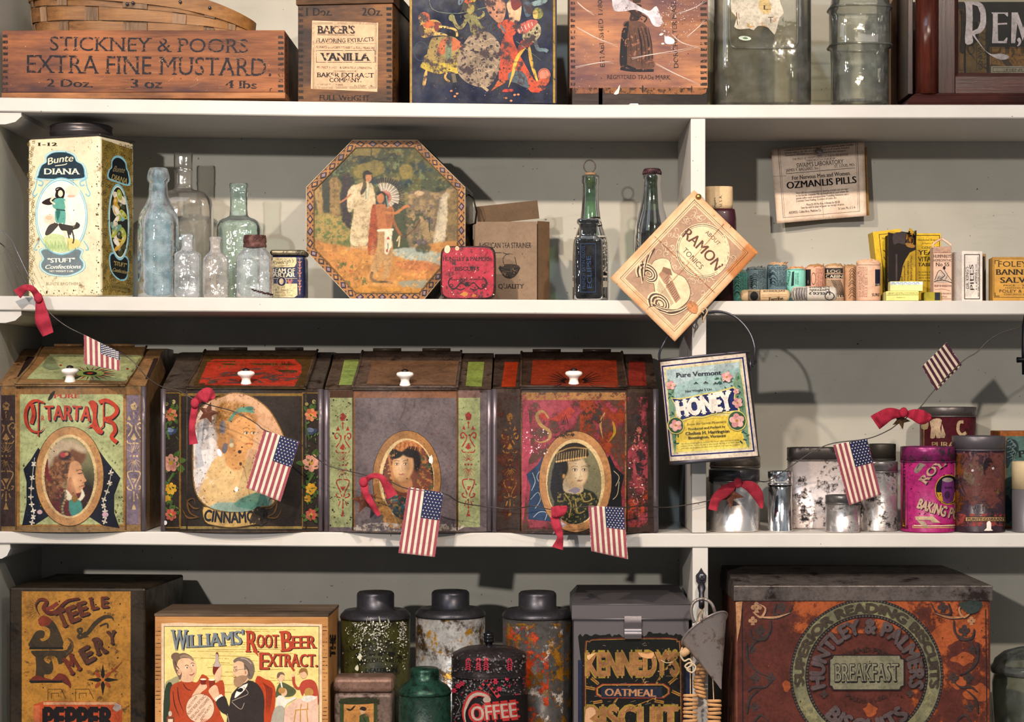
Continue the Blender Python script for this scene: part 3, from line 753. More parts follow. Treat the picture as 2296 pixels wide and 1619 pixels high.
 D.mat=PRINTC;D.poly([(1376,211),(1387,210),(1390,190),(1384,200)],'#cfc3be',2);D.ell(1441,200,2,9,'#0d0b0c');D.ell(1551,200,1.5,8,'#2a2220');D.poly([(1410,234.5),(1414,232),(1430,232),(1432,234.6)],'#d9d6d2')
 p.build('bottom_board',t)
cocoa_crate()
GCLR=glass('#f0eee4','#8a8876',.07,.04,bumps=.3)
GCLR2=glass('#f4f4ee','#9a998c',.10,.03,bumps=.35,bscale=40)
def square_jar():
 Y=.012+.055;z0=zs(1,PX(1705,0));k=S*kk(Y);t=thing('glass_jar','large clear square glass storage jar with remnants of a torn paper label','jar',(PX(1704,Y),Y,z0))
 w=107*k;p=Part()
 pr=[(w*.55,z0+.006),(w*.56,z0+.0005),(w*.93,z0),(w*.99,z0+.004),(w,z0+.012),(w,PZ(-40,Y)),(w*.9,PZ(-60,Y))]
 lathe(p,pr,PX(1704,Y),Y,GCLR,64,.85,7,cap1=False)
 pi=[(r*.94,max(z,z0+.006))for r,z in pr[2:]];lathe(p,pi,PX(1704,Y),Y,GCLR,64,.85,7,cap1=False);p.build('body',t)
 yf=Y-w*.85;p=Part()
 q=[(1636,-30),(1636,85),(1644,104),(1660,107),(1770,107),(1783,100),(1788,84),(1788,-30)]
 tube(p,[P(a,b,yf-.0005)for a,b in cr_curve(q,3)],.0016,glass('#e6e4d8','#8a8878',.16,.05),8);p.build('panel_rim',t)
 p=Part();D=Decal(p,Plane((0,yf,0),(0,-1,0)),ink(.8,.25,60,speck='#8a5a2c',samt=.36),.0008)
 D.poly([(1638,4),(1642,-8),(1690,-12),(1740,-10),(1750,8),(1757,30),(1748,40),(1742,62),(1736,78),(1722,62),(1700,58),(1690,68),(1680,64),(1660,66),(1646,60),(1652,40),(1640,26)],'#d9cdb9',2)
 D.poly([(1700,6),(1716,-6),(1728,10),(1726,30),(1708,28)],'#dcbf8a',3);D.ell(1682,54,9,9,'#c9a06a',mat=INKW);D.line([(1651,28),(1654,58)],2.4,'#7a5a3a',mat=INKW);D.line([(1656,30),(1658,54)],1.5,'#7a5a3a',mat=INKW)
 D.text("L.",1711,22,1728,22,10,'#5a4636',.02,True,mat=INKW2);D.text("T",1722,52,1734,52,14,'#6a5644',0,True,mat=INKW2)
 D.ell(1670,86,14,5,'#d3dccb',rot=5);D.ell(1671,86,6,2.4,'#7a8a6c',rot=5)
 p.build('torn_label',t)
square_jar()
def ribbed_jar():
 Y=.055;z0=zs(1,PX(1930,0));k=S*kk(Y);cxp=1927;t=thing('glass_jar','clear stacked-ring glass jar standing between the square jar and dark display case','jar',(PX(cxp,Y),Y,z0))
 p=Part();G=GCLR2
 pr=[(40,226),(44,234),(58,235),(62,229),(62,150),(63,112),(68,108),(68,103),(66,99),(66,60),(66,28),(69,24),(69,18),(64,12),(60,-10),(62,-30)]
 pr=[(h*k,max(z0,PZ(y,Y)))for h,y in pr];lathe(p,pr,PX(cxp,Y),Y,G,56,.8,3.5,cap1=False)
 lathe(p,[(r*.86,max(z,z0+.005))for r,z in pr[2:]],PX(cxp,Y),Y,G,56,.8,3.5,cap1=False);p.build('body',t)
 for py in(22,106):
  q=Part();R=69*k;pts=[(PX(cxp,Y)+sup(a,3.5)[0]*R,Y+sup(a,3.5)[1]*R*.8,PZ(py,Y))for a in np.linspace(0,2*math.pi,48,endpoint=False)]
  tube(q,pts,.0014,glass('#dddccc','#6a6a58',.2,.03),8,closed=True);q.build('ring',t)
ribbed_jar()
def display_case():
 z0=zs(1,PX(2200,0));Y0=.006;t=thing('display_case','dark mahogany display case with lettered glass front at right end of top shelf','display case',(PX(2230,Y0),.1,z0))
 W=wood('#1c0d0c','#4d2620','z',16,.28,'#120808',.4,3,.2);W2=wood('#1c0d0c','#4d2620','x',16,.28,'#150a08',.4,5,.2)
 X=lambda a,y=Y0:PX(a,y);Z=lambda b,y=Y0:PZ(b,y);xe=PX(2420,0);zt=PZ(-60,0);zb=Z(208)
 p=Part();box(p,X(2022),X(2050),.10,.20,z0,zt,wood('#2c1a10','#7a5230','z',12,.35),.001);box(p,X(2040),X(2052),.02,.20,zb,zt,W,.001);p.build('side_panel',t)
 p=Part();lathe(p,[(.0155,zb),(.0155,zt)],X(2078,.022),.022,wood('#1c0d0c','#6a3020','z',16,.2,'#120808',.35,8,.2),28);p.build('corner_column',t)
 p=Part();prof=[(0,0),(-.014,0),(-.016,.004),(-.012,.008),(-.008,.013),(-.002,.0165),(0,.0165)]
 V=[];L=len(prof)
 for a,b in prof:V.append((X(2054)+a*.9+.002,Y0+.008+a*.7,z0+b))
 for a,b in prof:V.append((xe,Y0+.008+a*.7,z0+b))
 V2=[(X(2054)+a*.9+.002,.20,z0+b)for a,b in prof]
 p.add(V+V2,[(i,i+1,L+i+1,L+i)for i in range(L-1)]+[(i+1,i,2*L+i,2*L+i+1)for i in range(L-1)]+[tuple(range(L,2*L))],W2);
 box(p,X(2056),xe,Y0+.006,.20,z0,z0+.0163,W2);D=Decal(p,Plane((0,Y0-.003,0),(0,-1,0)),INKW,.0008)
 p.build('base_moulding',t)
 p=Part();yd=.018;box(p,X(2103,yd),X(2142,yd),yd,yd+.018,zb+.0004,zt,W,.0012);box(p,X(2142,yd),xe,yd,yd+.018,zb+.0004,Z(170,yd),W2,.0012)
 vv=[(X(2142,yd),yd+.002,zt),(X(2153,yd),yd+.012,zt),(X(2153,yd),yd+.012,Z(160,yd)),(X(2142,yd),yd+.002,Z(170,yd)),(xe,yd+.012,Z(160,yd)),(xe,yd+.002,Z(170,yd))]
 p.add(vv,[(0,1,2,3),(3,2,4,5)],W);d=p.build('door',t)
 g=Part();yg=yd+.0125;box(g,X(2152,yd),xe,yg,yg+.002,Z(161,yd),zt,glass('#e9e6dc','#55554a',.01,.02,bumps=.02))
 D=Decal(g,Plane((0,yg,0),(0,-1,0)),ink(.7,.1,50),.0003)
 c='#a39a98'
 D.poly([(2162,4),(2176,3),(2196,5),(2207,16),(2211,36),(2209,60),(2198,74),(2186,78),(2194,92),(2210,114),(2226,122),(2244,120),(2262,126),(2256,133),(2240,133),(2218,122),(2200,104),(2184,84),(2180,80),(2181,96),(2164,97),(2166,50),(2165,12)],c,3,holes=[[(2180,10),(2192,14),(2198,30),(2198,50),(2192,64),(2180,70),(2181,40)]])
 D.poly([(2222,28),(2260,28),(2260,37),(2258,37),(2252,31),(2237,31),(2237,52),(2258,51),(2258,55),(2237,56),(2238,92),(2250,92),(2257,84),(2259,85),(2257,97),(2224,97),(2226,60),(2226,32)],c)
 D.poly([(2268,28),(2282,28),(2294,62),(2306,28),(2322,28),(2318,97),(2302,97),(2304,52),(2293,92),(2281,52),(2276,97),(2267,97)],c)
 D.poly([(2285,84),(2290,92),(2286,102),(2280,104),(2284,96),(2280,90)],c,2)
 g.build('glass_pane',d)
 p=Part();box(p,X(2056),xe,.19,.195,z0+.017,zt,plain('#1a120c',.7));p.build('back_panel',t)
 return z0+.0170
CZ0=display_case()
def case_contents():
 Y=.05
 G=ink(.5,.3,90,speck='#3a2a18',samt=.36)
 for nm,lab,a,b,top,y,col,dcol in(('carton','slim yellow printed carton at the far left behind the display case glass',2148,2162,21,.055,'#b98a3c','#3a2a18'),('carton','tall mustard-yellow carton with wavy pattern behind the big letter R of the glass',2165,2213,48,.065,'#8f7430','#241c14'),('carton','wide gold printed carton lying low behind the case glass at the right',2219,2330,105,.06,'#b38a4a','#4a3620')):
  B=Box((a,y),(b,y),top,CZ0,.03);p=Part();B.box(p,0,B.w,0,.03,0,B.h,G,.0006,col=C(col));D=Decal(p,B.front,G)
  if b-a<30:D.frame(a+2,top+8,b-1,158,1.2,dcol)
  elif b-a<60:
   D.line([(a+24,top),(a+25,160)],1,dcol)
   for i in range(7):D.line([(a+26,60+i*14),(a+34,54+i*14),(a+40,62+i*14),(a+47,58+i*14)],1.5,dcol,4)
   D.ell(a+12,112,8,11,dcol,.8);D.text("GENEVA",a+38,156,a+36,104,8,dcol,.03)
  else:
   D.frame(a+4,top+2,b-2,158,1.,dcol);D.poly([(2236,124),(2250,118),(2272,150),(2260,154)],'#5a4426');D.text("TOBACCO",2268,126,2320,126,5,dcol)
   for i in range(9):D.line([(2226+i*9,140-(i%3)*6),(2232+i*9,134),(2236+i*9,142)],1,dcol,3)
  tag(p.build(nm),lab,'box','cartons inside the display case')
 B=Box((2222,.048),(2330,.048),148,CZ0,.008);p=Part();B.box(p,0,B.w,0,.008,0,B.h,ink(.5,.1),.0005,col=C('#cfd0d8'));D=Decal(p,B.front,PRINTC)
 D.frame(2226,151,2328,161,.8,'#343a4a');D.text("HENESSY",2256,159,2320,159,5,'#343a4a',0,True)
 tag(p.build('carton'),'flat white printed box at the bottom right behind the display case glass','box')
case_contents()
# ---- second shelf
TINW=ink(.4,.3,80,speck='#5a4630',samt=.33)
def candy_tin():
 z0=zs(2,PX(60,0),PX(297,0));B=Box((62,.046),(224,.006),304,z0,.085)
 t=thing('candy_tin','tall cream square candy tin showing a huntress with her dog in an oval','tin',B.loc)
 w,h,d=B.w,B.h,B.d;CM=tin('#f2e4c0','#7a6038',.36,55,.33,spec2='#3a2a1c',amt2=.26,coat=.3,g=.12);p=Part()
 B.box(p,0,w,0,d,0,h-.002,CM,.004,seg=3)
 g=INKW;D=Decal(p,B.front,TINW,.0003)
 D.mat=INKW2;r=random.Random(2)
 o=D.off
 for i in range(90):
  D.off=o;x=64+r.random()*12;y=315+i*3.8;D.ell(x,y,3.2,3.2,'#a88c4c',.7,n=12)
 D.mat=TINW
 bl='#8cc0cf'
 D.mat=ink(.4,.1,80,g=.12)
 badge=[(87,392),(94,372),(105,364),(106,352),(120,343),(146,342),(165,350),(171,362),(184,370),(189,388),(180,400),(92,400)]
 def grow(pts,f,cx,cy):return[(cx+(x-cx)*f,cy+(y-cy)*f)for x,y in pts]
 D.poly(grow(badge,1.13,138,375),bl,4);D.poly(grow(badge,1.09,138,375),'#efe6cc',4);D.poly(grow(badge,1.06,138,375),bl,4);D.poly(badge,'#33424c',4)
 D.text("Bunte",108,370,163,362,15,'#e6dcc0',.02,False,arc=2,shear=.3);D.line([(124,372),(146,369),(150,366)],2,'#e6dcc0',4)
 D.text("DIANA",100,391,179,391,13,'#f2ead2',.03,True)
 pl=[(98,560),(176,560),(178,578),(186,590),(182,604),(160,615),(138,617),(112,613),(96,602),(94,590),(100,580)]
 D.poly(grow(pl,1.13,138,588),bl,4);D.poly(grow(pl,1.09,138,588),'#efe6cc',4);D.poly(grow(pl,1.05,138,588),bl,4);D.poly(pl,'#7b868a',4)
 for sx_ in(-1,1):
  X=lambda a:138+sx_*a
  D.line([(X(56),398),(X(50),404),(X(42),408),(X(44),416),(X(52),414)],3,bl,5);D.line([(X(54),400),(X(58),420),(X(64),434),(X(60),440),(X(54),434)],2.4,bl,5)
  D.line([(X(50),540),(X(58),552),(X(60),560),(X(54),560)],2.4,bl,5)
 for f,c in((1.,bl),(.965,'#f0e8d2'),(.945,bl),(.915,'#f3eedd')):D.ell(138,485,59*f,87*f,c)
 D.ell(164,428,16,12,'#f0d9c4');D.ell(112,492,13,12,'#f1d8c0');D.ell(160,440,9,3,'#e9b7a0');D.ell(110,488,8,5,'#edc0a6')
 D.poly([(96,536),(120,524),(150,532),(178,548),(166,560),(138,566),(112,560)],'#c9d3a0',4)
 D.poly([(150,534),(176,538),(180,548),(160,558),(150,552)],'#e3d08c',3)
 for i in range(22):D.line([(104+i*2.4,562-(i%3)*2),(104+i*2.4+(i%3)-1,540+(i%4)*3)],1,'#8fae78')
 sk='#f0dcc2';te='#6fae9f'
 D.poly([(94,455),(104,447),(118,443),(132,446),(122,456),(108,460)],'#3c3030',3);D.poly([(124,440),(128,426),(138,422),(146,430),(142,446),(132,446)],'#2e2624',3)
 D.ell(136,434,5.5,7.5,sk);D.line([(130,434),(126,424),(136,421),(144,428)],3,'#2e2624',4)
 D.poly([(124,446),(146,446),(148,462),(144,470),(128,470),(118,462)],te,3);D.line([(122,442),(114,450),(124,458)],4,sk,3);D.line([(146,450),(152,480),(160,502)],3,sk,3)
 D.poly([(126,470),(146,470),(147,498),(142,504),(128,500),(124,488)],te,3);D.line([(126,470),(147,472)],3,'#3e5c5a');D.poly([(126,474),(136,474),(130,496)],'#3f7a70',2)
 D.line([(140,500),(146,524),(150,548)],6,sk,4,taper=True);D.line([(132,500),(118,516),(104,526)],6,sk,4,taper=True)
 D.poly([(102,522),(110,506),(124,500),(132,504),(124,514),(114,524),(104,528)],'#57504c',3)
 D.poly([(132,502),(150,504),(166,506),(172,498),(180,504),(176,512),(164,516),(158,528),(150,518),(138,516)],'#4e4844',3);D.line([(162,516),(166,534),(164,546)],3,'#4e4844',3);D.line([(152,518),(156,534)],3,'#4e4844');D.line([(160,500),(166,510),(171,500)],1,'#c8b07a')
 D.text('"STUFT"',108,589,168,588,9.5,'#f6f1e2',.05);D.text("Confections",101,603,181,602,9,'#f6f1e2',.03,shear=.35);D.text("NET WEIGHT 5 LBS.",112,610,166,610,4,'#f6f1e2',.02)
 D.text("BUNTE BROTHERS",104,639,181,639,6,'#b5ab90',0);D.text("1-12",86,327,128,327,7,'#3a2a1e',.04,True)
 spots(D,66,310,220,660,130,['#5c4022','#8a6a3a','#3a2818'],.4,1.3,2);spots(D,216,310,223,660,60,['#4a2c14','#6a4420'],.6,2,5);spots(D,70,650,220,664,50,['#5c4022','#3a2818'],.6,2,7)
 D=Decal(p,B.right,TINW,.0003);gd='#8f7a2c'
 D.poly([(228,312),(296,335),(298,662),(230,662)],'#a08a48')
 r=random.Random(8)
 D.mat=INKW2
 o=D.off
 for i in range(420):
  D.off=o;x=229+r.random()*66;y=318+r.random()*340;D.ell(x,y,3.2,4,'#6a5520',.7,n=8)
 D.mat=ink(.4,.1,80,g=.12)
 bd=[(244,398),(246,382),(251,376),(252,362),(260,354),(271,356),(280,366),(282,378),(286,388),(287,412),(262,406)]
 D.poly(grow(bd,1.16,265,385),bl,4);D.poly(bd,'#1a2026',4);D.text("Bunte",252,384,277,388,13,'#8a7f5c',.02,shear=.3);D.text("DIANA",249,402,284,413,12,'#a89860',.03,True)
 pl=[(250,570),(282,578),(286,600),(282,622),(270,626),(256,616),(248,598)]
 D.poly(grow(pl,1.13,267,598),bl,4);D.poly(pl,'#15191c',4)
 D.ell(266,498,24,86,bl,rot=-2);D.ell(266,498,21.5,81,'#dfe4d0',rot=-2);D.ell(266,498,20,78,'#1d2320',rot=-2)
 r=random.Random(3);cs=['#a9b04a','#d8c8b0','#7fb0b8','#b5b84e','#dccfb8','#cfa33a','#4a4a30','#7aa08a','#c9bb5a','#eadfcc']
 for i in range(34):
  a=r.random()*6.28;q=r.random()**.5;x=266+math.cos(a)*13*q;y=498+math.sin(a)*66*q;c=r.choice(cs)
  D.ell(x,y,r.uniform(4,6.5),r.uniform(8,14),c,rot=r.uniform(-50,50),n=16);D.ell(x-1,y-2,2.4,4,lerp(C(c),(1,1,1),.25),rot=20,n=10)
 D.text('"STUFT"',253,594,282,600,9,'#a89860',.04);D.text("Confections",250,608,286,615,8,'#a89860',.02,shear=.3)
 D.poly([(247,633),(286,640),(287,656),(248,650)],'#7a6a38');D.text("BUNTE BROTHERS",250,645,285,650,5,'#3a3016',.02)
 spots(D,229,320,296,660,120,['#3a2a12','#4a3818'],.5,1.8,12)
 p.build('body',t)
 p=Part();q=metal('#4a4546','#1c1614',.4,60,.35,.7)
 B.box(p,-.0015,w+.0015,-.0015,d+.0015,h-.0022,h,q,.0008)
 c=B.M@Vector((w/2,d/2,0));zt=z0+h;Rr=.0418;lathe(p,[(Rr-.002,zt),(Rr,zt+.002),(Rr,zt+.006),(Rr+.0012,zt+.0075),(Rr,zt+.009),(Rr,zt+.015),(Rr+.001,zt+.0165),(Rr-.003,zt+.019),(0.001,zt+.0195)],c.x,c.y,q,48,cap0=False)
 p.build('lid',t)
candy_tin()
def bottle(cxp,Y,prof,mat,label,ratio=1.,e=2.,cat='bottle',name='glass_bottle',thick=.0022,rim=None,inner=False,group=None,sm=1,base_hw=None,shelf=2,extra=None):
 k=S*kk(Y);hs=max(h for h,_ in prof);z0=zs(shelf,PX(cxp-hs,Y),PX(cxp+hs,Y));t=thing(name,label,cat,(PX(cxp,Y),Y,z0),group)
 pr=lpx(prof,cxp,Y);pr=soft(pr,sm);bw=pr[-1][0]
 pr=[q for q in pr if q[1]>z0+.006]+[(bw,z0+.006),(bw*.97,z0+.002),(bw*.85,z0),(bw*.5,z0+.0005),(.0005,z0+.003)]
 p=Part();lathe(p,pr,PX(cxp,Y),Y,mat,44,ratio,e,cap0=False,cap1=False)
 if inner:
  q=[(max(.0008,r-thick),z)for r,z in pr if z>z0+.0065]+[(max(.001,bw-thick*2),z0+.0055),(.0005,z0+.0065)]
  lathe(p,q,PX(cxp,Y),Y,mat,40,ratio,e,cap0=False,cap1=False)
  lathe(p,[q[0],pr[0]],PX(cxp,Y),Y,mat,40,ratio,e,cap0=False,cap1=False)
 b=p.build('body',t)
 return t,p,Hit(p),z0,k
GB=glass('#d8f2fa','#55a6c2',.30,.04,bumps=.5,glow=1);GCL=glass('#f2f0ec','#857d74',.13,.06,bumps=.4);GSM=glass('#f6f7f8','#a0a8b0',.28,.04,bumps=.6,bscale=70,glow=1)
GPK=glass('#f8f3ee','#b5a090',.26,.05,bumps=.6,bscale=70,glow=1);GAQ=glass('#e2f0ea','#54897e',.15,.04,bumps=.7,bscale=50)
def emboss(par,hit,fn,col,nm='embossed_lettering',mat=None):
 p=Part();D=Decal(p,hit,mat or glass('#cfdde0',col,.5,.1),.0003);fn(D);p.build(nm,par)
t,p,H_,z0,k=bottle(355,.045,[(18,377),(21,379),(25,395),(25,405),(20,411),(20,415),(21,425),(22,440),(27,455),(36,470),(43,485),(45.5,505),(46,540),(46,660)],GB,'pale blue aqua blob-top soda bottle standing beside the cream candy tin')
def f(D):
 D.ell(360,572,42,44,'#7fb0ba',.955);D.ctext("CONTENTS BOTTLING",360,572,31,-70,75,10,'#8fbac2');D.ctext("JERSEY CITY N.J.",360,572,38,250,120,9,'#8fbac2',flip=True);D.text("REGISTERED",334,576,386,576,8,'#8fbac2')
emboss(t,H_,f,'#7aa8b4')
bottle(411,.16,[(19,343),(21,345),(21,374),(20,378),(22,382),(20,388),(20,420),(22,425),(50,431),(63,447),(67,470),(67,500),(67,660)],GCL,'tall clear grey whiskey flask with long neck behind the pale blue bottle',.45,3)
bottle(421,.016,[(13,525),(15,526),(15,532),(13,535),(13,557),(16,562),(28,568),(29,578),(29,665)],GSM,'small clear square medicine bottle standing in front of the blue bottle',.7,4,group=None)
t,p,H_,z0,k=bottle(483.5,.016,[(12,531),(14,532),(14,540),(12,543),(12,562),(17,568),(27,576),(29,588),(29,665)],GPK,'small rosy clear flask with chipped lip and embossed sides, between two clear bottles',.5,2.8)
emboss(t,H_,lambda D:(D.text("LIQUOZONE REMEDY",474,655,474,585,5,'#c9b09c'),D.text("CHICAGO U S A",489,650,489,590,5,'#c9b09c')),'#c9a88c')
t,p,H_,z0,k=bottle(535.5,.12,[(19,411),(21,413),(21,421),(19,425),(20.5,431),(19,435),(19.5,482),(24,487),(42,494),(49,506),(50,520),(50,660)],GAQ,'aqua green bottle with ringed neck behind the screw-capped jar',.6,3.5)
emboss(t,H_,lambda D:(D.text("REMEDY CO.",520,640,520,530,12,'#a8c4b4'),D.text("KIDNEY CURE",548,640,548,530,12,'#a8c4b4')),'#9cc0b0')
t,p,H_,z0,k=bottle(571.5,.02,[(23,552),(25,556),(26,560),(34,568),(40,577),(41,590),(41,665)],GSM,'squat clear glass jar with rusty screw cap and embossed lettering',.7,3.5,cat='jar',name='glass_jar')
emboss(t,H_,lambda D:(D.text("HORLICK'S",545,594,600,594,9,'#c0c8c8'),D.text("MALTED MILK",547,625,598,625,8,'#c0c8c8'),D.text("RACINE WIS.",550,642,594,642,7,'#c0c8c8')),'#b0b8b8')
p=Part();R=metal('#6a4a44','#38201c',.5,60,.7,.4);kx=S*kk(.02);zc=PZ(556,.02);lathe(p,[(24.5*kx,zc),(26*kx,zc+.001),(26*kx,zc+.004),(24.5*kx,zc+.006),(26*kx,zc+.0075),(26*kx,zc+.011),(25*kx,zc+.0145),(24*kx,PZ(528,.02)),(.001,PZ(528,.02))],PX(571.5,.02),.02,R,40);p.build('screw_cap',t)
p=Part();D=Decal(p,H_,plain('#2a1614',.9),.0008);r=random.Random(4)
for i in range(60):
 x=565+i*.75;D.ell(x,650+(i/60)*11+r.uniform(-2,2),1.6,1.3,'#3a1e1a',n=6)
p.build('dried_residue',t)
def tartar_tin():
 Y=.055;B=Box((606,Y),(683,Y),560,zs(2,PX(640,0)),.045);t=thing('spice_tin','small navy and cream cream-of-tartar spice tin with blackened lid','tin',B.loc)
 w,h,d=B.w,B.h,B.d;p=Part();B.box(p,0,w,0,d,0,h-.008,tin('#1d2146','#3a3224',.36,60,.3,coat=.3),.005,seg=3)
 D=Decal(p,B.front,ink(.35,.2,80,speck='#3a3226',samt=.3),.0003);cr_='#dccba0'
 D.poly([(606,577),(664,577),(665,590),(660,599),(606,600)],cr_,0);D.text("2 OZ. NET WT.",616,583,645,583,4,'#5a4c38');D.text("Rawleigh's",611,594,658,589,9,'#20180f',.0,shear=.4);D.line([(620,597),(650,595)],.8,'#20180f')
 D.text("CREAM OF",600,612,661,612,10,'#f0e6cc',.05,True);D.text("TARTAR",603,621,662,621,9,'#f0e6cc',.05,True)
 D.poly([(606,624),(634,624),(666,624),(667,662),(660,667),(606,667)],cr_);D.rect(606,625,667,636,'#2a2f5c');D.ell(631.5,631,11,11,cr_);D.ell(631.5,631,10,10,'#2a2f5c');D.ell(631,631,5,7,'#e3cfae');D.line([(646,626),(650,634),(654,626)],3,'#c07a6a',4);D.line([(643,628),(650,636),(657,628)],1.4,'#c07a6a',4)
 D.text("PUT UP BY",622,646,640,646,3.4,'#3a3026');D.text("W. T. Rawleigh Co.",616,653,656,653,6,'#2a2018',0,True);D.text("FREEPORT, ILL., U.S.A.",617,658,652,658,3.6,'#3a3026');D.text("Factories, Memphis, Winnipeg",617,663,656,663,3,'#3a3026')
 D.line([(672,580),(672,660)],1.3,'#c98a7a');
 for y in(590,603,615,632,645):D.line([(668,y-4),(672,y),(676,y-4)],1.6,'#c98a7a',3);D.ell(672,y+4,2,3,'#c98a7a')
 p.build('body',t)
 p=Part();B.box(p,-.0008,w+.0008,-.0008,d+.0008,h-.0078,h,metal('#6a6250','#1c1a14',.45,60,.4,.6),.0035,seg=3);p.build('lid',t)
tartar_tin()
def octagon_tin():
 V8=[(791,314),(936,314),(1043,420),(1043,560),(948,669),(791,669),(687,563),(687,420)]
 Y=.075;d=.07;z0=zs(2,PX(790,0),PX(950,0));pts=[P(a,b,Y)for a,b in V8];dz=z0-pts[4].z;pts=[v+Vector((0,0,dz))if i in(4,5)else v for i,v in enumerate(pts)]
 pts[5].z=pts[4].z=z0
 t=thing('octagonal_tin','large octagonal tin painted with two people by a forest waterfall','tin',(PX(866,Y),Y+d/2,z0))
 c=Vector((PX(866,Y),Y,PZ(491,Y)));n=8;R=lambda f,y:[Vector((c.x+(v.x-c.x)*f,y,c.z+(v.z-c.z)*f if f!=1 else v.z))for v in pts]
 p=Part();bk=plain('#17130f',.35,.3,.4,30)
 a,b=R(.985,Y+.012),[v+Vector((.010,0,0))for v in R(.985,Y+d)];p.add(a+b,[(i,(i+1)%n,(i+1)%n+n,i+n)for i in range(n)]+[tuple(range(n,2*n))],tin('#3a2f1e','#0f0c0a',.5,50,.3));
 tube(p,[(PX(1043,Y)+.004,Y+.04,PZ(430,Y)),(PX(1050,Y)+.006,Y+.03,PZ(440,Y)),(PX(1064,Y)+.002,Y+.03,PZ(470,Y)),(PX(1062,Y)+.001,Y+.04,PZ(495,Y)),(PX(1048,Y),Y+.045,PZ(500,Y))],.0012,bk)
 p.build('body',t)
 p=Part();rings=[R(1,Y+.014),R(1.0,Y+.002),R(.993,Y),R(.905,Y),R(.893,Y+.0016)]
 FR=ink(.45,.3,90,speck='#2a1d14',samt=.36);V=[v for r_ in rings for v in r_]
 p.add(V,[(k*n+i,k*n+(i+1)%n,(k+1)*n+(i+1)%n,(k+1)*n+i)for k in range(4)for i in range(n)],FR,hx('#b07c48'))
 D=Decal(p,Plane((0,Y,0),(0,-1,0)),FR,.0004);q=[((v.x-CX)/(S*kk(Y))+VX,VY-(v.z-CZ)/(S*kk(Y)))for v in R(.999,Y)];q2=[((v.x-CX)/(S*kk(Y))+VX,VY-(v.z-CZ)/(S*kk(Y)))for v in R(.905,Y)]
 for i in range(n):
  A,Bq=q[i],q[(i+1)%n];A2,B2=q2[i],q2[(i+1)%n];M=lambda u,v:(A[0]+(Bq[0]-A[0])*u+(A2[0]+(B2[0]-A2[0])*u-A[0]-(Bq[0]-A[0])*u)*v,A[1]+(Bq[1]-A[1])*u+(A2[1]+(B2[1]-A2[1])*u-A[1]-(Bq[1]-A[1])*u)*v)
  L=math.hypot(Bq[0]-A[0],Bq[1]-A[1]);m=max(4,round(L/27))
  for j in range(m):
   u=(j+.5)/m;du=.5/m
   D.poly([M(u-du*.75,.5),M(u,.08),M(u+du*.75,.5),M(u,.92)],'#2c2340')
   D.poly([M(u-du*.42,.5),M(u,.26),M(u+du*.42,.5),M(u,.74)],'#9a7f82' if j%2 else '#c08a4c')
   for e in(-1,1):D.poly([M(u+e*du,.05),M(u+e*du*.8,.3),M(u+e*du,.2)],'#33243a');D.poly([M(u+e*du,.95),M(u+e*du*.8,.7),M(u+e*du,.8)],'#33243a')
  D.line([M(0,.98),M(1,.98)],1.6,'#6a5a34');D.line([M(0,.01),M(1,.01)],1.2,'#cdbb9c')
 p.build('lid_rim',t)
 cv=Canvas(694,320,1038,664,1.25,'#4a4f38',11);X,Yy=cv.X,cv.Y;g=lambda y0,y1:np.clip((Yy-y0)/(y1-y0),0,1)
 cv.put(g(300,420)*.3,'#5a6046');cv.wob=2.5
 cv.mottle('#6c6636',.05,34,1,.7,Yy<500,5);cv.mottle('#274046',.1,30,2,.9,Yy<470,5);cv.mottle('#93824a',.28,20,3,.6,Yy<480,5);cv.mottle('#1f3028',.15,12,4,.7,Yy<470,6);cv.mottle('#7d8a62',.28,8,5,.6,Yy<500,7)
 cv.poly([(694,320),(1038,320),(1038,350),(980,345),(900,328),(694,350)],'#2f4a4e',.35,0,6)
 for a in([(792,335),(850,330),(845,345),(800,352)],[(800,372),(850,360),(862,385),(820,400),(795,392)],[(895,375),(920,370),(925,395),(905,402)]):cv.poly(a,'#96854a',.7,4,3,.5,5)
 cv.line([(788,356),(820,350),(860,360),(880,345),(890,352)],3.4,'#2e3a3a',.9);cv.line([(834,322),(832,345),(840,352)],3,'#3a4038',.9)
 for q,c_ in(([(700,418),(722,412),(728,500),(732,545),(708,548),(712,470)],'#a58a5c'),([(736,408),(760,404),(762,470),(766,545),(734,545),(740,470)],'#9a8054'),([(768,400),(786,396),(788,500),(770,540),(764,470)],'#3a2f38'),([(722,412),(738,408),(738,500),(728,510)],'#3f4438')):
  cv.poly(q,c_,.95,4,2,.5,6,'#5a4a34')
 cv.mottle('#8f8a4e',.12,14,6,.8,(Yy>470)&(Yy<560)&(X<790),6);cv.poly([(700,486),(740,480),(770,500),(790,530),(780,560),(730,556),(696,540)],'#a8935a',.75,4,4,.7,7,'#586a3a');cv.mottle('#5a7040',.2,7,7,.8,(Yy>495)&(Yy<558)&(X<800),7)
 cv.poly([(915,440),(940,425),(985,432),(1038,420),(1038,600),(960,590),(920,560),(910,500)],'#7f6f58',.95,4,3,.8,12,'#a8906a');cv.mottle('#5a4f62',.12,16,8,.7,(X>915)&(Yy>430)&(Yy<560),5)
 cv.ell(940,433,11,6,'#b8a080');cv.poly([(990,440),(1008,436),(1004,480),(998,540),(972,548),(978,500)],'#b5a78f',.95,4,2,.5,5,'#8d8578')
 for a in range(8):cv.line([(992+a*2,442),(986+a*2.2,490),(974+a*3,544)],.9,'#dccfb4',.7)
 cv.poly([(1006,440),(1038,430),(1038,560),(1000,556),(1004,480)],'#8a7448',.8,4,3,.6,9,'#5d5244')
 cv.mottle('#3e4a34',.1,9,9,.8,(X>900)&(X<965)&(Yy>470)&(Yy<560),7)
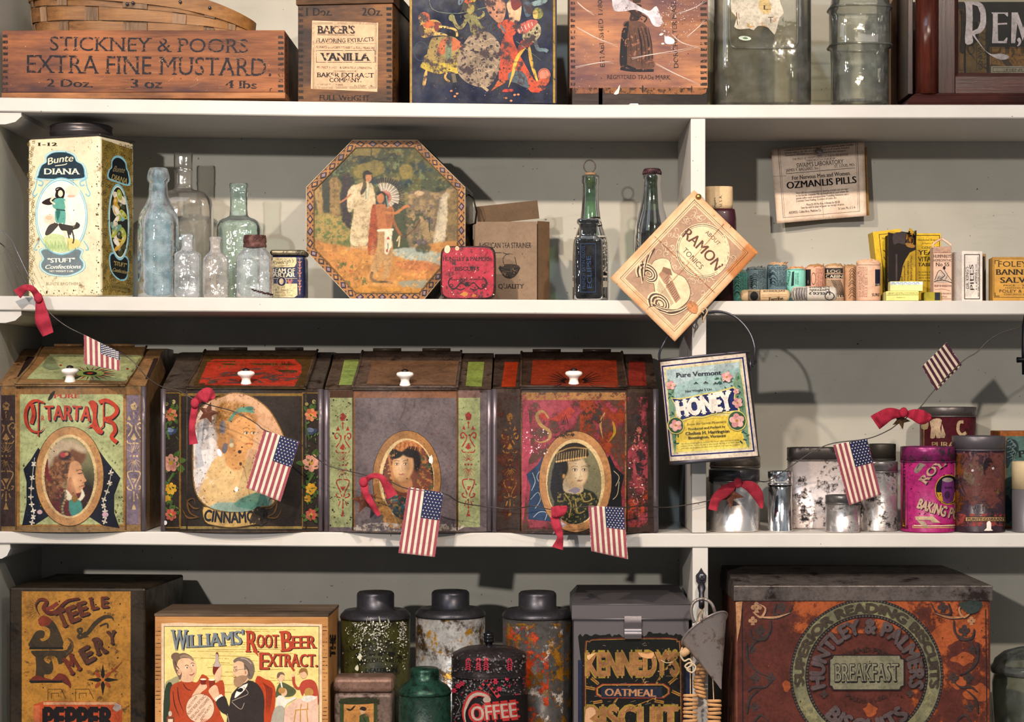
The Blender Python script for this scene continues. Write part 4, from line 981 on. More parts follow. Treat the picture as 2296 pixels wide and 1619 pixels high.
 cv.poly([(694,546),(760,556),(830,552),(900,560),(1038,545),(1038,668),(694,668)],'#b5854c',.97,4,4,.5,16,'#c99a5c')
 cv.poly([(694,540),(730,545),(790,556),(826,568),(834,600),(820,640),(760,640),(700,600)],'#c08c50',.9,4,3,.6,14,'#98703e')
 cv.poly([(880,560),(930,556),(980,566),(1038,570),(1038,600),(990,598),(930,584),(890,575)],'#9ba39a',.95,4,3,.5,8,'#c8c4ac');cv.poly([(884,590),(950,584),(1000,600),(980,608),(920,606)],'#c08052',.9,4,3,.5,7,'#8a5a3a');cv.poly([(900,612),(960,606),(1030,612),(1010,625),(930,622)],'#c88f58',.8,4,3)
 cv.poly([(895,632),(960,628),(990,640),(950,648),(905,642)],'#8b9488',.8,4,3);cv.poly([(930,556),(950,545),(968,555),(960,566),(940,566)],'#4a5440',.8,4,3,.5,5)
 cv.mottle('#5a6a3c',.2,8,12,.85,(X<830)&(X>740)&(Yy>585)&(Yy<640),7);cv.mottle('#d8a860',.3,8,13,.6,(Yy>560),6);cv.mottle('#b2603c',.4,6,15,.8,(X<800)&(Yy>570)&(Yy<615),8)
 cv.poly([(700,640),(800,640),(1000,650),(980,668),(720,668)],'#b8883a',.7,4,3,.4,12,'#8c6a34')
 cv.wob=.5
 dr='#c9b695'
 cv.poly([(806,412),(826,406),(838,424),(842,460),(836,500),(826,540),(814,552),(788,548),(786,520),(794,470),(784,470),(779,440),(790,420)],dr,1,4,1,.6,6,'#a08a6c')
 cv.poly([(780,430),(796,414),(800,440),(786,476),(779,466)],'#cdbc9c',1,4,1,.5,4,'#a8957a');cv.line([(786,436),(772,448),(762,454)],4,'#b07c54');cv.ell(825,396,9,12,'#b98660');cv.poly([(814,388),(824,382),(836,390),(830,392),(820,394),(822,420),(812,436),(808,432),(814,410)],'#2a221e');cv.line([(834,394),(835,406),(828,410)],2.5,'#2a221e')
 cv.line([(820,426),(820,446)],3,'#7d9a90',.8);cv.line([(828,415),(826,440)],2,'#8aa096',.7)
 for i in range(12):cv.line([(788+i*3.4,536),(787+i*3.6,556)],1,'#e0d0b0',.8,0)
 cv.line([(790,552),(784,558),(776,560)],4,'#b8946c');cv.line([(806,550),(810,558),(822,560)],4,'#b8946c')
 for i in range(26):
  a=math.radians(-115+i*7.2);x0,y0=862,443;r1=44 if i<20 else 36
  x1,y1=x0+math.cos(a)*r1,y0+math.sin(a)*r1;cv.line([(x0+math.cos(a)*12,y0+math.sin(a)*12),(x1,y1)],2.6,'#d2c6b4' if i%2 else '#a89a8c',.95,0);cv.line([(x0+math.cos(a)*(r1-9),y0+math.sin(a)*(r1-9)),(x1,y1)],3.6,'#2f2a2c',.9,0);cv.line([(x0+math.cos(a)*9,y0+math.sin(a)*9),(x0+math.cos(a)*15,y0+math.sin(a)*15)],2.,'#a8503a',.8,0)
 cv.poly([(834,464),(842,458),(848,470),(846,520),(842,566),(830,572),(825,560),(828,510)],'#a85a34',1,4,1,.5,6,'#7c3c24')
 sk='#b0754a'
 cv.poly([(842,462),(860,458),(880,464),(884,480),(880,500),(876,514),(850,516),(846,496)],sk,1,4,1);cv.poly([(862,470),(880,470),(878,500),(868,510),(866,490)],'#8f5c3a',.6);cv.ell(853,444,8,12,'#b57d54');cv.line([(846,436),(856,431),(864,440),(868,462)],5,'#2b2220');cv.line([(866,440),(870,466)],3,'#7ba09a',.7)
 cv.line([(864,476),(886,478),(904,466),(914,462)],6,'#b87e50');cv.line([(912,463),(918,464)],3,'#b87e50',1,0);cv.line([(880,488),(888,510),(898,526)],6,'#9c6640');cv.line([(896,534),(912,528),(930,512),(942,493)],2.4,'#6a4a34')
 le='#b79468'
 cv.poly([(848,516),(868,516),(868,548),(858,590),(842,614),(832,610),(838,584),(846,552)],le,1,4,1,.5,5,'#8c6c48');cv.poly([(864,548),(880,540),(878,590),(870,620),(860,620),(860,580)],le,1,4,1,.4,5,'#8c6c48')
 cv.poly([(862,514),(880,514),(878,552),(868,572),(862,568)],'#d8cbb2',1,0);cv.line([(848,517),(880,515)],5,'#dccfb8');cv.poly([(866,536),(871,530),(875,538)],'#a83c34',1,0);cv.line([(870,546),(870,558)],2,'#4f7a6c');cv.ell(868,562,2,4,'#a83c34')
 for i in range(14):cv.line([(838-i*.2,560+i*4),(832-i*.1,563+i*4)],1.2,'#cdb084',.8,0)
 cv.line([(834,612),(832,624),(842,630)],6,'#6f5238');cv.line([(864,622),(866,632),(878,634)],6,'#a8805a');cv.ell(852,632,22,3,'#5a4a30',.4);cv.line([(890,540),(896,530),(894,552)],3,'#c9b58c')
 cv.mottle('#2e2c22',.33,4,17,.28,None,8);cv.mottle('#d8c088',.3,30,18,.15)
 cv.mask(cv.inside([(790+3,317),(935,317),(1040,421),(1040,559),(946,666),(793,666),(690,561),(690,422)][0:8]).astype(float))
 inn=[((v.x-CX)/(S*kk(Y))+VX,VY-(v.z-CZ)/(S*kk(Y)))for v in R(.9,Y)];cv.m[:]=1;cv.mask(cv.inside(inn).astype(float))
 p=Part();a=R(.897,Y+.0012);b=R(.897,Y+.0008);PM=ink(.45,.15,100,g=.2);p.add(a,[tuple(range(n))[::-1]],PM,hx('#4a4a34'))
 D=Decal(p,Plane((0,Y+.0012,0),(0,-1,0)),PM,.0003);D.canvas(cv);D.text("HIAWATHA'S WEDDING JOURNEY",830,657,900,657,3.6,'#3a2c1c');p.build('painted_lid',t)
octagon_tin()
def strainer_box():
 B=Box((1062,.115),(1204,.11),497,zs(2,PX(1060,0),PX(1230,0)),.085);t=thing('cardboard_box','open grey-brown cardboard tea strainer box with printed kettle, beside octagonal tin','box',B.loc)
 K=PAPER;col=hx('#8a7460');w,h,d=B.w,B.h,B.d;p=Part();th=.0012
 B.box(p,0,w,0,th,0,h,K,.0003,col=col);D=Decal(p,B.front,INKW2,.0002);k='#241c1a'
 D.text("AMERICAN TEA STRAINER",1073,556,1191,556,12,k,.02);D.text("BEST QUALITY",1084,647,1175,647,10,k,.02,True)
 D.line([(1130,594),(1128,580),(1137,570),(1152,572),(1158,594)],1.4,k,5);D.poly([(1120,597),(1164,597),(1161,612),(1152,622),(1142,625),(1131,621),(1124,612)],'#2a221f',3);D.ell(1142,597,22,5,'#4a3c34');D.line([(1090,566),(1128,567),(1140,571)],1.6,k);D.line([(1124,604),(1142,609),(1161,604)],1,'#6a5a4c',4)
 spots(D,1066,502,1200,660,80,['#3a2c24','#a5907a'],.4,1.2,5);p.build('front_panel',t)
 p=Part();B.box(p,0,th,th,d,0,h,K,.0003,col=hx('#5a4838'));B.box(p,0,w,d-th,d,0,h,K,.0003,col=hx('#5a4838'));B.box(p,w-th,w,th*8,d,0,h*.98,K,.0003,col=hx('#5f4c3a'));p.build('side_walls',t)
 p=Part();M=B.M@Matrix.Translation((0.004,.028,h-.002))@Matrix.Rotation(-.10,4,'Y')@Matrix.Rotation(.2,4,'X');box(p,0,w*.98,0,th,0,.026,K,.0003,col=hx('#6d5844'),M=M);p.build('lid_flap',t)
 p=Part();M=B.M@Matrix.Translation((w,.004,0))@Matrix.Rotation(.7,4,'Z');box(p,.001,.022,0,th,0,h*1.01,K,.0003,col=hx('#6a523c'),M=M);box(p,.0205,.0218,0,.012,0,h*1.01,K,.0003,col=hx('#8a6c48'),M=M);p.build('side_flap',t)
strainer_box()
def red_tin():
 z0=zs(2,PX(1048,0));B=Box((987,.022),(1111,.02),551,z0,.028);t=thing('biscuit_tin','small scuffed red square biscuit tin with rounded corners, leaning against octagonal tin','tin',B.loc)
 w,h,d=B.w,B.h,B.d;p=Part();R=tin('#b0283c','#2e1418',.43,75,.33,spec2='#d9a07a',amt2=.24,coat=.3)
 V=[];n=32;lv=[(0,.004,.94),(0,.0015,.985),(0,0,1),]
 def ring(y,f):return[B.M@Vector((w/2+sup(a,7)[0]*w/2*f,y,h/2+sup(a,7)[1]*h/2*f))for a in[2*math.pi*(i+.5)/48 for i in range(48)]]
 rings=[(0,.93),(.0006,.97),(.002,.99),(.004,1),(.013,1),(d,.985)]
 for y,f in rings:V+=ring(y,f)
 m=48;F=[tuple(range(m))]+[(j*m+i,(j+1)*m+i,(j+1)*m+(i+1)%m,j*m+(i+1)%m)for j in range(len(rings)-1)for i in range(m)]+[tuple((len(rings)-1)*m+i for i in range(m))[::-1]]
 p.add(V[:],[F[0]],R);p.add(V,F[1:],tin('#5a2a2c','#1c1614',.5,60,.35))
 D=Decal(p,B.front,ink(.4,.2,80,alpha=.60,ascale=90),.0002);k='#2e1218'
 D.text("HUNTLEY & PALMERS",993,585,1098,585,9,k,.03,True);D.text("BISCUITS",1020,607,1074,607,9,k,.03,True);D.text("MANUFACTURED BY READING AND LONDON",1012,629,1084,628,3.4,k,.02)
 for s_ in(-1,1):
  X=lambda a:1048+s_*a
  D.line([(X(2),642),(X(14),634),(X(22),642),(X(30),648),(X(40),642),(X(42),630),(X(34),622)],3,k,5);D.line([(X(6),646),(X(16),650),(X(28),645)],2.4,k,5);D.ell(X(36),640,4,4,k,.5)
 D.ell(1048,637,7,5,k)
 D.mat=PRINTC;D.ell(1003,559,6.5,9,'#e3c3a4',rot=10);D.ell(1025,557,4.5,5,'#d9b08c');D.poly(blotch(1042,660,8,5,3),'#b0793c',2);D.poly(blotch(1063,663,6,3,4),'#a8682c',2)
 spots(D,990,555,1108,668,100,['#d8b8a8','#7a4a2c','#2c1418'],.4,1.9,9)
 p.build('body',t)
red_tin()
GGR=glass('#9cc8a0','#1f5a40',.10,.04,bumps=.3);GDK=glass('#10240f','#020602',.04,.05,bumps=.3);GNV=glass('#16203a','#050810',.05,.05,bumps=.7,bscale=60)
t,p,H_,z0,k=bottle(1324,.075,[(17,393),(20,395),(20,412),(18,416),(18,430),(19,460),(24,500),(34,528),(40,550),(40,660)],GGR,'green glass bottle with cork and wire ring stopper behind the dark ink bottle')
q=Part();D=Decal(q,H_,PRINTC,.0004);D.poly([(1324,487),(1345,487),(1353,494),(1352,504),(1345,508),(1322,505)],'#241e1c',2);D.poly([(1330,490),(1344,491),(1350,497),(1346,504),(1330,503)],'#e8dfd0',2);D.rect(1286,528,1364,532,'#d8cfc0');D.rect(1286,532,1364,620,'#221c1a')
r=random.Random(3)
for i in range(60):D.ell(r.uniform(1346,1362),r.uniform(536,612),r.uniform(.8,2),r.uniform(.8,2.4),'#d8cfc0',n=6)
D.rect(1286,618,1364,622,'#e8dfd0');D.rect(1286,630,1364,644,'#cfc6b6');q.build('paper_label',t)
q=Part();kx=S*kk(.075);lathe(q,[(6*kx,PZ(425,.075)),(10*kx,PZ(408,.075)),(11*kx,PZ(394,.075)),(14*kx,PZ(393,.075)),(13*kx,PZ(388,.075)),(.001,PZ(387,.075))],PX(1324,.075),.075,plain('#8a6a4c',.9,bs=.6),24,cap0=True);q.build('cork',t)
q=Part();tube(q,[P(1322+13*math.sin(a),373-14*math.cos(a),.075)for a in np.linspace(math.pi*.97,math.pi*2.9,30)]+[P(1324,390,.075)],.0008,metal('#4a4038','#1c1410',.4));q.build('wire_ring',t)
t,p,H_,z0,k=bottle(1319,.018,[(20,491),(25,493),(26,498),(24,502),(20,505),(20,530),(24,533),(32,537),(33,545),(33,662)],GNV,'dark blue-black square ink bottle with embossed lettering in front of the green bottle',.9,6,sm=1)
q=Part();lathe(q,[(17.5*k,z0+.004),(30*k,z0+.006),(30.5*k,PZ(540,.018)),(18*k,PZ(532,.018))],PX(1319,.018),.018,plain('#060a14',.3),40,.88,6);lathe(q,[(17*k,PZ(532,.018)),(17*k,PZ(498,.018))],PX(1319,.018),.018,plain('#060a14',.3),30);q.build('dark_contents',t)
q=Part();D=Decal(q,H_,plain('#2c3a58',.25),.0009);D.text("ECLIPSE",1327,646,1325,574,10,'#3a4a6a',.02);D.text("FRENCH SATIN GLOSS",1313,648,1311,552,7,'#3a4a6a',.01)
D.frame(1301,546,1336,656,1.5,'#3a4a6a');q.build('embossed_lettering',t)
t,p,H_,z0,k=bottle(1462,.06,[(19,391),(21,395),(21,402),(19,408),(20,420),(22,440),(25,462),(33,490),(38,512),(40,535),(40,660)],glass('#6f8f3c','#1e3a10',.08,.05,bumps=.2),'dark green capped beer bottle full of dark liquid behind the pinned tonic leaflet')
q=Part();lathe(q,[(36*k,z0+.004),(38*k,z0+.02),(38*k,PZ(537,.06)),(36*k,PZ(513,.06)),(31*k,PZ(491,.06)),(25*k,PZ(474,.06)),(.001,PZ(473.5,.06))],PX(1462,.06),.06,plain('#0e0706',.12),40,cap1=False);q.build('dark_liquid',t)
q=Part();y=.06;V=[];m=63
prf=[(20.5,390),(21.5,391),(19,381),(17,378.5),(.1,378)]
lathe(q,[(20*k,PZ(391,y)),(19.5*k,PZ(381,y)),(17*k,PZ(378.5,y)),(.001,PZ(378,y))],PX(1462,y),y,metal('#4a3034','#1c1214',.5,70,.45,.5),42)
for i in range(21):
 a=2*math.pi*i/21;c=Vector((PX(1462,y)+math.cos(a)*20*k,y+math.sin(a)*20*k,0));tube(q,[(c.x,c.y,PZ(391.5,y)),(c.x-math.cos(a)*.0004,c.y-math.sin(a)*.0004,PZ(384,y))],.0011,metal('#4a3034','#1c1214',.5,70,.45,.5),6)
q.build('crown_cap',t)
def leaflet(name,label,q,base,thick,paint,curl=None,nx=30,ny=36,yb=-.004,M=None,mat=None,cat='paper'):
 """a sheet spanned by 4 photo corners (tl, tr, br, bl) with a bent depth; `paint(cell)` decals"""
 def px(u,v):
  (a,b),(c,d),(e,f),(g,h)=q;return((a*(1-u)+c*u)*(1-v)+(g*(1-u)+e*u)*v,(b*(1-u)+d*u)*(1-v)+(h*(1-u)+f*u)*v)
 p=Part();V=[];C_=[];m=mat or PAPER;st=random.Random(1)
 for side in(0,1):
  for j in range(ny+1):
   for i in range(nx+1):
    u,v=i/nx,j/ny;x,y=px(u,v);V.append(P(x,y,yb+(curl(u,v)if curl else 0)+side*thick));C_.append(base(u,v))
 n=(nx+1)*(ny+1);F=[]
 for j in range(ny):
  for i in range(nx):
   a=j*(nx+1)+i;F.append((a,a+nx+1,a+nx+2,a+1));F.append((n+a,n+a+1,n+a+nx+2,n+a+nx+1))
 for i in range(nx):F+=[(i,i+1,n+i+1,n+i),(ny*(nx+1)+i+1,ny*(nx+1)+i,n+ny*(nx+1)+i,n+ny*(nx+1)+i+1)]
 for j in range(ny):a,b=j*(nx+1),(j+1)*(nx+1);F+=[(b,a,n+a,n+b),(a+nx,b+nx,n+b+nx,n+a+nx)]
 p.add(V,F,m,vcols=C_,smooth=True);H=Hit(p);H.strip=H.hstrip=6. if nx>20 else 3.;D=Decal(p,H,INKW2,.0002 if nx>20 else .0005);D.px=px;paint(D)
 return p
def ramon():
 q=[(1556,426),(1700,566),(1513,766),(1368,624)]
 def base(u,v):
  c=hx('#e3c09c');e=max(0,1-min(u,1-u,v,1-v)*14);c=lerp(c,hx('#b57c48'),e*.5)
  n_=mnoise.noise(Vector((u*4,v*4,1)))+mnoise.noise(Vector((u*11,v*11,3)))*.5;c=lerp(c,hx('#c48a5c'),max(0,min(.6,n_*.8)))
  if u>.86 and v<.28:c=lerp(c,hx('#b06a2c'),.75)
  return c
 def curl(u,v):
  y=-.002-.012*(u*.5+v*.35)-.010*v*v+.004*math.sin(v*5)*u;k=max(0,u+(.35-v)*.9-.80);y-=.045*k*k*4 if k>0 else 0;return y+.0015*math.sin(abs(u-.5)*8)
 def paint(D):
  px=D.px;a0='#8a6a54';dk='#54433c';lt='#e0c4a2'
  D.T=None;L=lambda x,y:px(x/100,y/140)
  def P_(pts,c,sm=0,**k):D.poly([L(*a)for a in(cr_curve(pts,sm,True)if sm else pts)],c,0,**k)
  def E(cx,cy,r,c,ring=None,rx=1,ry=1):
   n=40;o=[(cx+math.cos(i*2*math.pi/n)*r*rx,cy+math.sin(i*2*math.pi/n)*r*ry)for i in range(n)]
   if ring:D.poly([L(*a)for a in o],c,holes=[[L(cx+(a-cx)*ring,cy+(b-cy)*ring)for a,b in o]])
   else:D.poly([L(*a)for a in o],c)
  def Ln(pts,w,c,sm=5,**k):D.line([L(*a)for a in(cr_curve(pts,sm)if sm else pts)],w,c,**k)
  def T(s,x0,y0,x1,y1,h,c,**k):
   a,b=L(x0,y0),L(x1,y1);D.text(s,a[0],a[1],b[0],b[1],h,c,**k)
  D.mat=ink(.7,.2,100,g=.15)
  Ln([(8,8),(92,8),(92,132),(8,132),(8,7)],1.2,dk,0);Ln([(10,10),(90,10),(90,130),(10,130),(10,9)],.7,dk,0)
  P_([(12,12),(88,12),(88,128),(12,128)],'#b09078')
  r=random.Random(4)
  def swirl(x,y,R,k,col,w=1.4,dr=1):
   Ln([(x+math.cos(k+dr*t*.8)*R*(1-t/7.5),y+math.sin(k+dr*t*.8)*R*(1-t/7.5))for t in range(8)],w,col,3)
  for i in range(110):
   x,y=r.uniform(15,85),r.uniform(15,74)if i%4 else r.uniform(60,90);swirl(x,y,r.uniform(2.5,5),r.random()*6,'#dcc0a4',1.2,r.choice((-1,1)))
  E(54,43,31,lt);E(54,43,30,dk,.975);E(54,43,28,dk,.985)
  T("ABOUT",42,27,62,27,9,dk,bold=.0,arc=1);T("RAMON",26,48,79,50,24,'#6a4a3c',bold=.03,arc=4);D.off-=0
  T("TONICS",37,60,66,61,12,dk,bold=.0);T("BROWN MFG. CO.",30,55,50,66,4,dk)if False else None
  T("BROWN MFG. CO., SOLE PROPRIETORS",33,65,74,65,3.4,dk);T("NEW YORK.  GREENEVILLE, TENN.",38,69,70,69,3.2,dk)
  P_([(26,82),(34,78),(46,84),(60,80),(74,86),(80,98),(76,114),(62,122),(50,118),(40,110),(28,104),(22,92)],lt,4);Ln([(26,82),(34,78),(46,84),(60,80),(74,86),(80,98),(76,114),(62,122),(50,118),(40,110),(28,104),(22,92),(26,82)],1,dk)
  P_([(36,92),(44,89),(72,100),(72,108),(44,100),(36,98)],'#a8836a');P_([(34,88),(42,84),(48,88),(44,91),(36,93)],'#8a6a54')
  for i in range(12):Ln([(45+i*2.2,91+i*.8),(45+i*2.2,98+i*.8)],1,dk,0)
  for i in range(7):Ln([(40+i,102+i*1.6),(70,110+i)],.7,dk,0)
  for cx,cy,sg in((28,106,1),(60,121,1)):
   for i in range(7):
    R=17-i*2.2;Ln([(cx+math.cos(t)*R*(1-(t-2.)/13),cy+math.sin(t)*R*.72*(1-(t-2.)/13))for t in np.linspace(2.0,7.6,14)],3.2 if i<5 else 2,lt if i%2==0 else dk,2)
  for i in range(6):Ln([(13,80+i*5),(16+i,92+i*4),(20+i*2,104+i*3)],2.4,lt if i%2 else dk)
  for i in range(6):Ln([(46+i*4,127),(58+i*4,125-i),(74+i*2,116-i*2),(84,102-i*2)],2.2,lt if i%2 else dk)
  D.mat=INKW2
  Ln([(4,70),(96,68)],1.4,'#b5713f',0);Ln([(50,4),(53,136)],1.1,'#c08a5c',0);P_([(80,96),(90,92),(96,100),(86,104)],'#c98a5a',3)
 p=leaflet('','',q,base,.0012,paint,curl,36,36,-.004)
 o=p.build('tonic_leaflet');tag(o,'aged orange-brown tonics leaflet pinned aslant to the upright divider with a brass tack','leaflet')
 f=Part();a=[P(1646,700,-.020),P(1690,600,-.028),P(1697,566,-.036),P(1660,560,-.030),P(1676,610,-.034),P(1640,680,-.022)]
 c=Part();lathe(c,[(.0042,-.001),(.0040,0),(.0030,.0015),(.0015,.0024),(.0002,.0027)],0,0,metal('#b08a4c','#5a4020',.35,200,.3,.9),20,M=Matrix.Translation(P(1566,441,-.0075))@Matrix.Rotation(math.pi/2,4,'X'),cap0=False)
 tube(c,[P(1566,441,-.0075),P(1566,441,.001)],.0006,metal('#b08a4c','#5a4020',.35,200,.3,.9));c=c.build('brass_tack');tag(c,'brass thumbtack holding the tonics leaflet to the upright divider','tack')
ramon()
def ozmanlis():
 q=[(1729,336),(1938,318),(1943,484),(1742,501)]
 def base(u,v):return lerp(hx('#eedac8'),hx('#c0a088'),max(0,min(1,max(0,1-min(u,1-u,v,1-v)*18)*.5+mnoise.noise(Vector((u*5,v*5,7)))*.4)))
 def curl(u,v):return-.006*abs(math.cos(u*3.1))*v-.004*v-(.008*(u-.7)*3 if u>.7 else 0)*(1-v*.5)
 def paint(D):
  L=lambda x,y:D.px(x,y);k='#221c20'
  def T(s,x0,x1,y,h,**kw):a,b=L(x0,y),L(x1,y);D.text(s,a[0],a[1],b[0],b[1],h,k,**kw)
  D.mat=ink(.8,.2,100,g=.15)
  for e in(.075,.092):D.line([L(e,.0),L(e,.93),L(1-e,.93),L(1-e,.0)],1.1 if e<.08 else .7,'#6a5a54')
  for i,s_ in enumerate(["A bottle of SWAIM'S PANACEA contains 20 ounces of medicine, similar remedies","which sell at $1.00 are put up in 6 to 8 ounce bottles","Therefore SWAIM'S is not only the best but the cheapest"]):T(s_,.14,.88-i*.04,.035+i*.035,3.6,serif=True)
  T("THE PRICE OF SWAIM'S PANACEA IS $2.00 PER BOTTLE",.22,.82,.165,4.4,serif=True);T("THREE BOTTLES FOR $5.00",.36,.68,.20,4.2,serif=True)
  T("SWAIM'S LABORATORY",.26,.77,.27,9.5,serif=True);T("JAMES F. BALLARD, Inc.",.14,.50,.315,6,serif=True);T("ST. LOUIS, MO.",.67,.89,.315,6,serif=True)
  D.line([L(.14,.34),L(.89,.34)],1,k);T("For Nervous Men and Women.",.20,.84,.43,8.5,bold=.02,serif=True);T("OZMANLIS PILLS",.14,.90,.545,15,bold=.04)
  for i,s_ in enumerate(["These pills are recommended for ensuring strength and new vigor","to the nerves. Ozmanlis Pills act beneficially in cases where the","patient suffers much annoyance from Trembling Sensations, and a","Constant Tired Feeling, Coolness of Limbs, Etc."]):T(s_,.23,.81 if i<3 else .68,.625+i*.036,4,serif=True)
  T("Price $1.00 Per Box, 6 Boxes for $5.00",.34,.71,.795,4.6,serif=True);T("Sent by mail in plain wrapper on receipt of price.",.28,.76,.83,4.4,serif=True)
  T("ADDRESS:- Collins Bros. Medicine Co.",.14,.50,.885,5.4,bold=.01);T("St. Louis, Mo. U. S. A.",.69,.88,.885,5,bold=.01)
  D.line([L(.505,.1),L(.52,.97)],.8,'#b89a86');D.line([L(.0,.36),L(.14,.37)],.6,'#8a7464')
 Yb=DEP-.018
 p=leaflet('','',q,base,.0008,paint,curl,24,20,Yb-.001)
 o=p.build('advertising_leaflet');tag(o,'small cream pills advertisement leaflet tacked to the back wall, slightly curled','leaflet')
 p=leaflet('','',[(1735,345),(1932,326),(1950,470),(1950,487)]if False else[(1733,340),(1943,330),(1949,483),(1745,499)],lambda u,v:hx('#a8804c'),.0006,lambda D:None,lambda u,v:curl(u,v)*.8+.0022,16,10,Yb)
 tag(p.build('backing_leaflet'),'yellowed second sheet peeking out behind the pills advertisement on the wall','leaflet')
 c=Part();m=metal('#8a8488','#2c2a2c',.3,200,.25,.9);lathe(c,[(.0056,-.001),(.0054,0),(.0042,.0018),(.002,.003),(.0002,.0033)],0,0,m,20,M=Matrix.Translation(P(1836,340,Yb-.0075))@Matrix.Rotation(math.pi/2,4,'X'),cap0=False)
 tube(c,[P(1836,340,Yb-.0075),P(1836,340,DEP)],.0006,m);tag(c.build('steel_tack'),'steel-headed tack through the top of the pills advertisement','tack')
ozmanlis()
# ---- small goods, right end of second shelf
def on2(a,b=None):return zs(2,PX(a,0),PX(b if b else a,0))
def rolled(cxp,hw,top,Y,col,label,paint=None,crown='#c39a74',tilt=0,name='pill_bottle',cat='wrapped bottle',group='paper-wrapped pill bottles'):
 k=S*kk(Y);z0=on2(cxp);X=PX(cxp,Y);h=PZ(top,Y)-z0;r=hw*k;M=Matrix.Translation((X,Y,z0))@Matrix.Rotation(tilt,4,'Y')
 t=thing(name,label,cat,(X,Y,z0),group);p=Part()
 lathe(p,[(r*.9,.0006),(r,.0025),(r*1.01,h*.5),(r,h*.90),(r*.93,h*.935)],0,0,PAPER,36,M=M,cap1=True,col=C(col),jit=.02)
 if paint:H=Hit(p);H.strip=3.5;D=Decal(p,H,ink(.7,.2,120),.0002,.00002);paint(D)
 p.build('paper_wrap',t);rnd=random.Random(int(cxp));c=Part();V=[];n=24
 rings=[(r*.99,h*.90),(r*.9,h*.945),(r*.80,h*.955),(r*.5,h*.985),(r*.15,h*.97)]
 for rr,z in rings:V+=[M@Vector((math.cos(2*math.pi*i/n)*rr*rnd.uniform(.92,1.08),math.sin(2*math.pi*i/n)*rr*rnd.uniform(.92,1.08),z+rnd.uniform(-.0012,.0016)))for i in range(n)]
 c.add(V,[(j*n+i,j*n+(i+1)%n,(j+1)*n+(i+1)%n,(j+1)*n+i)for j in range(4)for i in range(n)]+[tuple(4*n+i for i in range(n))],PAPER,C(crown))
 for i in range(5):
  a=rnd.random()*6.28;q=M@Vector((math.cos(a)*r*.7,math.sin(a)*r*.7,h*.95));e=Vector((rnd.uniform(-.004,.004),rnd.uniform(-.003,.003),rnd.uniform(.001,.004)))
  c.add([q,q+Vector((.003,.001,0)),q+e+Vector((.002,0,0)),q+e],[(0,1,2,3)],PAPER,C(crown))
 c.build('crumpled_top',t)
def vtxt(D,x0,x1,y0,y1,k,n,seed=1,h=2.6):
 r=random.Random(seed)
 for i in range(n):
  x=x0+(x1-x0)*(i+.6)/n;D.text(' '.join(r.choice(['DIRECTIONS','doses','GENUINE','cure','liver','PILLS','each'])for _ in range(3)),x,y1,x,y0,h,k)
def swirlv(D,x0,x1,y0,y1,k,seed=2):
 r=random.Random(seed)
 for i in range(10):y=y0+(y1-y0)*i/10;D.line([(x0+r.random()*3,y+8),((x0+x1)/2,y+r.uniform(-2,4)),(x1-r.random()*3,y+6)],1,k,4)
dk='#1f2228'
def t1(D):D.line([(1676,604),(1717,604)],.8,dk);swirlv(D,1684,1700,612,645,dk,3);vtxt(D,1700,1717,606,648,dk,5,3);D.text("PELLETS",1688,646,1686,618,4.5,dk,.05)
rolled(1659,18,606,.05,'#5f9a8e','teal wrapped pill bottle half hidden by the corner of the tonics leaflet',lambda D:(swirlv(D,1645,1660,612,660,dk),vtxt(D,1660,1674,610,650,dk,4)),'#7a8f80')
rolled(1696,23,598,.05,'#7f9294','greyish blue wrapped pill bottle above the left end of the lying roll',t1,'#8a8c86')
rolled(1742.5,23,588,.055,'#7a9096','tallest blue-grey wrapped pill bottle with torn tan top',lambda D:(D.line([(1722,595),(1762,595)],.8,dk),swirlv(D,1724,1742,600,640,dk,4),vtxt(D,1742,1762,598,642,dk,6,4),D.text("PELLETS",1732,636,1728,612,4.5,dk,.05)),'#c9a27c')
rolled(1785,21,598,.045,'#8fcdbc','bright mint wrapped pill bottle, palest of the teal ones',lambda D:(D.line([(1766,605),(1804,605)],.8,'#2c4a48'),D.text("Relief",1768,640,1774,608,6,'#2c5a5c'),D.poly([(1776,610),(1781,608),(1780,640),(1774,642)],'#2c4a4c'),vtxt(D,1783,1792,612,638,'#2c4a48',2,7)),'#c98f62')
rolled(1827,22,593,.05,'#d9a68c','pinkish wrapped pill bottle with black panel on its left side',lambda D:(D.rect(1807,604,1818,641,'#2a2426'),D.ell(1824,625,5,14,'#7a5a50',.85),vtxt(D,1829,1848,602,644,'#a85a4c',6,8)),'#b0855c')
def cab(D):
 D.rect(1850,601,1890,613,'#4a4442');D.text("LOG",1855,612,1884,612,7,'#d9c2a4',.02);D.rect(1850,615,1890,624,'#1c1a1c');D.text("CABIN",1852,623,1889,623,6.5,'#e3d3ba',.05)
 D.poly([(1852,626),(1870,628),(1878,642),(1886,668),(1860,668),(1852,650)],'#cdae90')
 for i in range(9):D.line([(1864+i*2.4,627),(1872+i*2.2,646),(1878+i*1.6,666)],1.2,'#3a3230',3)
 D.text("PILLS",1868,668,1890,668,6,'#e3d3ba',.05)
rolled(1870,22,592,.055,'#cfae92','cabin-pills wrapped bottle with black lettered band in the middle',cab,'#b9966c')
rolled(1906,16,593,.06,'#bb9270','narrow creased tan wrapped bottle squeezed between its neighbours',lambda D:(swirlv(D,1902,1918,602,668,'#3a2a22',9),),'#a8835c')
rolled(1947,27,581,.035,'#e3b79c','largest pink wrapped pill bottle at the right end of the row',lambda D:(D.line([(1921,594),(1973,594)],.8,'#5a4644'),vtxt(D,1926,1946,598,666,'#a06a5c',6,12,2.4),D.poly([(1962,604),(1973,604),(1973,640),(1962,642)],'#2c2a44'),D.text("CABIN",1962,640,1974,640,4,'#e3d3ba'),D.text("SURE",1955,664,1972,664,6,dk,.03,True)),'#dfb592')
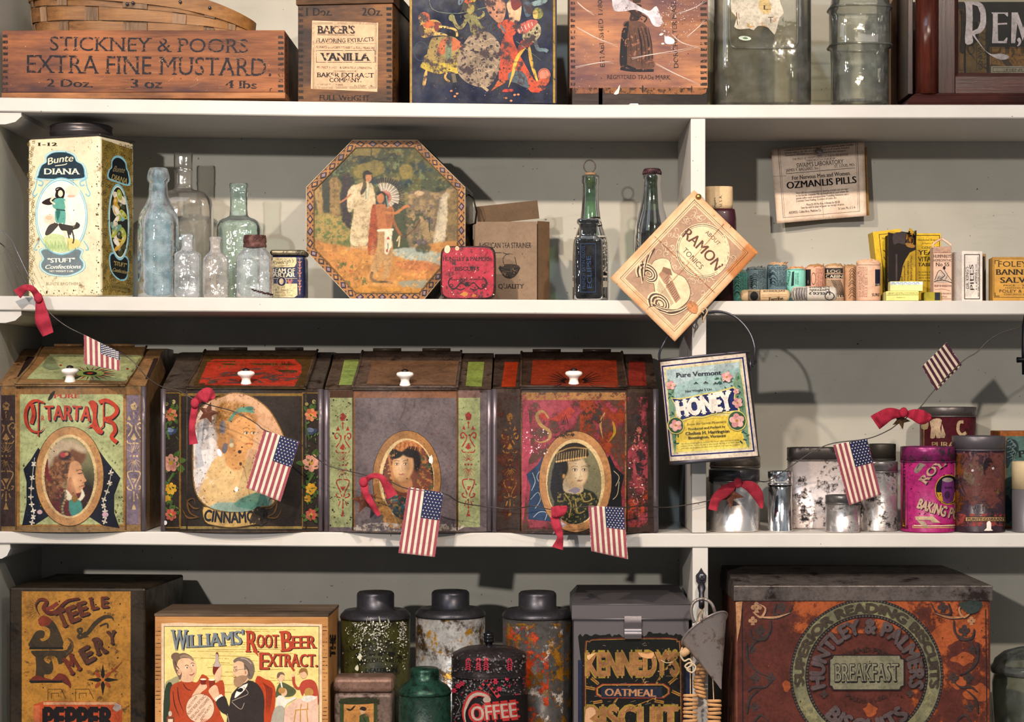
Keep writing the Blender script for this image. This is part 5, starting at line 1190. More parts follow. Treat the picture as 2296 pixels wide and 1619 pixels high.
def lying(x0,x1,yt,yb_,Y,col,label,paint,rot=0):
 k=S*kk(Y);r=(yb_-yt)/2*k;z0=on2(x0,x1);X0,X1=PX(x0,Y),PX(x1,Y);z=z0+r*1.04;t=thing('pill_roll',label,'wrapped bottle',((X0+X1)/2,Y,z0),'paper-wrapped rolls lying down')
 M=Matrix.Translation((X0,Y,z))@Matrix.Rotation(math.pi/2,4,'Y');L=X1-X0;p=Part()
 lathe(p,[(r*.5,.0),(r*.88,L*.035),(r,L*.08),(r*1.01,L*.5),(r,L*.92),(r*.86,L*.97),(r*.4,L)],0,0,PAPER,30,M=M,col=C(col),jit=.03)
 H=Hit(p);H.strip=8;H.hstrip=2.5;D=Decal(p,H,ink(.7,.2,120),.0002,.00002);paint(D);p.build('paper_wrap',t)
 for xx,s_ in((0,-1),(L,1)):
  c=Part();V=[M@Vector((math.cos(a)*r*.75*random.uniform(.7,1.1),math.sin(a)*r*.75*random.uniform(.7,1.1),xx-s_*.001))for a in np.linspace(0,6.0,12)]+[M@Vector((0,0,xx+s_*.0006))]
  c.add(V,[(i,(i+1)%12,12)for i in range(12)],PAPER,C('#8a6a4c'));c.build('twisted_end',t)
def pr1(D):
 D.rect(1677,652,1704,674,'#8a7a66');D.ell(1691,664,9,10,'#1c1a1c');D.line([(1704,649),(1704,675)],1.4,dk);D.text("BOTANICAL JUICE",1712,655,1760,654,3.6,dk,.03);D.text("Ferrine",1724,674,1756,672,7,dk,.03,True)
 D.line([(1708,662),(1764,661)],.7,'#a8835c');D.line([(1708,666),(1764,665)],.7,'#a8835c')
lying(1660,1771,649,675,.016,'#cbb08c','cream wrapped medicine roll lying in front of the teal bottles, black oval at left',pr1)
def pr2(D):
 D.rect(1778,645,1808,673,'#a8a09a')
 for i in range(5):D.line([(1781+i*6,646),(1779+i*6,660),(1782+i*6,672)],1.2,'#3a3638',3)
 D.line([(1809,644),(1809,674)],1.2,dk)
 D.text("Purgative",1860,646,1814,646,-4.5,dk,.01,True);D.text("Pleasant",1860,652.5,1814,652,-5,dk,.02,True);D.text("Pierce's",1862,661,1814,660,-8,dk,.03,True);D.ell(1860,664,11,9,dk,.84)
lying(1774,1876,642,674,.014,'#c8beb2','greyish wrapped roll lying upside down, right of the other lying roll',pr2)
def syrup_box():
 Y=.06;z0=on2(1600,1645);p=Part();X=PX(1606,Y);r=38*S*kk(Y);t=thing('syrup_bottle','maroon wrapped bottle with cream paper top standing against the right of the divider','bottle',(X+.004,Y,z0))
 lathe(p,[(r,z0),(r,PZ(490,Y)),(r*.95,PZ(478,Y)),(r*.9,PZ(470,Y))],X+.004,Y,plain('#32121a',.4,coat=.3),40,.8,3);p.build('body',t)
 c=Part();r2=32*S*kk(Y);lathe(c,[(r2*.97,PZ(469.5,Y)),(r2,PZ(460,Y)),(r2,PZ(430,Y)),(r2*.98,PZ(420,Y))],X+.003,Y,PAPER,40,.8,3,col=hx('#cdb18c'))
 H=Hit(c);D=Decal(c,H,PRINTC);D.text("Papers.",1606,465,1604,442,5,dk,.02,True);D.text("U. S. A.",1619,463,1618,438,5.5,dk,.03,True);c.build('paper_top',t)
syrup_box()
YL='#d9b32c'
def carton(name,label,x0,x1,top,Y,depth,col,paint,tilt=0,Y2=None,cat='box',side=None,rough=.5,base=None,group=None):
 z0=on2(x0,x1)if base is None else base;B=Box((x0,Y),(x1,Y if Y2 is None else Y2),top,z0+.0003,depth)
 if tilt:
  B.M=B.M@Matrix.Translation((0 if tilt<0 else B.w,0,0))@Matrix.Rotation(tilt,4,'Y')@Matrix.Translation((0 if tilt<0 else-B.w,0,0));B.front=Plane(B.M@Vector((0,0,0)),B.n)
 p=Part();B.box(p,0,B.w,0,depth,0,B.h,ink(rough,.2,70,speck='#5a4420',samt=.3,g=.16),.0006,col=C(col));D=Decal(p,B.front,ink(.55,.15,100),.0002)
 paint(D,B);return tag(p.build(name),label,cat,group),B
def yeast(D,B,x0=None):
 q=[(2052,524),(2109,524)]
 D.frame(2053,527,2107,674,1.2,'#2a2410');D.text("Norsated Brand",2058,540,2102,540,4.5,'#3a3010',.01,True);D.text("(Vitamin B)",2068,547,2094,547,3,'#3a3010')
 D.text("GENUINE",2067,558,2106,558,5.5,'#2a2410',.0,True);D.text("YEAST",2058,571,2112,571,10,'#2a2410',.02,True);D.text("VITAMINE",2058,586,2118,586,10,'#2a2410',.02,True);D.text("TABLETS",2058,597,2110,597,7.5,'#2a2410',.03,True)
 D.scrawl(2060,606,2100,632,4,3,'#3a3010',True)
carton('yeast_carton','yellow yeast tablet carton standing upright at the right of the charred packet',2048,2110,523,.06,.035,YL,yeast,group='yellow yeast cartons')
def yeast2(D,B):
 sh=lambda y:(y-520)*.11
 D.T=lambda x,y:(x+sh(y),y-(x-1964)*.10+4)
 D.frame(1970,522,2019,670,1.2,'#2a2410');D.text("Norsated Brand",1976,534,2016,534,4.5,'#3a3010',.01,True);D.text("GENUINE",1984,553,2016,553,5.5,'#2a2410',0,True)
 D.text("YEAST",1975,568,2020,568,10,'#2a2410',.02,True);D.text("VITAMINE",1975,583,2024,583,9.5,'#2a2410',.02,True);D.text("TABLETS",1976,596,2020,596,8,'#2a2410',.03,True);D.text("50c",1980,614,1992,614,6,'#2a2410',0,True)
 D.T=None
carton('yeast_carton','leaning yellow yeast tablet carton at the left of the charred packet',1975,2038,519,.055,.04,YL,yeast2,tilt=-.115,group='yellow yeast cartons')
def charred():
 Y=.03;z0=on2(1992,2054);B=Box((1991,Y),(2053,Y),522,z0,.022);t=thing('burnt_packet','yellow tablet packet with torn, blackened cardboard side between two yeast cartons','packet',B.loc)
 w,h,d=B.w,B.h,B.d;p=Part();n=14;top=[(i/n,h*(1.0+random.uniform(-.03,.03)+(.05 if i>10 else 0)))for i in range(n+1)];th=.0012
 V=[B.M@Vector((u*w,0,0))for u,_ in top]+[B.M@Vector((u*w,0,z))for u,z in top];V+=[v+Vector((0,th,0))for v in V];m=n+1
 F=[(i,i+1,m+i+1,m+i)for i in range(n)]+[(2*m+i+1,2*m+i,3*m+i,3*m+i+1)for i in range(n)]+[(m+i,m+i+1,3*m+i+1,3*m+i)for i in range(n)]
 p.add(V,F,ink(.6,.4,60,speck='#0f0a08',samt=.42),hx('#caa428'));B.box(p,0,th,th,d,0,h*.97,ink(.7,.4,60),col=hx('#241812'));B.box(p,w-th,w,th,d,0,h*.93,ink(.7,.4,60),col=hx('#6a4c1c'));B.box(p,0,w,d-th,d,0,h*.9,ink(.7,.4,60),col=hx('#2c1e14'))
 D=Decal(p,B.front,ink(.7,.35,60,speck='#5a4234',samt=.3),.0003)
 D.poly([(1991,521),(2006,524),(2022,519),(2040,522),(2052,528),(2053,560),(2040,566),(2030,582),(2024,596),(2020,620),(2014,640),(2008,676),(1991,676)],'#251815')
 D.poly([(2003,524),(2030,522),(2038,538),(2030,548),(2014,545),(2004,548)],'#4d4040',3);D.poly([(2030,545),(2044,546),(2052,552),(2046,556),(2034,553)],'#b0803c',3);D.rect(2008,570,2012,676,'#5a4a46');D.poly([(2040,528),(2046,524),(2048,545),(2042,548)],'#a8742c',2)
 k='#2a2410';D.mat=ink(.6,.1)
 D.text("YEAST VITAMINE TABLETS",2041,574,2041,660,4,k,.01,True);D.text("CONTAIN NO DRUGS",2034,585,2034,655,4,k,.01,True);D.text("guaranteed to be absolutely",2027,596,2027,650,3.4,k);D.text("pure food",2021,620,2021,648,3.4,k)
 p.build('packet_body',t)
 c=Part();r=random.Random(6)
 for i in range(9):
  x=2030+i*2.6;a=P(x,530+r.uniform(-3,20),Y-.001);e=P(x+r.uniform(-3,4),516+r.uniform(-2,14),Y-.004-r.random()*.006);s_=Vector((.0022,.001,.0004));c.add([a,a+s_,e+s_,e],[(0,1,2,3)],ink(.8,.4,60,speck='#a8742c',samt=.4),hx('#2a1c16'))
 c.build('torn_flaps',t)
charred()
def hum():
 Y=.028;z0=on2(2092,2134);B=Box((2093,Y),(2134,Y),553,z0,.024);t=thing('paper_packet','pink homeopathic remedy packet numbered 55 with a creased gabled paper top','packet',B.loc);w,h,d=B.w,B.h,B.d
 p=Part();B.box(p,0,w,0,d,0,h,PAPER,.001,col=hx('#ddb9a2'));D=Decal(p,B.front,ink(.7,.2,100),.0002);k='#3a2a28'
 D.rect(2094,553,2133,568,'#d0a890');D.line([(2094,566),(2133,566)],.8,'#8a5a50');D.text("HUMPHREYS'",2093,578,2134,578,7,'#7a5a50',.04,True);D.text("HOMEOPATHIC",2093,586.5,2134,586.5,5.5,'#6a4c44',.02);D.text("No 55",2098,597,2128,597,8,k,.02,True)
 D.poly([(2096,628),(2102,612),(2108,606),(2114,612),(2116,602),(2120,600),(2122,608),(2128,622),(2134,632),(2100,634)],'#e8d0bc',2);D.line([(2096,628),(2102,612),(2108,606),(2114,612),(2118,618),(2106,626)],1.4,k,4);D.line([(2117,604),(2120,610),(2128,622),(2134,630)],1.2,k,4);D.ell(2117,601,3,4,k);D.line([(2094,632),(2112,628),(2134,634)],1.6,k,4)
 for i in range(8):D.line([(2100+i*3,630-(i%3)*4),(2104+i*3,620-(i%2)*3)],.8,k)
 D.text("RELIEF OF INDIGESTION",2095,643,2133,643,4,'#8a4c44',.03);D.line([(2096,650),(2112,648),(2130,652)],.7,'#a05a50',4);D.text("HUMPHREYS' MEDICINE CO.",2096,660,2133,660,3.4,k);D.text("New York.",2104,667,2124,667,3.6,k,0,True);D.line([(2094,670),(2133,670)],.8,'#8a5a50')
 p.build('packet_body',t)
 c=Part();f=[P(2093,553,Y),P(2091,545,Y-.001),P(2113,535,Y+.010),P(2134,549,Y),P(2134,553,Y),P(2117,544,Y+.006),P(2113,540,Y+.004),P(2096,549,Y)]
 m=PAPER;tube(c,cr_curve([tuple(x)for x in(P(2093,556,Y),P(2092,548,Y),P(2102,540,Y+.004),P(2113,535,Y+.01))],5),.0016,m,6,col=hx('#d9b49a'),flat=.5);tube(c,cr_curve([tuple(x)for x in(P(2112,535,Y+.01),P(2124,543,Y+.003),P(2133.5,551,Y+.001))],5),.0018,m,6,col=hx('#e3c2a8'),flat=.6);c.build('gabled_top',t)
hum()
def pale(D,B):pass
zb_=on2(1987,2050)
o,Bx=carton('match_box','pale yellow small carton lying flat, bottom of the little stack',1987,2060,653,.008,.042,'#e3dc8c',lambda D,B:(D.line([(1988,662),(2060,661)],.8,'#8a8240'),D.text("CARTER'S LITTLE PILLS FOR HEADACHE",1990,660,2058,659,4,'#9a8e50'),D.poly([(2010,666),(2030,666),(2030,668),(2010,668)],'#d8d07c')),Y2=.006,cat='box')
carton('match_box','pale yellow small carton with silvery blue edge, on top of the little stack',1996,2069,631,.009,.036,'#e9e3a0',lambda D,B:(D.rect(1996,632,2069,638.5,'#dfe6ea'),[D.line([(2000+i*9,636),(2004+i*9,633),(2007+i*9,637)],1,'#7f9fc0',3)for i in range(7)]),Y2=.007,base=zb_+Bx.h+.0002)
carton('match_box','olive yellow little box with dark end behind the flat carton stack',2072,2110,655,.022,.02,'#a89a30',lambda D,B:D.rect(2096,656,2108,673,'#2c3040'))
def king(D,B):
 k='#1f1c20';D.frame(2162,570,2197,671,1.6,k);D.text("DR. KING'S",2173,647,2171,598,6.5,k,.01,True);D.text("NEW LIFE",2178,630,2177,606,3,k);D.text("PILLS",2184,650,2182,593,8.5,k,.0)
 D.text("PREPARED BY",2187.6,633,2187,610,2,k);D.text("H. E. BUCKLEN & CO.",2191,650,2190,592,3,k,.02,True);D.text("NEW YORK, ST. LOUIS, FORMERLY CHICAGO",2195,665,2194,576,2.6,k,.02)
 for i in range(5):D.line([(2164+i*3,664),(2170+i*4,648)],.5,'#8a7c78')
carton('pill_carton','white upright pill carton with black ruled border, lettering running upward',2157,2203,563,.022,.03,'#e9ddd2',king,Y2=.03)
carton('pill_carton','dark-edged thin carton peeping out behind the white pill carton',2196,2211,569,.062,.012,'#9a7c52',lambda D,B:D.rect(2203.5,575,2208,673,'#221c1c'))
def foley(D,B):
 k='#33261a';D.frame(2228,580,2372,667,.9,'#5a4420');D.text("FOLEY'S",2237,598,2318,598,12,k,.01,True);D.text("BANNER",2233,616,2320,616,12,k,.03,True);D.text("SALVE",2243,634,2312,634,12,k,.03,True)
 D.text("PRICE  -  30c",2250,642,2306,642,3.6,k);D.text("PREPARED BY",2254,647,2300,647,2.6,k);D.text("FOLEY & CO.",2241,656,2318,656,6.6,k);D.text("CHICAGO, ILL.",2251,662,2306,662,3.8,k)
 for y,s_ in((584,1),(664,-1)):D.line([(2230,y),(2236,y),(2241,y+s_*0)],1.6,'#4a3820');D.line([(2231,y),(2231,y+s_*8)],1.6,'#4a3820')
 D.line([(2224,577),(2300,577)],.7,'#a8742c')
carton('salve_carton','orange-yellow banner salve carton at far right end of the second shelf',2226,2380,576,.02,.04,'#cf9c48',foley,Y2=.012)
# ---- third shelf: store bins
STEELK=tin('#6a5c54','#2a201a',.42,45,.36,.5,spec2='#a88a6c',amt2=.22)
def store_bin(xl,xr,hx0,hx1,label,mats,lidpaint,art,beads=True,ztop=790,zf=872,xoff=0,yaw=0,sides=None,knobc='#e8ddd4'):
 """bow-fronted bin: hx0..hx1 = photo x of the lid and centre panel"""
 body,lidm,trim=mats;z0=zs(3,PX(xl+40,0),PX(xr-20,0));Y0=.012;k=S;X0,X1=PX(xl,Y0),PX(xr,Y0);W=X1-X0
 ul,ur=(hx0-xl)/(xr-xl),(hx1-xl)/(xr-xl);bow=.026;z1=PZ(zf,Y0);zt=PZ(ztop,.14);YB=.215
 t=thing('store_bin',label,'tin bin',((X0+X1)/2,.1,z0));yf=lambda u:Y0-bow*(1-abs(2*u-1)**2.2)
 def fx(u):return X0+W*u
 p=Part();n=48;us=[i/n for i in range(n+1)];V=[];zz=[z0,z0+.003,z0+(z1-z0)*.5,z1-.0015,z1];off=[0,0,0,0,0]
 for z,o in zip(zz,off):V+=[(fx(u),yf(u)+o,z)for u in us]
 F=[(j*(n+1)+i,j*(n+1)+i+1,(j+1)*(n+1)+i+1,(j+1)*(n+1)+i)for j in range(4)for i in range(n)]
 p.add(V,F,body,smooth=True)
 p.add([(fx(u),yf(u),z0)for u in us]+[(X1,YB,z0),(X0,YB,z0)],[tuple(range(n+3))[::-1]],body)
 D=Decal(p,Hit(p),PRINT,.0003,.00005);art(D);pf=p.build('front_panel',t)
 S_=Part();hood=[(Y0,z1),(Y0+.02,z1+(zt-z1)*.18),(Y0+.05,z1+(zt-z1)*.40),(Y0+.09,z1+(zt-z1)*.68),(.14,zt),(YB,zt+.001)];hood=cr_curve(hood,3)
 for X in(X0,X1):
  q=[(X,Y0+.0005,z0+.0005)]+[(X,a,b)for a,b in hood]+[(X,YB,z0+.0005)];S_.add(q,[tuple(range(len(q)))],trim)
 S_.add([(X0,YB,z0),(X1,YB,z0),(X1,YB,zt),(X0,YB,zt)],[(0,1,2,3)],trim);S_.build('side_panels',t)
 hp=Part();m=len(hood);V=[]
 uu=[0,.02,ul,ul+.001,ur-.001,ur,.98,1]
 us2=[i/30 for i in range(31)]
 for j,(y,z)in enumerate(hood):
  f=max(0,1-(y-Y0)/.05)
  V+=[(fx(u),y-(bow*(1-abs(2*u-1)**2.2)*f),z+.0004)for u in us2]
 hp.add(V,[(j*31+i,j*31+i+1,(j+1)*31+i+1,(j+1)*31+i)for j in range(m-1)for i in range(30)],trim,smooth=True)
 hh=Hit(hp);hh.hstrip=5.;D=Decal(hp,hh,PRINT,.0005)
 if sides:sides(D)
 hp.build('hood',t)
 lid=Part();V=[];us3=[ul+(ur-ul)*i/24 for i in range(25)];hl=[(a,b)for a,b in hood if a<=.141]
 hl=[(Y0-.0045,z1-.0008)]+hl;mm=len(hl)
 for lift in(.0042,.0008):
  for j,(y,z)in enumerate(hl):
   f=max(0,1-(y-Y0)/.05)if j else 1.0
   V+=[(fx(u),y-(bow*(1-abs(2*u-1)**2.2)*min(1,f)),z+lift)for u in us3]
 L=25*mm;F=[(j*25+i,j*25+i+1,(j+1)*25+i+1,(j+1)*25+i)for j in range(mm-1)for i in range(24)]
 F+=[(i+1,i,L+i,L+i+1)for i in range(24)];F+=[((j+1)*25,j*25,L+j*25,L+(j+1)*25)for j in range(mm-1)];F+=[(j*25+24,(j+1)*25+24,L+(j+1)*25+24,L+j*25+24)for j in range(mm-1)]
 lid.add(V,F,lidm,smooth=False)
 for e in(0,24):tube(lid,[Vector(V[j*25+e])+Vector((0,0,.0004))for j in range(mm)],.0018,body,6)
 tube(lid,[Vector(V[i])+Vector((0,-.0004,.0))for i in range(25)],.0015,body,6)
 hh=Hit(lid);hh.hstrip=5.;D=Decal(lid,hh,PRINT,.0005);lidpaint(D);l=lid.build('lid',t)
 kb=Part();uc=(ul+ur)/2;kk_=.0;kx=fx(uc);c=Vector((kx,Y0-bow+.0095,z1+.0062));ax=Matrix.Translation(c)@Matrix.Rotation(.08,4,'X')
 q=[(.0075,-.003),(.0078,0),(.0062,.004),(.0058,.007),(.0075,.010),(.0112,.0125),(.0118,.0150),(.0105,.017),(.006,.0182),(.0045,.0184)]
 lathe(kb,q,0,0,plain(knobc,.18,0,.08,60,.05,coat=.6),32,M=ax);kb2=kb.build('knob',l)
 sc_=Part();lathe(sc_,[(.0052,.0180),(.0045,.0200),(.0022,.0216),(.0003,.022)],0,0,metal('#3a3234','#181414',.4),20,M=ax);sc_.build('knob_screw',kb2)
 if beads:
  for u,nm in((.012,'edge_roll'),(.988,'edge_roll')):
   b=Part();r=.0042;X=fx(u);Yy=yf(u)+.0006;tube(b,[(X,Yy,z0+.0003),(X,Yy,z0+.05),(X,Yy,z1-.05),(X,Yy,z1)],r,metal('#6f6468','#2c1c14',.36,50,.35,.75,stretch=(1,1,.2)),16);b.build(nm,t)
 for u in(ul,ur):
  b=Part();X=fx(u);tube(b,[(X,yf(u)-.0002,z0+.003),(X,yf(u)-.0002,(z0+z1)/2),(X,yf(u)-.0002,z1-.001)],.0011,trim,8);b.build('seam',t)
 for u in(ul+(ur-ul)*.25,ul+(ur-ul)*.75):
  b=Part();tube(b,[(fx(u)-.02,.1385,zt+.0062),(fx(u)+.02,.1385,zt+.0062)],.0022,trim,8);b.build('hinge',l)
 return t
def ornament(D,cx,y0,y1,w,col):
 """vertical stencilled candelabra and palmettes"""
 H=y1-y0;Y=lambda f:y0+H*f;X=lambda f:cx+w*f;st=D.step;D.step=.000001
 for s_ in(-1,1):
  D.line([(X(0),Y(.07)),(X(.0),Y(.14))],2.2,col)
  D.poly([(X(.18*s_),Y(.155)),(X(.30*s_),Y(.11)),(X(.42*s_),Y(.155))],col)
  D.line([(X(.1*s_),Y(.22)),(X(.34*s_),Y(.18)),(X(.5*s_),Y(.2)),(X(.42*s_),Y(.235)),(X(.3*s_),Y(.22))],3,col,4)
  D.line([(X(.12*s_),Y(.2)),(X(.14*s_),Y(.25)),(X(.42*s_),Y(.32))],2.8,col,4)
  D.line([(X(.1*s_),Y(.37)),(X(.34*s_),Y(.37)),(X(.44*s_),Y(.345))],2.6,col,4)
  for a in(10,32,54,76):
   r_=math.radians(a);D.line([(X(s_*.09*math.sin(r_)),Y(.46)-w*.12*math.cos(r_)),(X(s_*.46*math.sin(r_)),Y(.46)-w*.8*math.cos(r_))],3.2,col,taper=True);D.line([(X(s_*.09*math.sin(r_)),Y(.52)+w*.12*math.cos(r_)),(X(s_*.46*math.sin(r_)),Y(.52)+w*.8*math.cos(r_))],3.2,col,taper=True)
  D.line([(X(.05*s_),Y(.63)),(X(.36*s_),Y(.64)),(X(.36*s_),Y(.68)),(X(.12*s_),Y(.76)),(X(.06*s_),Y(.8))],2.8,col,4)
  D.line([(X(.12*s_),Y(.81)),(X(.34*s_),Y(.80)),(X(.42*s_),Y(.775)),(X(.3*s_),Y(.77))],2.8,col,4);D.line([(X(.16*s_),Y(.84)),(X(.26*s_),Y(.89))],2.4,col)
  D.ell(X(.2*s_),Y(.49),2.4,2.4,col,n=10)
 D.poly([(X(-.22),Y(.01)),(X(0),Y(-.02)),(X(.22),Y(.01)),(X(.14),Y(.06)),(X(-.14),Y(.06))],col);D.ell(X(0),Y(.085),2.6,2.6,col,n=10)
 D.poly([(X(-.2),Y(.33)),(X(0),Y(.275)),(X(.2),Y(.33)),(X(0),Y(.345))],col);D.ell(X(0),Y(.37),2.4,2.4,col,n=10);D.ell(X(0),Y(.49),2.6,2.6,col,n=10)
 D.poly([(X(-.18),Y(.70)),(X(.18),Y(.70)),(X(0),Y(.745))],col);D.line([(X(0),Y(.82)),(X(0),Y(.9))],2.4,col);D.poly([(X(-.14),Y(.99)),(X(0),Y(.92)),(X(.14),Y(.99))],col);D.ell(X(0),Y(.905),2.4,2.4,col,n=10);D.step=st
OV=ink(.4,.2,90,speck='#3a281c',samt=.31)
def oval_frame(D,cx,cy,rx,ry,col='#b98a54',col2='#8a6a34',inner=.77):
 D.ell(cx,cy,rx,ry,'#4a3420',n=56);D.ell(cx,cy,rx*.985,ry*.99,col,n=56);D.ell(cx,cy,rx*inner*1.04,ry*(inner+.05)*1.02,'#d8bc8c',n=56)
def flowers(D,x,y,R,c,c2,seed=1,leaf='#4f6a34'):
 r=random.Random(seed)
 for i in range(5):a=r.random()*6.28;D.poly([(x+math.cos(a)*R*.5,y+math.sin(a)*R*.5),(x+math.cos(a+.3)*R*1.3,y+math.sin(a+.3)*R*1.3),(x+math.cos(a+.1)*R*1.8,y+math.sin(a+.1)*R*1.8),(x+math.cos(a-.2)*R*1.2,y+math.sin(a-.2)*R*1.2)],leaf,3)
 for i in range(7):a=i*.9+seed;D.ell(x+math.cos(a)*R*.55,y+math.sin(a)*R*.6,R*.48,R*.36,lerp(C(c),C(c2),r.random()),rot=math.degrees(a),n=14)
 D.ell(x,y,R*.25,R*.25,'#c9a23c',n=12)
def sprig(D,pts,col,seed=1):
 r=random.Random(seed);c=cr_curve(pts,6);D.line(c,1.2,col)
 for i in range(2,len(c),3):
  x,y=c[i];a=r.uniform(0,6.28)
  for j in range(4):D.ell(x+math.cos(a+j*1.57)*3.4,y+math.sin(a+j*1.57)*3.4,3.1,1.9,col,rot=math.degrees(a+j*1.57),n=10)
def face(cv,cx,cy,w,h,sk='#d0a882',shade='#8f6a4c',dirx=.2,hair='#5a4030',lip='#a05a4c',eye='#2c2220',tilt=0):
 """three-quarter face; w,h half sizes"""
 cv.ell(cx,cy,w,h,sk,1,.18,tilt);cv.ell(cx-dirx*w*2.2,cy+h*.1,w*.55,h*.8,shade,.45,1.1);cv.ell(cx,cy+h*.85,w*.6,h*.25,shade,.35,1.2)
 cv.ell(cx+dirx*w*.9,cy-h*.1,w*.4,h*.6,lerp(C(sk),(1,.9,.75),.4),.5,1.4)
 fx=cx+dirx*w
 for s_ in(-1,1):
  ex=fx+s_*w*.42;ey=cy-h*.12;cv.ell(ex,ey,w*.22,h*.10,shade,.6,.8);cv.ell(ex,ey,w*.15,h*.055,'#e8dcc8',.8,.5);cv.ell(ex+w*.02,ey,w*.075,h*.06,eye,.95,.5);cv.line([(ex-w*.2,ey-h*.05),(ex,ey-h*.09),(ex+w*.2,ey-h*.04)],.9,eye,.8);cv.line([(ex-w*.25,ey-h*.18),(ex,ey-h*.25),(ex+w*.25,ey-h*.19)],1.2,hair,.8)
 cv.line([(fx+w*.04,cy-h*.08),(fx+w*.1,cy+h*.2),(fx+w*.16,cy+h*.28)],1.1,shade,.6);cv.line([(fx-w*.06,cy+h*.32),(fx+w*.08,cy+h*.34),(fx+w*.18,cy+h*.31)],1.,shade,.5)
 cv.line([(fx-w*.2,cy+h*.53),(fx,cy+h*.55),(fx+w*.24,cy+h*.52)],1.7,lip,.95);cv.line([(fx-w*.1,cy+h*.59),(fx+w*.14,cy+h*.59)],1.8,lip,.6)
def profile(cv,pts,sk,shade):cv.poly(pts,sk,1,4,1)
def art1(D):
 lg='#b5b988';D.rect(0,872,340,884,'#9a7248');D.rect(38,884,282,1180,'#a87c48');D.rect(45,884,276,1176,lg)
 D.rect(283,886,313,1176,'#8a7a88');D.rect(0,886,34,1180,'#4a3a38');D.mat=INKW2;ornament(D,300,905,1145,36,'#d8bd92');ornament(D,14,905,1145,40,'#9a7a50');D.mat=OV
 D.mat=PRINT
 D.text("PURE",121,893,178,893,9,'#b54a3c',.05,True)
 rd='#c04a34';bk='#1c2030'
 D.text("TARTA",102,943,202,945,33,rd,.05,sh=(2.5,2.5),shc=bk,arc=2)
 D.text("R",93,943,100,943,11,rd,.03)
 for c,o in((bk,2.5),(rd,0)):
  D.line([(96+o,902+o),(80+o,898+o),(66+o,906+o),(58+o,925+o),(60+o,950+o),(72+o,966+o),(90+o,968+o),(99+o,958+o)],8,c,5,taper=True);D.line([(72+o,906+o),(76+o,930+o),(70+o,950+o)],9,c,4);D.line([(87+o,900+o),(86+o,978+o)],3,c);D.line([(92+o,900+o),(100+o,904+o)],4,c)
  D.poly([(a+o,b+o)for a,b in[(198,902),(210,898),(218,908),(216,935),(222,958),(232,966),(226,974),(214,968),(206,958),(194,960),(206,950),(208,925)]],c,2)
  D.line([(222+o,902+o),(238+o,898+o),(256+o,908+o),(262+o,922+o),(250+o,936+o),(234+o,940+o),(252+o,948+o),(258+o,965+o),(250+o,980+o),(262+o,992+o)],9,c,5);D.line([(232+o,898+o),(232+o,955+o),(224+o,962+o)],3,c)
 nv='#1f2434';D.poly([(86,1004),(70,1030),(53,1052),(60,1080),(60,1130),(50,1178),(80,1176),(120,1150),(110,1030)],nv);D.poly([(218,1004),(236,1030),(270,1072),(256,1110),(256,1150),(268,1184),(230,1178),(196,1156),(200,1050)],nv)
 sprig(D,[(78,1026),(72,1080),(70,1120),(76,1150),(72,1174)],'#d8cdbc',1);sprig(D,[(250,1050),(244,1090),(232,1125),(236,1150),(234,1172)],'#d8cdbc',2);D.ell(90,1148,6,5,'#c8a8a8');D.ell(236,1154,7,6,'#c8a8b0')
 D.mat=OV;oval_frame(D,156,1068,77,112,'#bf9060')
 cv=Canvas(94,980,218,1160,1.1,'#7d7a5c',21);cv.ell(130,1000,60,50,'#a89f7c',.6,1.2);cv.ell(195,1110,30,50,'#2c2624',.8,.8);cv.wob=1.6
 cv.poly([(104,1110),(120,1090),(150,1096),(180,1100),(205,1110),(214,1165),(94,1165)],'#6a2c30',1,4);cv.poly([(186,1092),(205,1098),(212,1140),(200,1160),(180,1150)],'#3a2428',.9,4)
 hr='#7a543c'
 for a in((128,1050,30,40),(118,1075,22,30),(150,1030,36,26),(112,1100,18,24),(172,1022,22,18)):cv.ell(*a,hr,.95,.4)
 cv.mottle('#a87c58',.05,6,31,.7,cv.m*(((cv.X-132)/40)**2+((cv.Y-1058)/62)**2<1),6);cv.mottle('#4a3026',.12,7,32,.7,cv.m*(((cv.X-128)/38)**2+((cv.Y-1062)/62)**2<1),6)
 cv.wob=.4
 cv.poly([(158,1040),(172,1034),(182,1044),(184,1056),(190,1070),(194,1078),(189,1082),(190,1090),(186,1094),(184,1102),(172,1106),(160,1102),(152,1080)],'#c99c78',1,4);cv.poly([(152,1080),(160,1070),(170,1100),(172,1120),(156,1122),(148,1104)],'#a87a5c',.9,4);cv.ell(170,1080,9,14,'#dcb48c',.5,1)
 cv.line([(176,1062),(184,1061)],2.2,'#2c1e1a');cv.line([(172,1056),(180,1053),(186,1056)],1.4,'#5a3a2c');cv.line([(182,1090),(188,1089)],2,'#8a4038');cv.line([(190,1081),(186,1083)],1.4,'#7a4c38')
 for a in((124,1004,22,14,-30),(112,1024,10,24,10),(150,996,28,10,0),(180,1006,18,8,20),(136,1012,22,9,-20)):cv.ell(a[0],a[1],a[2],a[3],'#b8a68e',.85,.7,a[4])
 cv.line([(104,1030),(106,1060),(112,1076)],8,'#7a3238');cv.ell(146,1022,14,11,'#3f2c30',.95,.5);cv.ell(142,1020,7,6,'#b0504c',1,.5);cv.ell(150,1018,4,4,'#b8785c')
 cv.poly([(150,1098),(162,1112),(176,1118),(182,1108),(184,1096),(190,1112),(176,1126),(158,1124),(144,1112)],'#d8cdb8',1,3);cv.poly([(156,1122),(180,1122),(184,1150),(160,1156)],'#4f8a80',1,3);cv.ell(168,1118,7,8,'#8a6a3a');cv.line([(146,1104),(138,1130),(146,1160)],6,'#4a4038')
 for y in range(1100,1160,7):cv.ell(144+math.sin(y)*4,y,3,3,'#9a8a6c',.8);
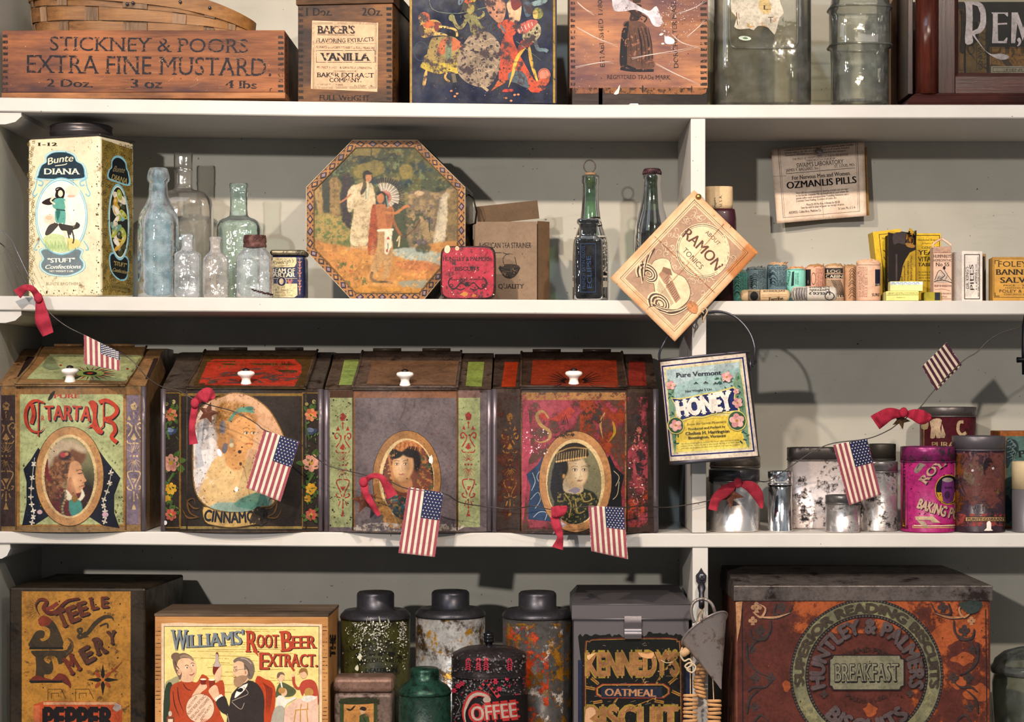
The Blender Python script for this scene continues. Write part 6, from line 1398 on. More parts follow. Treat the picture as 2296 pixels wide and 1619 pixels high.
 cv.cut_ell(156,1069,56,89);D.canvas(cv,mat=ink(.42,.15,120,g=.2))
 spots(D,48,980,276,1176,160,['#6a6a3c','#8a8450','#5a4a30'],.5,2.2,3);spots(D,262,1110,276,1176,40,['#5a5030'],.6,2,4)
 D.mat=PRINTC;D.poly([(108,898),(113,884),(124,876),(118,892)],'#2a2826',2)
def lid1(D):
 D.poly([(112,795),(330,797),(296,856),(60,850)],'#b5b988');D.mat=PRINT
 for i in range(22):a=i*2*math.pi/22;c='#a83c2c' if i%2 else '#2a2426';D.line([(202+math.cos(a)*18,838+math.sin(a)*5),(202+math.cos(a)*56,838+math.sin(a)*15)],7,c,taper=True)
 D.ell(202,838,32,8,'#9aa860');D.ell(202,838,16,4.5,'#2a2426');D.ell(202,838,7,2,'#a83c2c');D.ell(136,820,3,2,'#a83c2c');D.ell(286,828,3,2,'#a83c2c')
def side1(D):D.poly([(62,800),(92,802),(66,838),(38,846)],'#3a2c2c');D.poly([(345,804),(378,804),(362,850),(326,850)],'#3f302f')
store_bin(-5,326,42,286,'wide store bin with lime green front, red gothic lettering and girl portrait',(tin('#8a6c48','#3a281c',.40,45,.36),tin('#9a7248','#3a2a1c',.34,50,.36),tin('#96704a','#3a281c',.38,45,.36)),lid1,art1,sides=side1,ztop=784,zf=866)
def art2(D):
 D.rect(364,878,722,1190,'#3a302a');g='#8f6f34'
 D.frame(366,880,404,1184,2.2,g);D.frame(677,880,718,1184,2.2,g);D.rect(404,882,677,888,g);D.rect(404,1180,677,1186,'#9a8450')
 for x,sd in((384,1),(697,5)):
  flowers(D,x,930,14,'#c8694a','#d89468',sd);D.ell(x+6,901,4,5,'#b0a070');D.ell(x-10,906,4,4,'#a0925c');D.ell(x,968,14,7,'#46506a',rot=-15);D.ell(x-2,964,8,5,'#7a86a0',rot=10);D.line([(x-4,945),(x-12,955),(x-4,985)],4,'#4f6a34',4)
  flowers(D,x,1038,19,'#d08c7c','#dca890',sd+1);D.line([(x+6,1060),(x-6,1080)],5,'#56703a');flowers(D,x,1096,13,'#c9962e','#d8ae44',sd+2);flowers(D,x-8,1118,8,'#c9962e','#d0a23a',sd+3);flowers(D,x,1154,13,'#c0584a','#c87460',sd+4)
  r=random.Random(sd)
  for i in range(40):y=r.uniform(900,1175);D.ell(x+r.uniform(-15,15),y,r.uniform(2,5),r.uniform(1,2),r.choice(['#4a6438','#5f7a44','#37502e']),rot=r.uniform(0,180),n=10)
 D.line([(407,885),(407,1182)],1.2,'#a87c44')
 cv=Canvas(430,882,646,1172,1.3,'#cfa988',33);cv.put(np.clip((cv.X-470)/-40+.6,0,1)*np.clip((cv.Y-930)/60,0,1)*.9,'#d9d3cf');cv.ell(460,1010,30,90,'#dcd6d4',.8,.7)
 cv.mottle('#b88a6a',.2,24,3,.5);cv.wob=1
 cv.poly([(434,1130),(520,1115),(600,1110),(600,1172),(440,1172)],'#7fa8a0',.8,4)
 cv.poly([(446,1120),(460,1070),(482,1030),(510,1010),(545,1020),(570,1050),(585,1090),(580,1115),(540,1128),(500,1122),(470,1135)],'#d8bb8c',1,4,3,.35,14,'#c09a68')
 cv.poly([(508,1040),(502,985),(516,965),(545,985),(552,1030),(535,1055)],'#c99a64',1,4,2);hr='#b08452'
 for a in((505,925,20,24),(530,925,38,24),(500,955,16,28),(560,940,18,14),(498,990,10,26)):cv.ell(*a,hr,.95,.35)
 cv.mottle('#8a6036',.08,5,41,.6,(((cv.X-522)/48)**2+((cv.Y-940)/42)**2<1),6,.6);cv.mottle('#cfa468',.12,5,42,.6,(((cv.X-522)/48)**2+((cv.Y-940)/42)**2<1),6)
 cv.wob=.4
 cv.poly([(520,950),(540,934),(562,936),(572,952),(573,968),(568,985),(570,994),(562,1005),(546,1012),(530,1006),(518,990),(514,968)],'#d2a06a',1,4,1);cv.ell(546,985,14,16,'#dfb07c',.6,1.2);cv.poly([(514,970),(524,980),(530,1004),(520,1020),(510,1004)],'#ac7a48',.6,4,3)
 for ex in(553,568):cv.ell(ex,971,5,2.6,'#e6d6b8',.9,.5);cv.ell(ex+.6,971,2.4,2.4,'#3a4048',1,.4);cv.line([(ex-6,969),(ex,967),(ex+5,970)],1.2,'#4a3020');
 cv.line([(545,962),(553,959),(560,962)],1.3,'#7a5230');cv.line([(566,961),(572,962)],1.3,'#7a5230');cv.line([(562,970),(566,984),(561,987)],1.4,'#a06c40',.7);cv.line([(552,996),(560,994),(566,997)],2.2,'#a8553c');cv.ell(520,990,4,8,'#9a9078',1,.6);cv.ell(520,998,5,5,'#cfc4a4',.9,.5)
 cv.line([(516,942),(528,926),(548,920),(568,924)],6,'#5f9080',.95);cv.ell(550,918,18,6,'#6f9c88',.9,.5);cv.ell(560,916,10,5,'#4f7a6c',.8)
 cv.line([(548,1050),(556,1085),(560,1118)],1.6,'#8a6a44',.7)
 for i in range(9):cv.ell(484+i*12,1120+math.sin(i)*3,7,5,'#cdb288',.7,.6)
 cv.poly([(530,1124),(570,1105),(595,1110),(600,1150),(560,1142),(530,1135)],'#5f8f80',.9,4,2,.4,8,'#3f6a60');cv.mottle('#e6ded6',.3,9,44,.5,cv.X<480);cv.mottle('#5a4030',.42,4,45,.8)
 sh=[(498,890),(520,882),(556,886),(596,912),(622,950),(640,1000),(640,1080),(610,1130),(585,1136),(560,1148),(500,1146),(462,1132),(440,1100),(434,1040),(436,980),(444,930),(470,900)]
 cv.mask(cv.inside(cr_curve(sh,5,True)).astype(float));D.poly([(540+(x-540)*1.02,1015+(y-1015)*1.015)for x,y in sh],'#8a6a3c',4);D.canvas(cv,mat=ink(.42,.15,120,g=.2))
 D.mat=PRINT
 for s_,cx in((-1,448),(1,594)):
  for q in([(cx,1160),(cx+s_*20,1150),(cx+s_*26,1125),(cx+s_*12,1118),(cx+s_*8,1134)],[(cx,1140),(cx+s_*14,1138),(cx+s_*30,1120)],[(cx+s_*4,1160),(cx+s_*26,1160),(cx+s_*38,1140)]):D.line(q,4,'#6f5230',5,taper=True)
 rb=[(456,1134),(490,1146),(530,1149),(565,1144),(580,1138),(583,1170),(555,1180),(520,1184),(485,1180),(460,1170)];D.poly(rb,'#5a4420',3);D.poly([(520+(x-520)*.97,1160+(y-1160)*.9)for x,y in rb],'#c9a668',3)
 D.text("CINNAMON",458,1166,592,1165,24,'#22242c',.06,arc=-7,shear=0);D.mat=INKW2;D.poly([(560,1175),(566,1150),(576,1136),(592,1140),(600,1165),(585,1180)],'#3a3028',3)
 D.mat=PRINTC;D.ell(373,1172,4,5,'#d8d0d4');D.ell(531,1097,4,6,'#eae4da');D.ell(493,1015,5,9,'#dcdce4',rot=-20);D.ell(500,958,7,16,'#7a7070');D.ell(505,1005,6,12,'#6a6268',rot=10);D.ell(538,1013,4,4,'#3a2824');D.ell(540,1040,3,4,'#4a3828')
 spots(D,440,890,620,1140,60,['#6a4a34','#8a6a4c','#3a2a20'],.5,2.2,6)
def lid2(D):
 D.poly([(460,796),(700,798),(680,872),(432,870)],'#5a4426');D.poly([(480,806),(660,806),(676,820),(676,836),(660,866),(444,864),(466,812)],'#b8402c');D.mat=INKW
 D.text("STEELE & EMERY",488,828,650,830,10,'#8a5a30',.03,arc=8);D.mat=ink(.6,.2,90,alpha=.48,ascale=60);D.poly([(470,838),(560,826),(660,832),(672,850),(560,862),(452,860)],'#5a4a44',3)
 D.mat=PRINTC;D.line([(540,800),(546,794),(556,800)],1,'#221a16',4);D.line([(568,798),(578,802),(584,796),(590,802)],1,'#221a16',4);D.line([(602,802),(610,794),(616,804),(624,798)],1,'#221a16',4);D.text("u.s.",632,818,654,816,7,'#2a201c')
store_bin(363,723,424,688,'dark brown cinnamon store bin with flower borders and blonde lady portrait',(tin('#4a3a2e','#1f1814',.40,45,.36),tin('#5a4836','#2a201a',.4,50,.36),tin('#4a4038','#221a16',.42,50,.36)),lid2,art2,ztop=792,zf=872)
def art3(D):
 D.rect(727,880,1105,1192,'#75686a');D.mat=OV;D.rect(790,876,1030,892,'#8a6048');D.rect(790,892,797,1190,'#8a6440');D.rect(1022,876,1028,1190,'#8a6440');D.mat=PRINT
 gn='#a5a97c';D.rect(740,876,790,892,'#5a4030');D.rect(740,892,790,1182,gn);D.rect(1028,892,1076,1182,gn);D.rect(1028,876,1076,892,'#8a6c64')
 D.mat=INKW2;ornament(D,769,930,1160,36,'#a03a34');ornament(D,1050,928,1160,34,'#a8403c');D.mat=OV
 oval_frame(D,912,1075,77,110,'#a87a4c')
 cv=Canvas(848,982,984,1172,1.1,'#2c3034',51);cv.wob=1.2;cv.poly([(852,1090),(880,1080),(920,1096),(975,1080),(984,1172),(848,1172)],'#3d4a48',1,4)
 cv.mottle('#8a4a3c',.08,6,3,.8,cv.Y>1080);cv.mottle('#a88a50',.16,6,4,.8,cv.Y>1076);cv.mottle('#2f6a78',.18,7,5,.8,cv.Y>1090)
 cv.poly([(868,1010),(900,990),(950,1000),(965,1060),(980,1110),(950,1120),(870,1100),(862,1050)],'#7a4c3c',1,4,2);cv.mottle('#b08050',.1,5,6,.8,(cv.X>935)&(cv.Y<1120));cv.mottle('#3a5a44',.15,6,8,.8,(cv.X>930)&(cv.Y>1020)&(cv.Y<1120))
 cv.wob=.4;cv.poly([(880,1090),(885,1065),(915,1065),(925,1090),(905,1105)],'#a87e58',.95,4);cv.ell(906,1012,34,16,'#2a2222',.95,.3);cv.ell(935,1035,9,24,'#2a2222',.9,.4);face(cv,903,1045,24,34,'#caa47c','#8a6446',-.15,'#2a2020','#9a5248',tilt=8)
 cv.ell(890,1020,16,8,'#2a2222',.95,.4,-20);cv.ell(918,1018,18,8,'#2a2222',.95,.4,15)
 cv.poly([(866,1010),(884,990),(910,984),(940,992),(946,1004),(920,1000),(900,1012),(880,1004)],'#b0764c',1,4,2,.5,4,'#d0a068')
 for i in range(16):cv.line([(870+i*4.8,1000-math.sin(i/15*3.14)*8),(868+i*4.8,1012-math.sin(i/15*3.14)*8)],1.6,'#c89058' if i%2 else '#8a5438',.9,0)
 cv.line([(872,1020),(876,1050),(882,1078)],5,'#b88458',.7);cv.mottle('#c9a468',.25,4,9,.7,(cv.X<885)&(cv.Y<1080))
 cv.cut_ell(915,1078,58,91);D.canvas(cv,mat=ink(.42,.15,120,g=.2))
 D.mat=INKW2;D.poly([(840,1120),(862,1124),(880,1150),(900,1170),(896,1184),(870,1180),(850,1150)],'#b98a54',3);D.mat=INKW;D.poly([(800,1176),(870,1172),(950,1180),(1025,1172),(1025,1190),(800,1190)],'#c8b8ac',2)
 D.mat=PRINTC;D.poly(blotch(966,1030,4,9,5),'#d8d0cc',2);spots(D,798,895,1020,1180,190,['#6a4638','#7a5444','#5a4a48'],.5,2.2,8);spots(D,740,895,788,1180,100,['#4a4634','#3a342c','#5a5a3c'],.6,3,9);spots(D,1030,895,1076,1180,60,['#4a4634','#6a6a40'],.5,2.2,10)
 for q in([(910,898),(906,920),(896,942)],[(930,895),(928,915)],[(905,950),(912,960)]):D.line(q,3,'#5a4c4c',3)
def lid3(D):D.poly([(834,810),(1030,810),(1022,864),(822,862)],'#7d5e48')
def side3(D):D.poly([(772,808),(818,806),(800,864),(760,864)],'#94a35c');D.poly([(1050,812),(1086,812),(1080,868),(1044,866)],'#8a964c')
store_bin(728,1101,794,1026,'lavender-grey store bin with green stencilled margins and girl in shawl',(tin('#5c4c44','#2a201c',.42,45,.36),tin('#5f4c40','#2c211b',.42,50,.36),tin('#544438','#241b16',.42,45,.36)),lid3,art3,sides=side3,ztop=794,zf=874)
def art4(D):
 D.rect(1105,880,1472,1192,'#4a3a33');D.mat=OV;D.rect(1168,880,1402,1190,'#5f4338');D.mat=ink(.4,.3,60,alpha=.51,ascale=28);D.rect(1172,885,1404,1186,'#9c4450');D.mat=ink(.4,.3,60,alpha=.50,ascale=24,off=5)
 D.rect(1300,890,1402,1180,'#9a4426');D.rect(1404,890,1452,1182,'#9f4a52');D.mat=ink(.4,.3,60,alpha=.47,ascale=24,off=8);D.rect(1108,885,1168,1186,'#5a3226');D.rect(1404,1100,1452,1182,'#b04c30')
 D.mat=PRINT;D.poly([(1172,930),(1186,925),(1190,1000),(1200,1010),(1186,1030),(1176,1150),(1171,1160)],'#b54c60',2);D.mat=INKW2;D.rect(1168,880,1402,897,'#a87a4c')
 for x in(1168,1401):D.rect(x,885,x+2.6,1188,'#a87240')
 D.mat=INKW;ornament(D,1144,930,1160,36,'#9a6a30');ornament(D,1432,960,1170,30,'#c87a6c')
 D.mat=PRINT;g='#b08c58';D.line([(1230,938),(1216,922),(1204,932),(1212,952),(1232,968),(1230,985),(1210,992),(1198,984)],8,g,5,taper=True);D.poly([(1208,935),(1220,926),(1230,940),(1250,930),(1276,912),(1288,922),(1280,938),(1240,945)],'#b5483c',2,mat=INKW2);D.line([(1356,925),(1346,950),(1352,985)],5,g,4,taper=True);D.line([(1374,945),(1378,970),(1364,992)],6,'#a8882c',4,taper=True);D.line([(1262,948),(1268,930),(1274,950)],2,'#2a2430')
 bl='#2f4666';D.poly([(1218,1022),(1206,1042),(1180,1064),(1190,1090),(1186,1130),(1184,1164),(1240,1170),(1240,1060)],bl);D.poly([(1366,1020),(1380,1048),(1399,1066),(1392,1100),(1394,1135),(1350,1150),(1350,1050)],'#1c1c20')
 for q in([(1194,1060),(1200,1080),(1192,1100)],[(1190,1120),(1206,1104),(1212,1120),(1200,1140)],[(1196,1160),(1210,1148),(1226,1150),(1222,1166)],[(1210,1056),(1204,1070),(1212,1086)]):D.line(q,1.6,'#a9b4bc',5);
 for q in([(1376,1056),(1388,1070),(1380,1090)],[(1388,1080),(1384,1108),(1374,1120)]):D.line(q,1.4,'#c8b898',5)
 D.mat=OV;oval_frame(D,1290,1080,82,114,'#b8875a')
 cv=Canvas(1226,984,1360,1178,1.1,'#6f6a58',61);cv.ell(1330,1040,40,70,'#8a8468',.6,1.1);cv.wob=1
 cv.poly([(1240,1150),(1246,1110),(1270,1092),(1310,1096),(1340,1115),(1356,1178),(1236,1178)],'#33362c',1,4);cv.poly([(1246,1030),(1262,1020),(1270,1080),(1262,1120),(1244,1126),(1234,1090)],'#2c2a30',1,4);cv.wob=.4
 cv.poly([(1264,1100),(1268,1070),(1300,1080),(1308,1100),(1290,1108)],'#b0a088',1,4);face(cv,1292,1058,26,36,'#c0a988','#7f6b54',.28,'#2a2422','#7f4c44',tilt=-4);cv.ell(1266,1048,8,20,'#2c2626',.95,.4);cv.ell(1280,1024,26,10,'#2c2626',.9,.4)
 cv.poly([(1246,1030),(1250,1004),(1272,988),(1300,986),(1316,1004),(1318,1024),(1296,1022),(1270,1034)],'#3c322c',1,4,1)
 for i in range(13):x=1248+i*5.4;cv.line([(x,1030-i*.6),(x+1,1018-i*.9)],1.7,'#b09a70',.9,0);cv.ell(x,1035-i*.8,2.4,2.6,'#c8a878',1,.4)
 cv.line([(1248,1016),(1280,1004),(1316,1006)],2.6,'#a88c60');cv.ell(1264,1068,3,5,'#b08c58',1,.5)
 cv.mottle('#8f8450',.12,5,7,.8,(cv.Y>1105)&(cv.X>1250));cv.mottle('#1f2c34',.2,9,8,.8,cv.Y>1120)
 for q in([(1266,1106),(1280,1130),(1276,1160)],[(1300,1104),(1310,1124),(1326,1120),(1322,1106)],[(1290,1120),(1296,1150),(1310,1146)]):cv.line(q,2,'#b0985c',.9)
 cv.mottle('#4a3c34',.42,4,9,.7);cv.cut_ell(1288,1084,61,92);D.canvas(cv,mat=ink(.42,.15,120,g=.2))
 D.mat=PRINTC;D.poly(blotch(1290,1100,12,6,3),'#7a707c',2);spots(D,1172,960,1232,1020,60,['#e3d0d4','#d8b8bc'],.5,2.4,4);spots(D,1410,960,1450,1120,60,['#dcc0c0','#3a2c2c'],.5,2.4,5)
 D.mat=INKW;D.poly(blotch(1436,1035,14,28,6),'#3a3034',2);D.poly(blotch(1425,940,12,16,7),'#4a3c3c',2);D.poly(blotch(1330,930,30,26,8),'#43362f',2);D.poly(blotch(1260,975,30,9,9),'#43352f',2)
def lid4(D):
 D.poly([(1194,808),(1382,808),(1386,868),(1190,864)],'#a83f1c');D.mat=INKW2;D.poly([(1194,808),(1382,808),(1386,868),(1190,864)],'#8a3418');D.mat=PRINT
 for s_ in(-1,1):
  for i in range(7):a=math.radians(-52+i*17);D.line([(1288+s_*12,856),(1288+s_*(16+math.cos(a)*44),856+math.sin(a)*22-6)],6,'#2c1a16',taper=True)
 D.ell(1288,856,22,5,'#8a3a1c')
def side4(D):D.poly([(1132,812),(1162,812),(1156,868),(1124,868)],'#a03a1a');D.poly([(1410,810),(1446,812),(1450,866),(1408,866)],'#8a3226')
store_bin(1105,1474,1168,1404,'red and black flaking store bin with portrait of woman in coin headdress',(tin('#4c3a30','#241a18',.44,40,.34,spec2='#8a5438',amt2=.24),tin('#3f2e24','#1c1412',.42,50,.34),tin('#43332a','#1c1412',.44,45,.34)),lid4,art4,sides=side4,ztop=796,zf=872)
# ---- third shelf, right side
def on3(a,b=None):return zs(3,PX(a,0),PX(b if b else a,0))
def canister(name,label,cxp,hw,top,Y,lid_y,bmat,lmat,art=None,shelf=3,ratio=1.,e=2.,over=1.012,lid='flat',prof=None,group=None,ink_=None,cat='tin',lidart=None,bead=True,strip=2.5):
 """round or oval tin: silhouette half width hw, top px, lid bottom px"""
 k=S*kk(Y);z0=zs(shelf,PX(cxp-hw,0),PX(cxp+hw,0));X=PX(cxp,Y);r=hw*k;t=thing(name,label,cat,(X,Y,z0),group);zt=PZ(top,Y);zl=PZ(lid_y,Y)
 p=Part();lathe(p,[(r*.97,z0),(r*1.006,z0+.0006),(r*1.006,z0+.002),(r*.995,z0+.003),(r*.995,zl-.0002)],X,Y,bmat,110,ratio,e)
 if art:H=Hit(p);H.strip=strip;H.step=.000015;D=Decal(p,H,ink_ or PRINT,.0003);art(D)
 p.build('body',t);q=Part()
 if prof:pr=[(h*k,PZ(y,Y))for h,y in prof]
 else:pr=[(r*over,zl),(r*over,zt-.0012),(r*over*.985,zt-.0003),(r*.93,zt),(r*.9,zt-.0012),(.0005,zt-.0012)]
 lathe(q,pr,X,Y,lmat,56,ratio,e)
 if bead:lathe(q,[(r*over,zl-.0004),(r*over+.0008,zl+.0004),(r*over,zl+.0014)],X,Y,lmat,56,ratio,e,cap0=False,cap1=False)
 if lidart:H=Hit(q);H.strip=3;H.step=.000015;lidart(Decal(q,H,PRINT,.0003))
 l=q.build('lid',t);return t,X,Y,k,z0
TM=metal('#cdc6c2','#3a3432',.42,60,.28,.9);TM2=metal('#c9c2be','#2a2424',.47,42,.3,.85);DKM=metal('#4c4644','#1c1816',.45,50,.42,.7);CHR=metal('#f2f2f2','#a8a4a4',.2,90,.12,1.)
canister('metal_canister','tall tarnished canister mostly hidden behind the polished tin below the honey pail',1648,56,1022,.15,1046,TM,metal('#7a7068','#201c1a',.42,60,.3,.8))
canister('metal_canister','shiny round tin with dark ribbed lid just right of the divider, behind the ribbon',1646,56,1052,.05,1078,metal('#e4dfdb','#5a5450',.36,50,.26,.9,stretch=(1,1,.6)),metal('#4c4a4c','#1a181a',.4,80,.3,.85))
canister('metal_shaker','slim polished chrome shaker cylinder, the shiniest on the third shelf',1749,27,1056,.035,1086,CHR,CHR,over=1.02)
canister('metal_box','large rounded rectangular tinplate box with blackened lid behind the small tin',1838,70,1003,.11,1032,metal('#d8c8c2','#2a2424',.47,55,.36,.7),DKM,ratio=.6,e=6)
canister('metal_canister','dark capped canister behind the flag with striped tin lid edge',1978,30,995,.16,1030,DKM,metal('#38342e','#181614',.4,50,.5,.6))
canister('metal_canister','tall mottled tinplate canister beside the bright pink baking powder tin',1970,42,1034,.055,1058,TM2,metal('#8a8482','#2c2828',.4,60,.3,.85))
canister('metal_canister','smallest squat tinplate pot with ribbed lid in front of the rectangular tin',1890,39,1110,.03,1128,TM,metal('#6c6866','#262222',.4,120,.35,.8,stretch=(6,6,1)))
canister('spice_tin','maroon tin with torn cream letters behind the pink baking powder tin',2125,62,912,.17,934,tin('#4c1820','#1e1414',.36,40,.35),metal('#56504e','#201c1a',.4,50,.4,.6),lambda D:(D.line([(2072,940),(2072,1010)],2,'#b08a4c'),D.poly([(2085,945),(2100,938),(2112,942),(2108,960),(2112,980),(2100,982),(2098,970),(2096,982),(2086,982),(2088,960)],'#c8ac90',2),D.poly([(2112,950),(2120,975),(2118,982),(2110,982)],'#c8ac90'),D.line([(2160,946),(2150,948),(2148,965),(2156,975),(2166,970)],7,'#c9b08c',5),D.text("PURA",2090,1003,2140,1003,12,'#b09468',.03),D.poly([(2066,952),(2082,946),(2080,962),(2068,962)],'#b09a78',2)))
def bake(D):
 mg='#b01a6a';D.poly([(2020,1010),(2034,1010),(2036,1186),(2022,1184)],'#5c1c1c');D.rect(2024,1022,2031,1180,'#c09434');D.text("FOR BISCUIT CAKES PIES",2030,1176,2030,1026,5,'#3a2414',.04)
 D.frame(2046,1012,2175,1184,2,'#c8a868');D.rect(2049,1017,2160,1180,'#d8bfa0');D.rect(2052,1020,2160,1176,mg)
 D.poly([(2050,1052),(2070,1030),(2082,1016),(2094,1016),(2088,1030),(2070,1048),(2056,1062)],'#8f7f74',3);D.line([(2072,1020),(2064,1036),(2056,1050)],3,'#5c5660',3)
 D.text("ROYAL",2076,1086,2148,1030,19,'#c6a48c',.05,True,arc=8,sh=(2,1.5),shc='#2a1a30',h1=14)
 D.ell(2126,1098,30,34,'#c8a040');D.ell(2126,1098,28,32,'#1c1a24');D.poly([(2100,1104),(2152,1104),(2148,1120),(2126,1130),(2106,1122)],'#c99c30');D.poly([(2112,1078),(2138,1078),(2136,1124),(2114,1124)],'#7a3a78',2);D.ell(2124,1076,12,5,'#b0a098');D.ell(2123,1110,6,9,'#4a2a50');D.text("BAKING",2118,1096,2134,1096,5,'#2a1830',.04)
 D.text("BAKING POWDER",2056,1138,2200,1176,21,'#c8a890',.07,False,arc=-4,sh=(1.8,1.2),shc='#3a1430',h1=24)
 D.poly([(2052,1158),(2092,1158),(2108,1172),(2090,1172),(2086,1166),(2054,1166)],'#c8b090');D.poly([(2056,1166),(2074,1170),(2082,1182),(2068,1180)],'#b5a088');spots(D,2040,1010,2140,1185,60,['#3a1430','#2a1c20'],.5,1.8,3)
def bakelid(D):pass
t,X,Y,k,z0=canister('spice_tin','bright magenta baking powder tin with slanted gold lettering',2080,60,1001,.04,1035,tin('#a8286a','#2a1420',.34,50,.3),tin('#8a2a64','#3a3034',.46,60,.3,.3),bake)
def kart(D):
 D.mat=ink(.4,.35,60,speck='#1c1618',samt=.44);D.ell(2200,1068,52,62,'#6a4c50');D.ell(2200,1068,48,58,'#3a2e3a',.96);D.ell(2186,1066,26,30,'#7f6a58');D.poly([(2206,1100),(2224,1070),(2244,1080),(2240,1106),(2216,1112)],'#8a7a34',4);D.ell(2216,1050,12,24,'#241c24');D.line([(2150,1030),(2160,1016),(2172,1010),(2178,1030)],4,'#8f6a6a',4)
 D.mat=ink(.4,.3,60,alpha=.50,ascale=50);D.rect(2140,1016,2250,1140,'#7a4a44');D.rect(2140,1020,2160,1180,'#7a4a24');D.mat=INKW;D.text("WALNUT",2180,1150,2236,1150,16,'#4a4038',.03);D.rect(2140,1152,2255,1180,'#a04c48');D.mat=PRINT
 D.frame(2164,1158,2262,1170,1.4,'#2a1a18');D.rect(2165.5,1159.5,2262,1168.5,'#b09068');D.text("PURITY GUARANTEED",2169,1167.5,2272,1167.5,6.5,'#33261c',.02,True);D.ell(2181,1055,3,3,'#d8ccd0',n=8);D.ell(2226,1050,3,3,'#d8ccd0',n=8)
 D.mat=PRINTC;D.poly([(2212,1172),(2218,1168),(2222,1174),(2222,1186),(2226,1190),(2206,1190),(2212,1184)],'#e8dcd0',2)
canister('spice_tin','dark purplish scuffed round tin with purity guarantee band and paint splash',2194,58,977,.04,1009,tin('#3c2a34','#1a1418',.42,40,.3,spec2='#6a4a3c',amt2=.25),metal('#565054','#201c1c',.35,40,.4,.5),kart)
def teal():
 Y=.09;B=Box((2243,Y),(2330,Y),967,on3(2250,2380)+.0004,.06);p=Part();B.box(p,0,B.w,0,.06,0,B.h,ink(.5,.3,50,speck='#7a4418',samt=.35),.001,col=hx('#a8642c'));D=Decal(p,B.front,ink(.5,.25,50,speck='#27383c',samt=.42))
 D.rect(2256,978,2380,1180,'#5f7c74');D.poly([(2256,990),(2266,984),(2280,990),(2284,1010),(2270,1030),(2256,1050)],'#2f4248',3);D.poly([(2256,1110),(2270,1130),(2274,1156),(2268,1168),(2256,1170)],'#31464a',3)
 for i in range(12):D.line([(2258+i%3*6,990+i*4),(2266+i%4*4,986+i*4),(2270+i%3*4,994+i*4)],1.2,'#8fa49c',4)
 D.text("P",2284,1026,2300,1024,15,'#1c2428',.04,True);tag(p.build('book_box'),'teal box with orange worn borders standing at the right end of third shelf','box')
teal()
t=canister('metal_canister','grey metal cup at the far right edge with torn cream paper label',2310,40,1035,.03,1096,metal('#7a7476','#3a3638',.35,50,.4,.6),plain('#bfa884',.8),bead=False)[0]
def gr(px,py,Y):return tuple(P(px,py,Y))
def iron():
 p=Part();m=plain('#0e0e10',.4,.6);Y=-.01;tube(p,[gr(2297,640,Y),gr(2296,790,Y),gr(2297,860,Y)],.0022,m);t=p.build('iron_hanger');q=Part();tube(p,[gr(2294,780,Y),gr(2294,830,Y)],.004,m)
 p=Part();tube(p,[gr(2300,700.5+6,Y+.02),gr(2296,730,Y),gr(2295,790,Y),gr(2296,840,Y)],.0028,m);tube(p,[gr(2280,807,Y),gr(2312,807,Y)],[.0038,.003],m);bpy.data.objects.remove(t);tag(p.build('iron_hanger'),'black iron hanging hook with crossbar at the extreme right edge under second shelf','hook')
iron()
